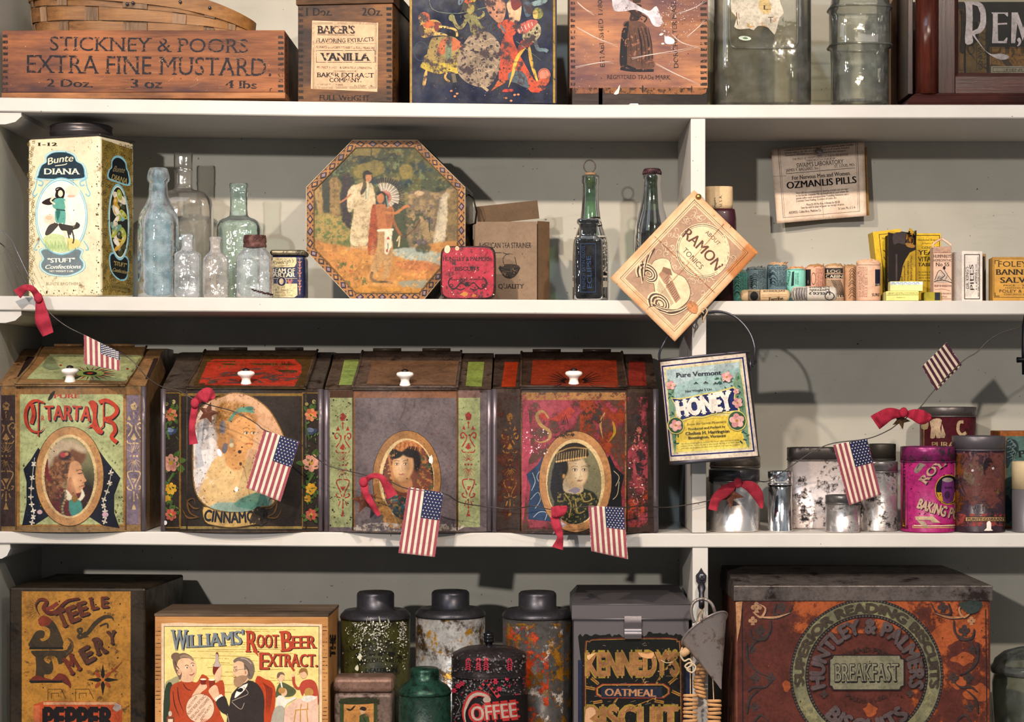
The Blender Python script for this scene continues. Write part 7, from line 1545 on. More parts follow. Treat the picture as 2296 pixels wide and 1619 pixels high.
def pail():
 """tilted oval tin pail hung by its bail from the pinned leaflet's tie"""
 Y=-.052;k=S*kk(Y);ang=math.radians(-5.6);cx,cy=PX(1590,Y),PZ(916,Y);r=101*k;R_=.36;H=236*k
 M=Matrix.Translation((cx,Y,cy))@Matrix.Rotation(ang,4,'Y')@Matrix.Rotation(-.10,4,'Z')@Matrix.Translation((0,0,-H/2))
 t=thing('honey_pail','tilted oval honey pail with colourful flowered label, hanging by its wire bail','pail',(cx,Y,cy-H/2));TMb=metal('#4c484e','#1e1c20',.4,50,.35,.8)
 p=Part();lathe(p,[(r*.98,0),(r*1.004,.0006),(r*1.004,.003),(r,.004),(r,H-.003),(r*1.008,H-.0025),(r*1.008,H)],0,0,TMb,180,.42,2.6,M=M);Hh=Hit(p);p.build('body',t)
 q=Part();Hh.strip=3.;Hh.hstrip=8.;Hh.step=.000012;D=Decal(q,Hh,ink(.35,.15,100,speck='#6a5848',samt=.31,coat=.3),.0005)
 W_,H_=196,232
 def T(x,y):
  u,v=x/W_,y/H_;tl,tr,br,bl=(1481,812),(1671,791),(1699,1022),(1503,1034);return((tl[0]*(1-u)+tr[0]*u)*(1-v)+(bl[0]*(1-u)+br[0]*u)*v,(tl[1]*(1-u)+tr[1]*u)*(1-v)+(bl[1]*(1-u)+br[1]*u)*v)
 D.T=T;cr_='#e3d2c0';nv='#232f6a';D.rect(0,0,196,232,cr_);D.frame(2,9,190,222,3.2,nv);D.rect(8,15,184,216,'#d9cc9c');D.rect(11,19,180,212,'#9fb8b4');D.poly([(11,19),(100,19),(180,19),(180,30),(90,44),(11,60)],'#b4c4c4',0)
 D.poly([(11,126),(40,122),(110,128),(180,120),(180,212),(11,212)],'#dcc050',0);D.poly([(11,120),(60,112),(180,112),(180,140),(100,134),(11,140)],'#d9cc90',0);D.poly([(11,190),(180,196),(180,212),(11,212)],'#e3cf6a',0)
 D.poly([(162,60),(180,50),(180,205),(170,190),(164,150),(158,100)],'#7f9a80',3);D.poly([(11,50),(24,60),(22,110),(18,190),(11,205)],'#7f9a80',3)
 g=random.Random(2)
 for i in range(60):x=g.choice([g.uniform(120,176),g.uniform(160,178),g.uniform(12,24)]);y=g.uniform(50,75)if x<160 and x>30 else g.uniform(50,200);D.ell(x,y,4.4,1.7,g.choice(['#3f6a4c','#55805c','#2f5a58']),rot=g.uniform(0,180),n=10)
 D.poly([(16,84),(34,88),(60,86),(90,82),(124,80),(160,72),(165,78),(160,100),(168,128),(164,134),(120,130),(84,138),(60,136),(20,146),(22,128),(26,110)],'#d8c878',0);D.poly([(19,87),(36,91),(60,89),(92,85),(126,83),(158,76),(161,80),(157,100),(164,127),(120,127),(84,134),(60,132),(24,141),(26,126),(30,110)],nv,0)
 D.text("HONEY",27,130,153,122,34,'#efe3d8',.10,True,arc=0,sh=(2,1.4),shc='#0f1838',h1=40)
 tx='#2a2c38';D.text("Pure Vermont",33,39,135,43,10,tx,.03,True);D.text("Net Weight 5 Lbs.",50,76,112,76,5,tx,.02,True)
 D.text("From the Green Mountains",46,152,134,152,5,'#6a5a40',0,True,shear=.2);D.text("Produced and Packed by",48,163,131,163,5,tx,.02,True);D.text("Chelsea H. Harrington",41,174,139,175,7,tx,.03,True);D.text("Bennington, Vermont",46,184,130,184,6,tx,.03,True)
 D.scrawl(28,190,158,206,3,2.6,'#5a4c2c',True,4)
 for x,y,R,bb in((147,50,13,0),(164,84,7,0),(164,110,12,0),(158,150,17,1),(20,56,11,0),(22,150,14,1)):
  if bb:D.ell(x,y,R+4,R+6,'#d8c878');D.ell(x,y,R+2,R+4,'#3f5f44')
  for i in range(5):a=i*1.257+x;D.ell(x+math.cos(a)*R*.5,y+math.sin(a)*R*.5,R*.5,R*.42,'#d89898' if i%2 else '#e4b4ac',rot=math.degrees(a),n=14)
  D.ell(x,y,R*.2,R*.2,'#b88a3c',n=10)
 for x,y in((76,57),(98,58),(120,62),(142,60)):D.line([(x-5,y+1),(x,y-1),(x+5,y+1)],1.8,'#2c2c34');D.ell(x,y-2,2,1.2,'#2c2c34',n=8)
 spots(D,5,5,190,228,60,['#8a7460','#6a5a4c'],.3,1.2,7);q.build('paper_label',t)
 q=Part();lathe(q,[(r*1.012,H-.0015),(r*1.016,H+.0012),(r*.98,H+.0018),(r*.6,H+.0008),(.001,H+.0008)],0,0,TMb,72,.44,2.6,M=M);q.build('lid',t)
 ex=[]
 for s_,(a,b)in((-1,(1482,826)),(1,(1688,812))):
  q=Part();e=P(a,b,Y);lathe(q,[(.0095,-.001),(.009,.001),(.005,.0022),(.001,.0026)],0,0,TMb,20,1,2,M=Matrix.Translation(M@Vector((s_*r*.985,-.002,H-.018)))@Matrix.Rotation(s_*math.pi/2,4,'Y'));q.build('bail_ear',t)
 q=Part();bl=[(1484,826),(1480,812),(1478,796),(1484,778),(1500,752),(1528,728),(1558,712),(1580,702),(1612,698),(1644,708),(1668,728),(1684,752),(1692,778),(1692,800),(1694,812),(1688,820)]
 tube(q,[P(a,b,Y+.012+.01*math.sin(i/15*3.14))for i,(a,b)in enumerate(cr_curve(bl,4))]if False else[P(a,b,Y+.049*max(0,math.sin(i/60*3.14))**.6)for i,(a,b)in enumerate(cr_curve(bl,4))],.0016,metal('#4c4a50','#1c1a1c',.35,60,.3,.85),8);q.build('wire_bail',t)
 q=Part();tw=[(1578,703),(1573,694),(1580,690),(1586,698),(1580,710),(1576,722)];tube(q,[P(a,b,Y+.018)for a,b in cr_curve(tw,4)]+[P(1570,690,-.001)],.0009,plain('#a89070',.8));q.build('twine_tie',t)
pail()
# ---- the bunting
def wpts(L,n=6):return[tuple(P(a,b,c))for a,b,c in cr_curve(L,n)]
WIRE=[(-40,520,.03),(0,545,-.004),(20,565,-.008),(42,605,-.012),(62,640,-.016),(84,668,-.02),(116,706,-.02),(150,732,-.02),(190,752,-.022),(268,790,-.05),(300,812,-.056),(330,846,-.056),(365,868,-.05),(400,876,-.045),(436,896,-.045),(470,908,-.05),(530,925,-.058),(575,950,-.058),(596,966,-.058),(668,992,-.05),(700,1020,-.042),(736,1044,-.038),(780,1056,-.042),(822,1066,-.05),(870,1078,-.056),(915,1096,-.056),(994,1106,-.054),(1030,1126,-.046),(1080,1135,-.036),(1110,1138,-.034),(1150,1142,-.04),(1196,1134,-.05),(1232,1142,-.052),(1262,1140,-.052),(1320,1136,-.052),(1396,1138,-.046),(1440,1134,-.03),(1490,1138,-.012),(1540,1132,-.008),(1590,1122,-.006),(1608,1108,-.004),(1640,1092,.0),(1676,1090,.0),(1700,1080,.0),(1724,1078,.005),(1770,1048,.0),(1820,1014,-.006),(1868,994,-.012),(1944,984,-.014),(1990,966,-.014),(2016,948,-.014),(2060,916,-.014),(2092,878,-.014),(2156,812,-.016),(2190,790,-.014),(2216,764,-.012),(2246,746,-.01),(2290,733,-.008),(2360,715,0)]
p=Part();tube(p,wpts(WIRE,5),.00075,metal('#453f3c','#1c1816',.3,90,.4,.8),6);tag(p.build('garland_wire'),'thin dark twisted wire of the bunting, strung across the shelves','wire')
p=Part();tube(p,wpts([(-30,505,.0),(0,515,0),(24,536,-.002),(36,560,-.006),(60,610,-.01),(84,660,-.018)],5),.0005,metal('#6a6a74','#2a2628',.3,90,.3,.8),5);tag(p.build('wire_tail'),'short loose end of thin wire at the left edge above the pink ribbon','wire')
FLAG=ink(.85,.12,200,fine=True,bs=.35)
def flag(label,q,Y,curl=None,back=False,cols=('#a25560','#e0d3c0','#34395c')):
 """q = tl, tr, br, bl photo corners; the canton sits top right (stripes run downward)"""
 red,wh,bl=cols
 def base(u,v):return C(wh)
 def paint(D):
  L=D.px;D.mat=FLAG;R=lambda u0,v0,u1,v1,c:D.poly([L(u0,v0),L((u0+u1)/2,v0),L(u1,v0),L(u1,(v0+v1)/2),L(u1,v1),L((u0+u1)/2,v1),L(u0,v1),L(u0,(v0+v1)/2)],c)
  for i in range(0,13,2):R(i/13,0,(i+1)/13,1 if(i<6 or back)else 1,red)
  if not back:
   R(6/13,0,1,.43,bl)
   for j in range(9):
    for i in range(6 if j%2==0 else 5):
     u=6/13+(7/13)*((i+.5+(.5 if j%2 else 0))/6);v=.43*(j+.5)/9;x,y=L(u,v);sz=math.dist(q[0],q[1])*.024
     D.poly([(x+math.sin(a*math.pi/5)*sz*(1 if a%2==0 else .42),y-math.cos(a*math.pi/5)*sz*(1 if a%2==0 else .42))for a in range(10)],'#e8dfd4')
 p=leaflet('','',q,base,.0006,paint,curl,18,22,Y,mat=FLAG);tag(p.build('small_flag'),label,'flag','small flags on the bunting')
flag('smallest forward-facing flag, curled, hanging over the lime green bin lid',[(188,750),(268,790),(269,832),(189,816)],-.05,lambda u,v:.008*math.sin(u*3.1)*v-.006*v)
flag('large flag slanting to the left in front of the cinnamon bin portrait',[(592,964),(671,990),(629,1125),(552,1094)],-.058,lambda u,v:-.003*v+.002*u)
flag('large flag hanging almost straight below the shawled girl portrait',[(915,1092),(995,1105),(975,1249),(893,1240)],-.056,lambda u,v:-.003*v)
flag('wavy flag with flicked lower corner below the coin headdress portrait',[(1319,1134),(1399,1138),(1408,1254),(1326,1236)],-.052,lambda u,v:.010*math.sin(u*3.1)*v-.012*v*v*(u>.6)*(u-.6)*2)
flag('long flag hanging on the right in front of the tinplate canisters',[(1868,998),(1944,983),(1975,1109),(1904,1133)],-.018,lambda u,v:-.003*v,cols=('#8f4a58','#dcc8b4','#23284a'))
flag('tilted back-facing flag showing only stripes, at upper right of third shelf',[(2067,822),(2122,768),(2157,818),(2099,877)],-.016,lambda u,v:.003*math.sin(u*3),back=True,cols=('#4c2434','#c8b8a4','#1c2038'))
RIB=ink(.9,.25,150,fine=True,bs=.5)
def ribbon(label,pieces,Y,star=None,knot=None,col='#b23a4c'):
 a=knot or pieces[0][0][0];t=thing('ribbon_bow',label,'ribbon',tuple(P(a[0],a[1],Y)),'red rag ribbons on the bunting')
 for pts,ws,dys in pieces:
  p=Part();c=cr_curve([(x,y,w_,d_)for(x,y),w_,d_ in zip(pts,ws,dys)],6);V=[];n=len(c)
  for i,(x,y,w_,d_)in enumerate(c):
   A,Bq=c[max(0,i-1)],c[min(n-1,i+1)];dx,dy=Bq[0]-A[0],Bq[1]-A[1];L=math.hypot(dx,dy)or 1;nx,ny=-dy/L*w_/2,dx/L*w_/2
   for f in(-1,-.33,.33,1):V.append(P(x+nx*f,y+ny*f,Y+d_+(.0022 if abs(f)<.5 else 0)*math.sin(i*.9)))
  m=len(V);V2=[v+Vector((0,.0005,0))for v in V];F=[(i*4+j,i*4+j+1,i*4+j+5,i*4+j+4)for i in range(n-1)for j in range(3)];F+=[tuple(m+q for q in reversed(f))for f in F[:]];F+=[(i*4,i*4+4,m+i*4+4,m+i*4)for i in range(n-1)]+[(i*4+3,m+i*4+3,m+i*4+7,i*4+7)for i in range(n-1)]+[(0,m,m+1,1),(1,m+1,m+2,2),(2,m+2,m+3,3)]
  p.add(V+V2,F,RIB,C(col),True);p.build('ribbon_tail',t)
 if knot:
  b=bmesh.new();bmesh.ops.create_icosphere(b,subdivisions=2,radius=.006);p=Part();p.bm(b,RIB,C(col),True,M=Matrix.Translation(P(knot[0],knot[1],Y-.002))@Matrix.Diagonal((1,.7,1.2,1)));p.build('knot',t)
def rstar(label,cx,cy,R,rot,Y,col='#6a3c2a',sq=1.):
 p=Part();q=[(cx+math.sin(math.radians(rot)+i*math.pi/5)*R*(1 if i%2==0 else .42)*sq,cy-math.cos(math.radians(rot)+i*math.pi/5)*R*(1 if i%2==0 else .42))for i in range(10)]
 V=[P(x,y,Y)for x,y in q]+[P(x,y,Y+.0012)for x,y in q]+[P(cx,cy,Y-.001),P(cx,cy,Y+.0012)];p.add(V,[(i,20,(i+1)%10)for i in range(10)]+[(10+i,10+(i+1)%10,21)for i in range(10)]+[(i,(i+1)%10,10+(i+1)%10,10+i)for i in range(10)],tin(col,'#3a2018',.42,90,.6,.3));tag(p.build('metal_star'),label,'star','rusty stars on the bunting')
ribbon('pink ribbon knotted on the wire at far left, just below the candy tin',[([(84,664),(72,648),(56,646),(38,660)],[16,14,16,24],[0,-.004,-.004,0]),([(88,668),(92,695),(96,720),(108,750)],[16,26,34,26],[0,-.003,-.004,0])],-.024,knot=(86,668))
ribbon('red ribbon with folded loop at top left of the cinnamon bin',[([(438,902),(452,890),(468,886),(482,892)],[16,26,34,6],[0,-.006,-.004,0]),([(438,904),(434,930),(430,960),(434,996)],[14,16,14,20],[0,-.002,-.002,0])],-.052,knot=(437,904))
ribbon('red ribbon curving over a rusty star on the lavender bin',[([(816,1080),(834,1068),(856,1072),(880,1114)],[14,12,14,26],[0,-.006,-.008,-.004]),([(816,1082),(820,1106),(834,1130),(850,1156)],[18,16,14,10],[0,-.008,-.008,-.006])],-.055,knot=(815,1081))
ribbon('faded pink and red ribbon hanging at the bottom of the red bin',[([(1236,1148),(1256,1146),(1272,1136)],[22,26,6],[0,-.004,-.003]),([(1242,1158),(1250,1185),(1256,1205),(1250,1230)],[18,20,14,26],[0,-.003,-.003,0])],-.056)
ribbon('long drooping red bow in front of the shiny tin right of the divider',[([(1650,1084),(1628,1100),(1606,1118),(1598,1144)],[12,26,22,20],[0,-.004,-.004,0]),([(1658,1084),(1684,1092),(1700,1112),(1708,1140)],[10,26,24,6],[0,-.004,-.004,0])],-.006,knot=(1654,1083))
ribbon('crimson bow spread like wings beside the maroon tin on the right',[([(2024,928),(1996,928),(1974,940),(1962,948)],[14,28,34,36],[0,-.005,-.004,0]),([(2030,928),(2050,930),(2070,936),(2088,934)],[10,26,32,10],[0,-.004,-.004,0])],-.02,knot=(2026,925),col='#a42840')
rstar('rusty star dangling beneath the ribbon on the cinnamon bin',466,926,26,160,-.050);rstar('dark brown star under the ribbon on the lavender bin',818,1122,32,-10,-.050);rstar('pale whitish narrow star under the ribbon on the red bin',1253,1178,32,15,-.053,'#b8a4ac',.55)
rstar('brown star between the bow tails on the shiny tin',1636,1108,34,30,-.002,'#7a4a38');rstar('small dark star half hidden under the crimson bow',2020,942,22,168,-.015,'#4c3420')
# ---- bottom shelf (its board lies below the picture)
def on4(a):return zs(4,PX(a,0))
def pepper():
 B=Box((20,.004),(326,-.010),1318,on4(100),.20);w,h,d=B.w,B.h,B.d;t=thing('spice_bin','tall dark-edged golden pepper tin with slanting lid at the left of bottom shelf','tin',B.loc)
 BM=tin('#2f2418','#120d0a',.42,40,.36,spec2='#7a5c38',amt2=.27);p=Part();B.box(p,0,w,0,d,0,h,BM,.003)
 D=Decal(p,B.front,ink(.4,.35,40,speck='#4a3014',samt=.40),.0003);gd='#b9853a';D.rect(49,1326,293,1619+70,gd)
 D.mat=ink(.45,.25,60,speck='#241810',samt=.37);spots(D,50,1328,292,1600,160,['#4a3018','#2c1c10','#8a5c28'],.5,2.2,3)
 br,bk='#6a2f22','#1d1916'
 def dk_(fn):fn(bk,2.4);fn(br,0)
 dk_(lambda c,o:D.line([(178+o,1342+o),(150+o,1348+o),(126+o,1370+o),(110+o,1374+o),(98+o,1364+o),(104+o,1350+o),(98+o,1344+o),(86+o,1346+o),(80+o,1360+o),(88+o,1378+o)],9,c,6,taper=True));D.line([(130,1352),(116,1362),(104,1366)],9,'#7f3a2c',4)
 for i in range(11):a=math.radians(200-i*14+40);D.line([(88+math.cos(a)*12,1366-math.sin(a)*16),(88+math.cos(a)*26,1366-math.sin(a)*28)],3,'#7a5030',taper=True)
 D.poly([(85,1392),(98,1380),(118,1392),(130,1410),(140,1452),(68,1452),(72,1430),(84,1414),(100,1416),(98,1430),(90,1432),(96,1438),(110,1430),(112,1412),(100,1404)],'#473a28',3);D.poly([(86,1392),(98,1380),(116,1390),(108,1402),(92,1404)],'#8a3c26',3);D.rect(66,1451,142,1456,bk)
 D.poly([(70,1459),(142,1459),(152,1452),(158,1440),(154,1430),(164,1440),(164,1460),(150,1472),(144,1484),(132,1490),(128,1476),(116,1470),(100,1474),(100,1482),(110,1488),(116,1480),(120,1500),(112,1512),(100,1512),(100,1520),(116,1524),(130,1512),(146,1514),(158,1532),(158,1544),(140,1530),(70,1532),(70,1522),(80,1514),(80,1474)],'#473a28',2);D.poly([(70,1522),(84,1514),(116,1524),(130,1510),(148,1514),(160,1534),(156,1542),(138,1526),(72,1526)],'#7f3626',2);D.rect(68,1526,140,1531,bk)
 D.line([(152,1430),(164,1450),(146,1470)],5,'#6a4c30',4,taper=True)
 for s_,x,y,h,a in(("T",136,1408,38,-.4),("E",160,1396,34,-.35),("E",182,1382,30,-.3),("L",205,1367,26,-.2),("E",229,1362,23,-.05)):
  for c,o in((bk,2.5),('#6f3a26',0)):D.text(s_,x+o,y+o,x+h*.62*math.cos(a)+o,y+h*.62*math.sin(a)+o,h,c,.07,True)
 D.line([(176,1432),(196,1420),(214,1398),(234,1384),(250,1384),(256,1392)],10,'#473a28',5,taper=True);D.text("&",176,1434,198,1428,26,'#473a28',.05,True);D.line([(224,1404),(240,1398),(242,1408)],4,'#473a28',4)
 for s_,x,y,h,a in(("M",160,1512,38,-.55),("E",194,1488,34,-.5),("R",218,1468,36,-.3),("Y",243,1444,28,-.12)):
  for c,o in((bk,2.5),('#7a3824' if s_=="M" else '#5c3828',0)):D.text(s_,x+o,y+o,x+h*.68*math.cos(a)+o,y+h*.68*math.sin(a)+o,h,c,.07,True)
 for i in range(4):a=i*math.pi/2;D.poly([(231+math.cos(a)*36,1524+math.sin(a)*36),(231+math.cos(a+.4)*12,1524+math.sin(a+.4)*12),(231,1524),(231+math.cos(a-.4)*12,1524+math.sin(a-.4)*12)],bk);D.ell(231+math.cos(a+.785)*16,1524+math.sin(a+.785)*16,8,4,'#9a4a24',rot=45+i*90)
 D.ell(231,1524,4,4,'#c06a2c');D.line([(246,1510),(260,1498),(274,1484)],4,'#8a4424',3,taper=True);D.line([(250,1498),(262,1506)],3,'#8a4424')
 for x in(108,170):D.line([(x,1570),(x,1545),(x+30,1545),(x+40,1566)],1,bk);D.line([(x+8,1566),(x+8,1554),(x+24,1554),(x+24,1562)],1,bk)
 D.mat=PRINT;D.poly([(76,1580),(100,1572),(262,1574),(274,1582),(274,1690),(76,1690)],'#c0552c');D.poly([(98,1574),(262,1574),(260,1580),(98,1580)],'#d0a078');D.poly([(76,1582),(90,1581),(90,1690),(76,1690)],'#cc7048')
 D.text("PEPPER",99,1634,253,1634,46,'#1c1214',.09);D.poly(blotch(264,1586,11,8,4),'#b8a89c',2);p.build('body',t)
 q=Part();hb=.020;V=[(-.001,-.001,h-.013),(w+.001,-.001,h-.013),(w+.001,-.001,h+.001),(-.001,-.001,h+.001),(-.001,d,h-.013),(w+.001,d,h-.013),(w+.001,d,h+hb),(-.001,d,h+hb)]
 q.add([B.M@Vector(v)for v in V],[(0,1,2,3),(5,4,7,6),(3,2,6,7),(1,5,6,2),(4,0,3,7)],tin('#3a2f24','#1a1410',.42,50,.34,spec2='#a87c58',amt2=.24));tube(q,[B.M@Vector((-.001,-.001,h+.001)),B.M@Vector((w+.001,-.001,h+.001)),B.M@Vector((w+.001,d,h+hb))],.0013,tin('#5a4636','#1a1410',.4,60,.34));q.build('lid',t)
pepper()
def rootbeer():
 B=Box((347,-.030),(736,-.034),1382,on4(500),.115);w,h,d=B.w,B.h,B.d;t=thing('wooden_crate','finger-jointed pine crate with yellow root beer extract picture label','crate',B.loc)
 p=Part();B.box(p,0,w,0,d,0,h,wood('#9a6434','#d39a5c','x',14,.6,'#8a5830',.3,9),.0012);D=Decal(p,B.front,INKW,.0002)
 joints(D,348,361,1404,1619,24,'#5a3418',5,gap=.2);joints(D,723,735,1394,1619,26,'#5a3418',6,gap=.2);D.mat=INKW2
 D=Decal(p,B.right,INKW2);D.text("THE",752,1472,752,1424,12,'#1a120c',.1);p.build('body',t)
 q=Part();box(q,-.0006,w+.0006,-.0006,d+.0006,h-.0005,h+.0035,wood('#3f3226','#7a6450','x',14,.7,'#221a14',.4,4),.0008,M=B.M);D=Decal(q,B.top,INKW);q.build('lid_board',t)
 L=Part();D=Decal(L,B.front,PRINTC,.0004);ye='#e3d08a'
 D.poly([(362,1398),(400,1396),(470,1399),(540,1397),(600,1399),(660,1397),(722,1400),(722,1680),(362,1680)],'#dcc0a0');D.rect(368,1404,716,1680,'#2a2420');D.rect(369,1405.2,714.8,1680,ye);r=random.Random(1)
 D.mat=INKW2;[D.line([(420+r.random()*260,y),(460+r.random()*240,y+2)],1.2,'#cfa84a')for y in range(1410,1560,5)];D.mat=PRINTC
 gy,rd,bk='#7f878c','#b0472c','#1c1a1e'
 D.text("W",384,1458,420,1458,46,gy,.04,True,sh=(2.4,1.4),shc=bk);D.text("ILLIAMS'",417,1452,548,1444,28,gy,.04,True,sh=(2.2,1.3),shc=bk,h1=31,arc=-1)
 D.text("R",552,1462,578,1462,48,rd,.04,True,sh=(1.8,1.2),shc='#3a1a18');D.line([(566,1440),(572,1458),(580,1472)],6,rd,3,taper=True);D.text("OOT",576,1452,624,1452,29,rd,.04,True,sh=(1.8,1.2),shc='#3a1a18');D.text("B",631,1461,656,1459,46,rd,.04,True,sh=(1.8,1.2),shc='#3a1a18');D.text("EER",656,1454,709,1453,28,rd,.04,True,sh=(1.8,1.2),shc='#3a1a18')
 D.text("E",583,1501,602,1501,38,rd,.04,True,sh=(1.8,1.2),shc='#3a1a18');D.text("XTRACT.",600,1494,711,1495,28,rd,.04,True,sh=(1.8,1.2),shc='#3a1a18');D.line([(648,1480),(656,1498),(660,1504)],5,rd)
 sk,sk2,hr='#e0b896','#b98a6a','#7a6250'
 D.poly([(370,1536),(385,1522),(402,1518),(396,1560),(384,1619),(369,1600)],'#a8a07c',4);D.poly([(369,1550),(384,1530),(398,1580),(398,1640),(369,1640)],'#33402e',3)
 D.poly([(384,1540),(404,1528),(420,1524),(440,1530),(448,1520),(454,1512),(466,1518),(474,1530),(486,1530),(500,1526),(504,1560),(492,1590),(500,1640),(384,1640),(382,1580)],'#b24c28',4)
 for q in([(388,1550),(392,1580),(404,1610)],[(398,1540),(402,1570),(414,1600)],[(410,1532),(420,1545),(432,1548)],[(440,1560),(450,1580),(452,1600)],[(474,1540),(480,1556),(478,1580)]):D.line(q,2.4,'#5a2418',4,taper=True)
 D.poly([(402,1500),(424,1500),(434,1524),(420,1530),(404,1524)],sk,3);D.ell(418,1500,23,28,sk,rot=10);D.poly([(396,1500),(402,1478),(424,1476),(434,1482),(430,1472),(414,1464),(398,1468),(388,1478),(390,1496),(398,1514),(404,1524),(408,1512),(404,1502)],hr,4);D.ell(395,1472,11,9,hr);D.line([(404,1474),(414,1470),(426,1474),(434,1480)],5,'#98806a',5);D.line([(392,1482),(396,1492),(402,1500)],2,'#4c3a30',4)
 for x,y in((419,1497),(432,1492)):D.line([(x-4,y-4),(x,y-6),(x+4,y-4)],1.3,'#4c3a30',3);D.ell(x,y,3.2,1.9,'#f0e0cc');D.ell(x+.8,y,1.6,1.7,bk)
 D.line([(427,1496),(431,1504),(427,1507)],1,sk2,3);D.line([(425,1513),(431,1513),(436,1509)],2,'#a8483c',3);D.ell(402,1508,4,6,sk);D.ell(401,1508,2,3,sk2)
 D.poly([(430,1562),(444,1540),(452,1532),(462,1534),(464,1542),(452,1552),(440,1566)],sk,3)
 D.poly([(449,1523),(463,1523),(461,1535),(451,1535)],'#7a2a1c');D.ell(456,1523,7,2,'#f0dcc0');D.poly([(468,1524),(483,1524),(481,1542),(470,1542)],'#8a341c');D.ell(475,1524,7.5,2.2,'#f0dcc0')
 D.poly([(484,1465),(487,1462),(490,1466),(491,1482),(496,1494),(495,1512),(479,1512),(478,1494),(484,1480)],'#7a2c1c',3);D.poly([(484,1468),(489,1468),(491,1484),(495,1494),(479,1494),(483,1484)],'#b8a8a0',3);D.poly([(482,1512),(494,1494),(498,1500),(494,1524),(484,1526)],sk,3)
 D.poly([(468,1548),(480,1536),(488,1540),(492,1556),(498,1566),(484,1572),(474,1560)],sk,3);D.poly([(482,1566),(496,1556),(502,1562),(486,1578)],'#efe3d4')
 D.poly([(573,1524),(596,1523),(610,1530),(618,1550),(614,1600),(600,1640),(580,1640)],'#b8481f',4)
 for i in range(5):D.line([(590+i*4,1530+i*3),(598+i*3,1550),(596+i*2,1600)],2,'#6a2414',4,taper=True)
 D.poly([(484,1574),(504,1560),(514,1584),(520,1556),(546,1530),(562,1526),(580,1536),(592,1560),(592,1600),(584,1640),(512,1640),(510,1606),(496,1596)],'#3a302e',3);D.poly([(526,1564),(534,1544),(556,1532),(548,1548),(532,1562)],'#efe6da',2)
 for q in([(520,1572),(534,1566),(556,1556),(552,1546),(546,1540)],[(520,1574),(540,1590),(548,1576)],[(510,1600),(514,1620)]):D.line(q,1.4,'#a8988c',4)
 D.poly([(530,1548),(540,1542),(546,1546),(540,1552)],'#1c1a1e',2)
 D.poly([(527,1478),(540,1474),(556,1478),(562,1500),(560,1520),(548,1532),(538,1528),(530,1516),(524,1514),(523,1506),(525,1498),(524,1490)],sk,3);D.poly([(524,1480),(536,1473),(556,1475),(568,1486),(571,1504),(564,1522),(554,1518),(548,1500),(546,1486),(534,1482),(526,1486)],'#7f6e62',4);D.line([(540,1476),(552,1478),(564,1488)],2,'#b5a698',4);D.line([(548,1490),(556,1500),(560,1516)],2,'#5c4c42',4)
 D.poly([(524,1526),(530,1518),(544,1514),(556,1518),(548,1530),(538,1540),(528,1538)],'#a8866a',3);D.ell(552,1508,4,7,sk);D.ell(551,1508,2,4,sk2);D.ell(528,1502,4.4,4,'#6a5a50',.8);D.line([(532,1502),(548,1500)],.8,'#6a5a50');D.line([(524,1496),(532,1495)],1.4,'#5c4c42');D.line([(524,1519),(530,1518)],1.4,'#9a4c3c');D.ell(529,1502,1.4,1.2,bk)
 D.ell(449,1588,32,33,'#ecc4a8',rot=20);D.ell(449,1588,32,33,'#8a5a48',.97,rot=20);[D.line([(474-i*3,1612),(462-i*5,1640)],1.2,'#c0603c')for i in range(7)]
 for s_,x0,y0,x1,y1,h in(("NO OTHER",424,1589,444,1562,5),("ROOT BEER EXTRACT",424,1603,464,1560,6),("EQUALS WILLIAMS'",431,1612,471,1567,6),("IN STRENGTH",440,1616,462,1590,5),("AND PURITY",452,1616,476,1582,5)):D.text(s_,x0,y0,x1,y1,h,'#3a2a28',.0)
 D.poly([(618,1562),(624,1536),(634,1530),(648,1536),(664,1548),(656,1560),(636,1562)],'#5c6040',3);D.ell(630,1518,8,10,sk);D.poly([(621,1518),(624,1508),(634,1507),(639,1514),(630,1512),(625,1520)],hr,3);D.line([(630,1528),(634,1548)],3,'#efe3d4')
 D.poly([(672,1540),(680,1526),(700,1524),(712,1540),(714,1580),(700,1560),(684,1552),(678,1560)],'#b04a38',3);D.line([(658,1516),(660,1534),(670,1544),(684,1530)],6,'#b04a38',3);D.ell(681,1510,8,11,sk);D.poly([(670,1508),(676,1498),(688,1500),(690,1514),(684,1506),(676,1508)],'#9a7040',3);D.ell(657,1514,3,4,sk)
 D.ell(637,1552,7,9,sk);D.ell(632,1548,8,7,'#b88a50');D.poly([(622,1562),(636,1560),(644,1568),(660,1562),(664,1566),(644,1578),(638,1588),(620,1586)],'#d8d4c8',3);D.poly([(616,1588),(638,1588),(630,1640),(606,1640)],'#a8a294',3)
 D.poly([(640,1588),(664,1568),(712,1560),(714.8,1640),(634,1640)],'#dcb8a4',0);D.ell(693,1552,10,10,'#b88c4c');D.poly([(676,1568),(684,1560),(704,1560),(708,1566),(690,1574)],'#d8d4c8',3)
 for q in([(676,1578),(674,1590)],[(690,1576),(690,1590)],[(662,1592),(692,1590)],[(664,1592),(656,1640)],[(688,1592),(692,1640)],[(674,1592),(674,1640)]):D.line(q,2,'#b8882c')
 D.poly([(374,1607),(391,1607),(391,1640),(374,1640)],'#7a4a30');D.rect(377,1612,388,1640,'#e3ccb0');D.ell(382,1600,4,6,'#c8bca8');L.build('paper_label',t)
rootbeer()
def shoulder(cxp,hw,sh,neck,nt,capb,Y,body,met,label,art=None,name='tea_canister',group=None):
 prof=[(hw*1.012,sh+14),(hw*1.02,sh+11),(hw*1.0,sh+6),(hw*.88,sh-4),(neck*1.12,capb+4),(neck*1.06,capb),(neck*1.0,capb-1),(neck,nt+9),(neck*.98,nt+5),(neck*.88,nt+1),(1,nt)]
 return canister(name,label,cxp,hw,nt,Y,sh+14,body,met,art,4,prof=prof,group=group,bead=False)
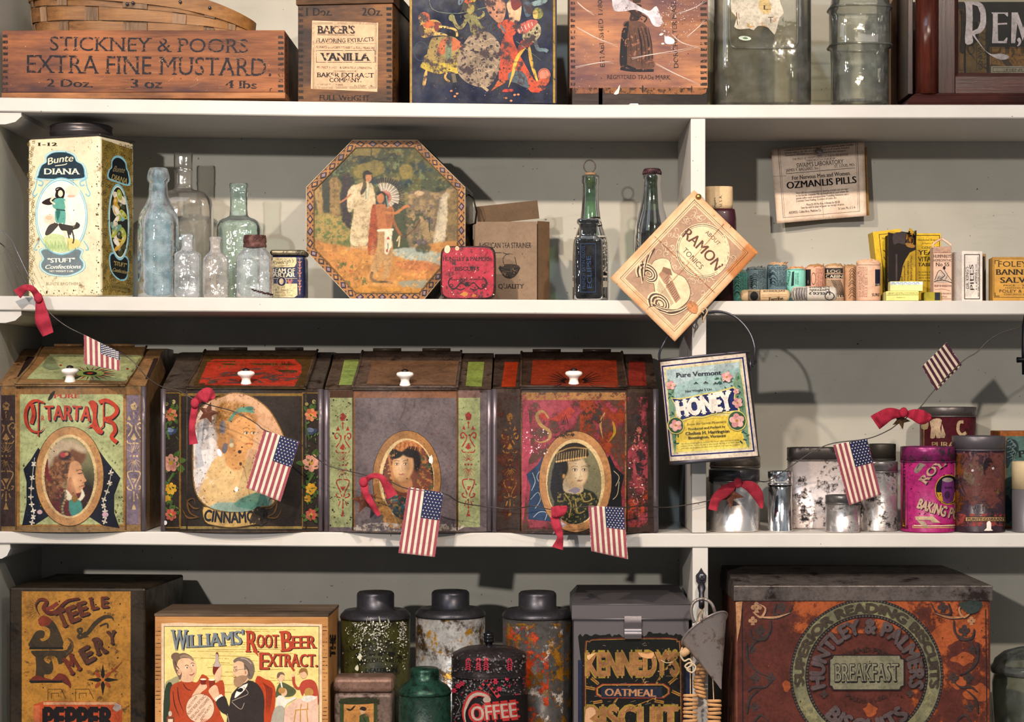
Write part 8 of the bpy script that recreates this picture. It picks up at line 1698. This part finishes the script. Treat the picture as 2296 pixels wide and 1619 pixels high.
BLK=metal('#3c3a3e','#1a1716',.42,40,.36,.7)
def oliv(D):
 D.mat=INKW;k='#1a1a10';D.text("LAABERG & CO",788,1460,886,1452,13,k,.06,arc=8);D.poly([(784,1470),(800,1464),(840,1456),(880,1462),(912,1474),(900,1478),(866,1470),(820,1470),(790,1478)],k);D.mat=INKW2;D.text("WHOLESALE & RETAIL",802,1492,904,1488,9,k,.03,True,arc=6);D.text("DEALERS IN",820,1508,890,1506,9,k,.05,True)
 D.mat=PRINTC;r=random.Random(6)
 for _ in range(480):
  x=r.choice([r.gauss(852,14),r.gauss(898,5),r.gauss(812,16)]);y=1394+abs(r.gauss(0,38));D.poly(blotch(x,y,r.uniform(.4,2.),r.uniform(.4,2.2),r.randint(0,99),6),r.choice(['#d8d4c8','#b8b4a8','#8f8c7c']))if 770<x<912 else None
 D.poly(blotch(812,1472,4,7,3),'#d0ccb8',2);D.poly(blotch(806,1496,3,6,5),'#d0ccb8',2)
shoulder(842,78,1371,42,1325,1364,.07,tin('#3a3a1a','#1d1c12',.46,30,.34,spec2='#4c4a24',amt2=.3,coat=.2),BLK,'dark olive green round canister with black neck cap behind the small picture tin',oliv)
shoulder(1010,78,1367,42.5,1323,1362,.07,tin('#c8c4c0','#4a3826',.46,32,.25,.55,spec2='#a87a24',amt2=.42,off=3),BLK,'silvery round canister with flaking gold paint and black neck cap, middle of three')
def rust(D):
 D.mat=ink(.4,.3,60,alpha=.465,ascale=50);D.rect(1130,1398,1280,1619,'#9a6c24');D.mat=ink(.4,.3,60,alpha=.46,ascale=40,off=7);D.rect(1128,1405,1230,1619,'#c04a22');D.mat=ink(.4,.3,60,alpha=.41,ascale=44,off=12);D.rect(1128,1405,1262,1619,'#dccfc4');D.rect(1128,1410,1170,1480,'#a85a7c')
shoulder(1205,78,1369,42.5,1325,1363,.07,tin('#4c4846','#2c2826',.4,30,.35,.2),BLK,'dark round canister with peeling orange, red and gold paint, rightmost of three',rust)
def ptin():
 Y=-.028;B=Box((749,Y),(880,Y),1519,on4(800),.045);w,h,d=B.w,B.h,B.d;t=thing('picture_tin','small worn brown tin with a picture of a woman in green','tin',B.loc);p=Part()
 B.box(p,0,w,0,d,0,h-.021,tin('#7f6a60','#3a2a24',.44,40,.36,.35,spec2='#a8765a',amt2=.3),.005,seg=3);D=Decal(p,B.front,ink(.45,.3,60,speck='#6a4a30',samt=.38),.0003)
 D.rect(762,1566,846,1680,'#3f4a26');D.rect(771,1568,838,1680,'#c88f50');D.poly([(760,1572),(772,1566),(800,1564),(846,1568),(846,1576),(800,1580),(764,1578)],'#33381e',2);D.line([(772,1592),(838,1592)],1,'#a06a3c');D.poly([(776,1588),(786,1590),(792,1584),(798,1582),(790,1592),(782,1594)],'#33281c',2)
 D.ell(813,1594,6,8,'#d8ae84');D.poly([(806,1590),(812,1584),(822,1588),(818,1594),(810,1592)],'#3a2a20',3);D.poly([(808,1604),(820,1600),(828,1612),(830,1680),(806,1680),(806,1612)],'#4a5a34',3);D.line([(814,1606),(820,1619)],2,'#2c3820');p.build('body',t)
 q=Part();B.box(q,-.001,w+.001,-.001,d+.001,h-.0208,h,tin('#8a6a5c','#3c2820',.40,40,.34,.4),.006,seg=3);q.build('lid',t)
ptin()
def coc(D):D.mat=INKW2
t=shoulder(952,59,1541,33,1496,1524,-.036,tin('#183428','#0f221c',.46,120,.32,spec2='#5f8070',amt2=.30,coat=.3),tin('#24483a','#12221c',.46,100,.28,.4,spec2='#5c7c70',amt2=.3),'small dark green cocoa tin with rounded neck cap, in front of silvery canister')
def coffee(D):
 r=random.Random(4);D.mat=PRINTC
 for _ in range(420):
  x,y=r.uniform(1014,1178),r.uniform(1516,1619)
  if 1054<x and y>1558:continue
  D.ell(x,y,r.uniform(1,2.6),r.uniform(1,3),r.choice(['#6a6464','#4c4848','#8a8080','#8f2c44','#6a6464']),n=7,rot=r.uniform(0,90))
 for x,y in((1032,1538),(1040,1532),(1110,1528),(1134,1520),(1118,1544),(1154,1560),(1024,1548)):[D.ell(x+math.cos(a)*3.6,y+math.sin(a)*3.6,2.8,1.6,'#b03048',rot=math.degrees(a),n=8)for a in np.linspace(0,5.2,6)]
 D.poly([(1062,1564),(1176,1556),(1178,1640),(1040,1640),(1044,1590)],'#181416');D.line([(1066,1562),(1090,1526),(1117,1562)],9,'#b03a40');[D.ell(1070+i*6,1554-i*8 if i<4 else 1530+(i-4)*8,3.4,3.4,'#1c1618',n=12)for i in range(8)];D.line([(1076,1560),(1090,1536),(1106,1560)],1.4,'#181416');[D.line([(1080+i*4,1548+abs(i-2.5)*3),(1080+i*4,1558)],1.4,'#b03a40')for i in range(6)]
 rd,cr_='#a83230','#a8988c'
 D.line([(1098,1572),(1092,1560),(1074,1554),(1058,1562),(1048,1582),(1044,1604),(1052,1640)],13,rd,6,taper=True);D.line([(1098,1570),(1092,1560),(1074,1555),(1059,1563),(1050,1582),(1046,1604),(1054,1640)],7,cr_,6,taper=True);D.ell(1092,1568,8,7,cr_)
 D.text("OFFEE",1060,1618,1156,1608,36,rd,.15,sh=(2,1),shc='#3a0e12');D.text("OFFEE",1062,1616,1154,1606,32,cr_,.03);D.line([(1030,1560),(1038,1580),(1030,1600)],1,'#7a8070',4);D.line([(1080,1572),(1090,1584),(1078,1590)],1,'#7a8070',4)
k4=S*kk(-.04)
def coflid(D):
 g=random.Random(8);D.mat=PRINTC
 for _ in range(150):x,y=g.uniform(1014,1178),g.uniform(1470,1508);D.ell(x,y,g.uniform(1,2.4),g.uniform(1,2.6),g.choice(['#6a6464','#3a3636','#8a8080','#6a6464']),n=7)
 for x in(1052,1074,1090,1140):[D.ell(x+s_*3,1480+i*5,3.4,1.7,'#a83044',rot=s_*40,n=9)for i in range(5)for s_ in(-1,1)]
t,X,Y,k,z0=canister('coffee_canister','black flower-patterned coffee canister with finial knob on its lid',1096,83,1450,-.03,1512,tin('#1f1b1d','#0f0d0e',.4,60,.34,coat=.3),tin('#332c2e','#5f5654',.38,120,.36,.3,spec2='#6a2c38',amt2=.28),coffee,4,lidart=coflid,prof=[(84,1512),(84.5,1508),(83.6,1504),(83.6,1474),(84.6,1472),(84,1468),(80,1463),(64,1455),(56,1452),(54,1452.5),(40,1450),(10,1449),(1,1449)],strip=3)
q=Part();lathe(q,[(h_*k,PZ(y,Y))for h_,y in[(13,1460),(12,1453),(8,1450),(8,1442),(12,1439),(13,1436),(11,1434),(13,1431),(13.5,1428),(11,1426),(13,1424),(13,1421),(8,1418),(4,1416),(1,1414)]],X,Y,plain('#0c0b0d',.15,coat=.6),28);q.build('finial_knob',[c for c in t.children if c.name.startswith('lid')][0])
def biscuit():
 Y=.0;B=Box((1286,Y),(1545,Y),1386,on4(1400),.155);w,h,d=B.w,B.h,B.d;t=thing('biscuit_tin','grey metal tin with latch and torn black oatmeal biscuit label','tin',B.loc);G=metal('#5f5a5c','#2c2624',.35,16,.42,.55)
 p=Part();B.box(p,0,w,0,d,0,h,G,.0012);p.build('body',t)
 q=Part();hl=PZ(1355,Y)-B.z0;x=.0024;V=[(-x,-x,h-.001),(w+x,-x,h-.001),(w+x,d,h-.001),(-x,d,h-.001),(-x,-x,hl),(w+x,-x,hl),(w+x,d,hl),(-x,d,hl),(.006,.05,hl+.018),(w-.006,.05,hl+.018),(w-.008,d,hl+.028),(.008,d,hl+.028)]
 V[8]=(.008,.13,hl+.011);V[9]=(w-.004,.13,hl+.011);V[10]=(w-.004,d,hl+.011);V[11]=(.008,d,hl+.011)
 q.add([B.M@Vector(v)for v in V],[(0,1,5,4),(1,2,6,5),(3,0,4,7),(4,5,9,8),(5,6,10,9),(7,4,8,11),(8,9,10,11),(2,3,7,6),(3,2,1,0)],G);tube(q,[B.M@Vector(a)for a in((-x,-x,h-.001),(w+x,-x,h-.001))],.0014,G);tube(q,[B.M@Vector(a)for a in((-x,-x,hl),(w+x,-x,hl))],.0008,G);l=q.build('lid',t)
 q=Part();xa,xb=(1401-1287)*S,(1439-1287)*S;pr=[(-.003,h+.003),(-.005,h-.006),(-.003,h-.014),(-.0065,h-.020),(-.0055,h-.027),(-.001,h-.0275)];pr=cr_curve(pr,4);q.add([B.M@Vector((X_,a,b))for X_ in(xa,xb)for a,b in pr],[(i,i+1,len(pr)+i+1,len(pr)+i)for i in range(len(pr)-1)],metal('#7a7274','#2c2624',.3,60,.3,.8),smooth=True);q.build('latch',l)
 L=Part();D=Decal(L,B.front,ink(.5,.3,50,speck='#3a3026',samt=.34),.0004);bk,gd='#14130f','#b0803c'
 top=[(1296+i*5.1,1424+random.Random(i).uniform(-4,4)+(3 if 1396<1296+i*5.1<1446 else 0)-(4 if i>30 and i<40 else 0))for i in range(50)];D.poly(top+[(1546,1696),(1300,1696),(1297,1560),(1302,1480)],bk)
 for o,c in((0,'#7a2c2c'),(2.5,gd)):D.line([(1311+o,1696),(1311+o,1460),(1320+o,1440),(1344,1432+o),(1500,1430+o),(1520-o,1440),(1527-o,1460),(1530-o,1696)],1.4,c,3)
 D.rect(1296,1480,1304,1690,'#242c4c');D.rect(1538,1500,1546,1690,'#242c4c')
 for s_,y0,h_,y in(("KENNEDY'S",1314,53,1516),("BISCUIT",1313,50,1634)):D.text(s_,1315,y,1521,y-2 if y<1600 else y,h_,'#a08838',.11);D.text(s_,1317,y-1.5,1519,y-3 if y<1600 else y-1.5,h_-4,'#a8784c',.07,mat=ink(.5,.3,50,speck='#6a4426',samt=.44))
 D.poly([(1350,1533),(1488,1532),(1502,1542),(1502,1556),(1488,1566),(1350,1566),(1336,1558),(1336,1542)],'#9a3c2c',0);D.poly([(1351,1535),(1487,1534),(1500,1543),(1500,1555),(1487,1564),(1351,1564),(1338,1557),(1338,1543)],gd,0);D.poly([(1353,1537),(1486,1537),(1497,1545),(1497,1554),(1486,1562),(1353,1562),(1341,1555),(1341,1544)],bk,0);D.rect(1348,1540,1484,1564,'#242c40');D.text("OATMEAL",1357,1560,1470,1562,16,'#c08c68',.05)
 for x,y,a in((1334,1527,40),(1324,1543,10),(1340,1574,-10),(1508,1526,-40),(1516,1554,25),(1478,1573,10)):c,s_=math.cos(math.radians(a)),math.sin(math.radians(a));[D.ell(x+c*i*3+s_*j*2,y+s_*i*3-c*j*2,2.4,1.3,gd,rot=a+j*30,n=8)for i in range(-3,4)for j in(-1,1)]
 for q in([(1470,1532),(1484,1510),(1500,1490),(1512,1478)],[(1370,1600),(1374,1580),(1380,1568)],[(1400,1592),(1430,1580),(1466,1566)],[(1444,1530),(1438,1518)]):D.line(q,1.4,gd,4);[D.ell(x+3,y,4,1.5,'#b08c58',rot=-50,n=8)for x,y in cr_curve(q,2)[::1]]
 D.mat=PRINTC;D.poly([(1314,1590),(1330,1586),(1336,1600),(1322,1612),(1332,1619),(1320,1640),(1312,1625)],'#c49a78',2);D.poly([(1316,1470),(1336,1464),(1326,1474),(1320,1480)],'#d0a878',2);D.poly([(1430,1462),(1450,1466),(1466,1462),(1462,1476),(1440,1474)],'#c8986c',2);D.line([(1482,1480),(1494,1486),(1508,1484)],1.4,'#d8c0a0',3);scratches(D,1320,1440,1520,1600,24,'#8a7a68',3,16,.8);spots(D,1306,1440,1535,1619,100,['#8a7a60','#4a3c2c','#d0bc98'],.3,1.2,4);L.build('torn_label',t)
biscuit()
def huntley():
 B=Box((1648,-.012),(2222,-.012),1346,on4(1900),.185);w,h,d=B.w,B.h,B.d;t=thing('biscuit_tin','very large rust-brown breakfast biscuits tin with grey lid and round lettered emblem','tin',B.loc)
 p=Part();B.box(p,0,w,0,d,0,h,tin('#6a3a2c','#2c1c1a',.40,14,.42,spec2='#3a2c2c',amt2=.2),.004);D=Decal(p,B.front,ink(.5,.25,40),.0003);rb,og,gy,bk='#62332a','#a85a32','#7d7a62','#2c2428'
 D.rect(1654,1347,2216,1696,rb);D.mat=ink(.5,.25,40,alpha=.47,ascale=14,off=3);D.rect(1654,1347,2216,1420,og);D.rect(2040,1380,2216,1619,og);D.mat=ink(.5,.25,40)
 for q,s_ in(((2130,1420,34,20),1),((2110,1440,22,26),2),((2162,1478,24,13),3),((2150,1530,20,14),4),((2190,1552,26,18),5),((1764,1538,9,12),6),((1950,1594,16,14),7)):D.poly(blotch(*q,s_),og,3)
 D.line([(1664,1360),(1666,1696)],2.4,bk);D.line([(2210,1366),(2214,1696)],2.4,bk)
 def club(x,y,s_,c):D.ell(x+1.5,y+1.5,7*s_,8*s_,bk);[D.ell(x+math.cos(a)*7*s_,y+math.sin(a)*7*s_,5.4*s_,5.4*s_,c,n=14)for a in(0,-1.57,3.14)];D.poly([(x-2,y),(x+2,y),(x+6*s_,y+12*s_),(x-6*s_,y+12*s_)],c)
 def vine(pts,c,w_=5):D.line([(a+2,b+2)for a,b in pts],w_,bk,5,taper=True);D.line(pts,w_,c,5,taper=True)
 for m in(0,1):
  X=(lambda x:x)if not m else(lambda x:3866-x);c1,c2=('#b0805c' if m else '#b58c6c'),'#4a3a38'
  for(x,y,s_,c)in((1696,1362,1,c1),(1752,1362,1,c2),(1704,1414,1.1,c2),(1688,1392,.8,c1),(1685,1455,.9,c2),(1728,1520,1,c2),(1694,1520,1,c2),(1692,1585,.9,c2)):club(X(x),y,s_,c)
  for q,c in(([(1688,1372),(1706,1384),(1716,1364),(1696,1352)],c1),([(1740,1352),(1736,1376),(1764,1376),(1780,1350)],c2),([(1708,1384),(1740,1384),(1772,1374)],c1),([(1728,1390),(1724,1420),(1696,1436),(1684,1450),(1678,1466)],c2),([(1682,1410),(1688,1430),(1716,1432),(1728,1406)],c2),([(1674,1440),(1676,1480),(1696,1504),(1722,1516)],c2),([(1676,1550),(1690,1540),(1714,1540),(1730,1526)],c2),([(1674,1600),(1680,1566),(1704,1544)],c2),([(1690,1619),(1704,1602),(1724,1619)],c2)):vine([(X(a),b)for a,b in q],c)
 cx,cy=1943,1515;D.ell(cx,cy,172,172,bk,.76,n=90);D.ell(cx,cy,166,166,gy,.83,n=90);D.mat=INKW;D.ell(cx,cy,166,166,'#8f8a68',.83,n=90);D.mat=ink(.5,.25,40);[D.ell(cx+math.cos(a)*R_,cy+math.sin(a)*R_,2.4,2.4,'#57504a',n=8)for R_ in(169,134)for a in np.linspace(0,2*math.pi,int(R_*.9))]
 D.ctext("SUPERIOR READING BISCUITS",cx,cy,142,-98,100,20,'#4c4238',.08);D.ctext("HUNTLEY & PALMERS",cx,cy,96,-104,104,31,'#625454',.075,sh=(1.6,1.6),shc='#231a1a');D.ctext("BISCUITS",cx,cy,130,226,134,33,'#625454',.075,flip=True,sh=(1.6,1.6),shc='#231a1a')
 D.mat=INKW2;D.ctext("GRAND PRIZE",cx,cy+20,74,-42,44,11,'#3f2a26',.06);D.ctext("PARIS 1900",cx,cy-26,86,214,150,9,'#4a302a',.06,flip=True);D.mat=ink(.5,.25,40)
 for x,y in((1847,1556),(2040,1554)):club(x,y,.7,'#4c3c3a')
 q=[(1869,1470),(2016,1470),(2018,1477),(2025,1479),(2025,1536),(2018,1538),(2016,1545),(1869,1545),(1866,1538),(1861,1536),(1861,1479),(1866,1477)];D.poly([(cx+(a-cx)*1.04,1507+(b-1507)*1.07)for a,b in q],bk);D.poly(q,'#84806a');D.text("BREAKFAST",1870,1528,2014,1527,40,'#4a463e',.05,True,sh=(1.5,1.2),shc='#1a1816');D.text("BREAKFAST",1871,1527,2013,1526,38,'#8a8570',.0,True)
 spots(D,1670,1360,2206,1619,160,['#3a201c','#8a4c34','#2c1a18'],.4,2,8);D.mat=PRINT;D.poly([(2150,1350),(2200,1348),(2196,1368),(2176,1376),(2160,1368)],'#3c4440',2)
 D.poly([(1649,1350),(1664,1348),(1660,1400),(1652,1440)],'#c09068',0);p.build('body',t)
 q=Part();x=.002;hl=PZ(1313,-.012)-B.z0;LM=tin('#6a605c','#2c2422',.42,26,.38,.4,spec2='#8a6a58',amt2=.24);box(q,-x,w+x,-x,d+x,h-.001,hl,LM,.0012,M=B.M)
 V=[(-x+.001,-x+.001,hl),(w+x-.001,-x+.001,hl),(w+x-.001,d,hl),(-x+.001,d,hl),(0,.09,hl+.010),(w-.024,.10,hl+.011),(w-.028,d,hl+.011),(0,d,hl+.011)];q.add([B.M@Vector(v)for v in V],[(0,1,5,4),(1,2,6,5),(3,0,4,7),(4,5,6,7),(2,3,7,6)],LM);q.build('lid',t)
huntley()
def rjar():
 Y=.10;z0=on4(2280);k=S*kk(Y);X=PX(2312,Y);t=thing('glass_jar','round glass jar with knobbed lid at the bottom right edge beside the biggest tin','jar',(X,Y,z0));p=Part();G=glass('#d8dccf','#6a7060',.10,.04)
 lathe(p,[(70*k,z0),(84*k,z0+.006),(86*k,PZ(1530,Y)),(82*k,PZ(1512,Y))],X,Y,G,48,cap1=False);p.build('body',t)
 q=Part();lathe(q,[(84*k,PZ(1511,Y)),(90*k,PZ(1506,Y)),(90*k,PZ(1494,Y)),(84*k,PZ(1489,Y)),(80*k,PZ(1478,Y)),(60*k,PZ(1462,Y)),(28*k,PZ(1452,Y)),(10*k,PZ(1450,Y)),(10*k,PZ(1440,Y)),(.001,PZ(1436,Y))],X,Y,glass('#cfd4c4','#5a604f',.16,.04),48);q.build('lid',t)
rjar()
def hook():
 m=metal('#39363c','#17151a',.4,70,.38,.75);a=P(1572,1300,0);p=Part();out=[(1572,1273),(1577,1282),(1584,1290),(1583,1304),(1577,1312),(1567,1312),(1561,1304),(1560,1290),(1567,1282)];V=[P(x,y,-.0022)for x,y in out]+[P(x,y,.0018)for x,y in out];n=len(out)
 p.add(V,[tuple(range(n))[::-1],tuple(range(n,2*n))]+[(i,(i+1)%n,n+(i+1)%n,n+i)for i in range(n)],m);tube(p,[P(1573,1308,-.003),P(1573,1318,-.008),P(1573,1330,-.012),P(1573,1345,-.013),P(1573,1356,-.018),P(1573,1360,-.026),P(1573,1352,-.031),P(1573,1346,-.032)],[.0042,.0055,.0036,.0038,.004,.0038,.0032,.003],m,12)
 t=p.build('wall_hook');tag(t,'black iron hook screwed to the upright divider on the bottom row','hook');s=Part();lathe(s,[(.0052,0),(.005,.001),(.003,.0019),(.0003,.002)],0,0,metal('#5c5a60','#222',.3)if False else metal('#5c5a60','#222022',.3),20,M=Matrix.Translation(P(1574,1294,-.0022))@Matrix.Rotation(math.pi/2,4,'X'))
 D=Decal(s,Plane(P(1574,1294,-.0044),(0,-1,0)),plain('#101012',.6));D.line([(1570,1290),(1578,1298)],1.8,'#101012');D.line([(1578,1290),(1570,1298)],1.8,'#101012');o=s.build('screw');mw=o.matrix_world.copy();o.parent=t;o.location=o.location-t.location
hook()
def scoop():
 m=metal('#8a807c','#4c403a',.46,60,.36,.6,bs=.4);Y=-.035;t=thing('tin_funnel','dull grey tin funnel scoop hanging aslant from the iron hook','scoop',tuple(P(1575,1440,Y)))
 A,Bq,T_=P(1531,1444,Y),P(1628,1376,Y),P(1617,1545,Y);c=(A+Bq)/2;u=(Bq-A)/2;v=Vector((-.30,-.8,.46)).normalized()*u.length*.7;p=Part();n=48;V=[]
 R_=[0,.04,.3,.6,.85,1.];tip=T_
 for f in R_:
  for i in range(n):
   a=2*math.pi*i/n;e=1-f;V.append(c+(tip-c)*f+(u*math.cos(a)*(1 if f else 1.03)+v*math.sin(a)*(1 if f else 1.03))*max(.02,e))
 p.add(V,[(j*n+i,j*n+(i+1)%n,(j+1)*n+(i+1)%n,(j+1)*n+i)for j in range(5)for i in range(n)],m,smooth=True);tube(p,V[:n],.0013,m,8,closed=True);p.build('cone',t)
 q=Part();tube(q,[P(x,y,Y+.006+.004*i/30)for i,(x,y)in enumerate(cr_curve([(1603,1374),(1597,1356),(1586,1346),(1572,1343),(1556,1350),(1550,1366),(1552,1384),(1557,1396)],4))],.0022,m,10);q.build('wire_handle',t)
 return m
scoop()
TW=plain('#b5a084',.9,bs=.5);BC=plain('#b98a5c',.85,var=.35,scale=60,bs=.6,bscale=300)
def string_of(label,seq,path,Y,R=16.5):
 t=thing('biscuit_string',label,'biscuit string',tuple(P(seq[0][0],seq[0][1],Y)),'strings of biscuits hanging from the hook');p=Part();tube(p,[tuple(P(a,b,Y+dy))for a,b,dy in cr_curve(path,5)],.0008,TW,5);p.build('twine',t)
 for i,(x,y,ang)in enumerate(seq):
  b=Part();k=S*kk(Y);r=R*k*(1+.05*math.sin(i*2.3));th=.0021
  lathe(b,[(r*.3,-th*.8),(r*.88,-th),(r,-th*.3),(r,th*.3),(r*.88,th),(r*.3,th*.85)],0,0,BC,26,M=Matrix.Translation(P(x,y,Y))@Matrix.Rotation(math.radians(ang),4,'Y')@Matrix.Rotation(-.16,4,'X'),jit=.03);b.build('biscuit',t)
string_of('left hanging string of round dry biscuits beside the oatmeal tin',[(1548+.6*math.sin(i),1560+i*9.4,6*math.sin(i*1.7))for i in range(12)],[(1573,1358,.018),(1560,1400,.012),(1549,1470,.004),(1548,1552,0),(1548,1672,0)],-.022)
string_of('middle hanging string of tilted dry biscuits behind the funnel tip',[(1569+2*math.sin(i),1492+i*8.6,-12+6*math.sin(i*1.3)+i*4)for i in range(9)],[(1573,1358,.006),(1566,1420,.002),(1564,1470,0),(1570,1566,0)],-.010,14)
string_of('right hanging string of round dry biscuits under the funnel tip',[(1601+.6*math.sin(i),1572+i*9.2,5*math.sin(i*1.9))for i in range(11)],[(1574,1358,.012),(1584,1420,.008),(1596,1500,.003),(1600,1566,0),(1602,1675,0)],-.020)
p=Part();tube(p,[tuple(P(a,b,-.036))for a,b in cr_curve([(1530,1452),(1526,1468),(1534,1482),(1546,1478),(1552,1490),(1540,1500),(1552,1508),(1560,1496),(1548,1486),(1536,1494),(1546,1502)],5)]+[tuple(P(1549,1486,-.02)),tuple(P(1566,1400,-.012)),tuple(P(1573,1360,-.004))],.0013,TW,6);lathe(p,[(.004,-.007),(.0055,-.003),(.0055,.003),(.004,.007)],0,0,plain('#b5916a',.8),16,M=Matrix.Translation(P(1536,1462,-.034))@Matrix.Rotation(1.0,4,'Y'));tag(p.build('twine_knot'),'tangled knot of pale twine under the rim of the tin funnel','twine')
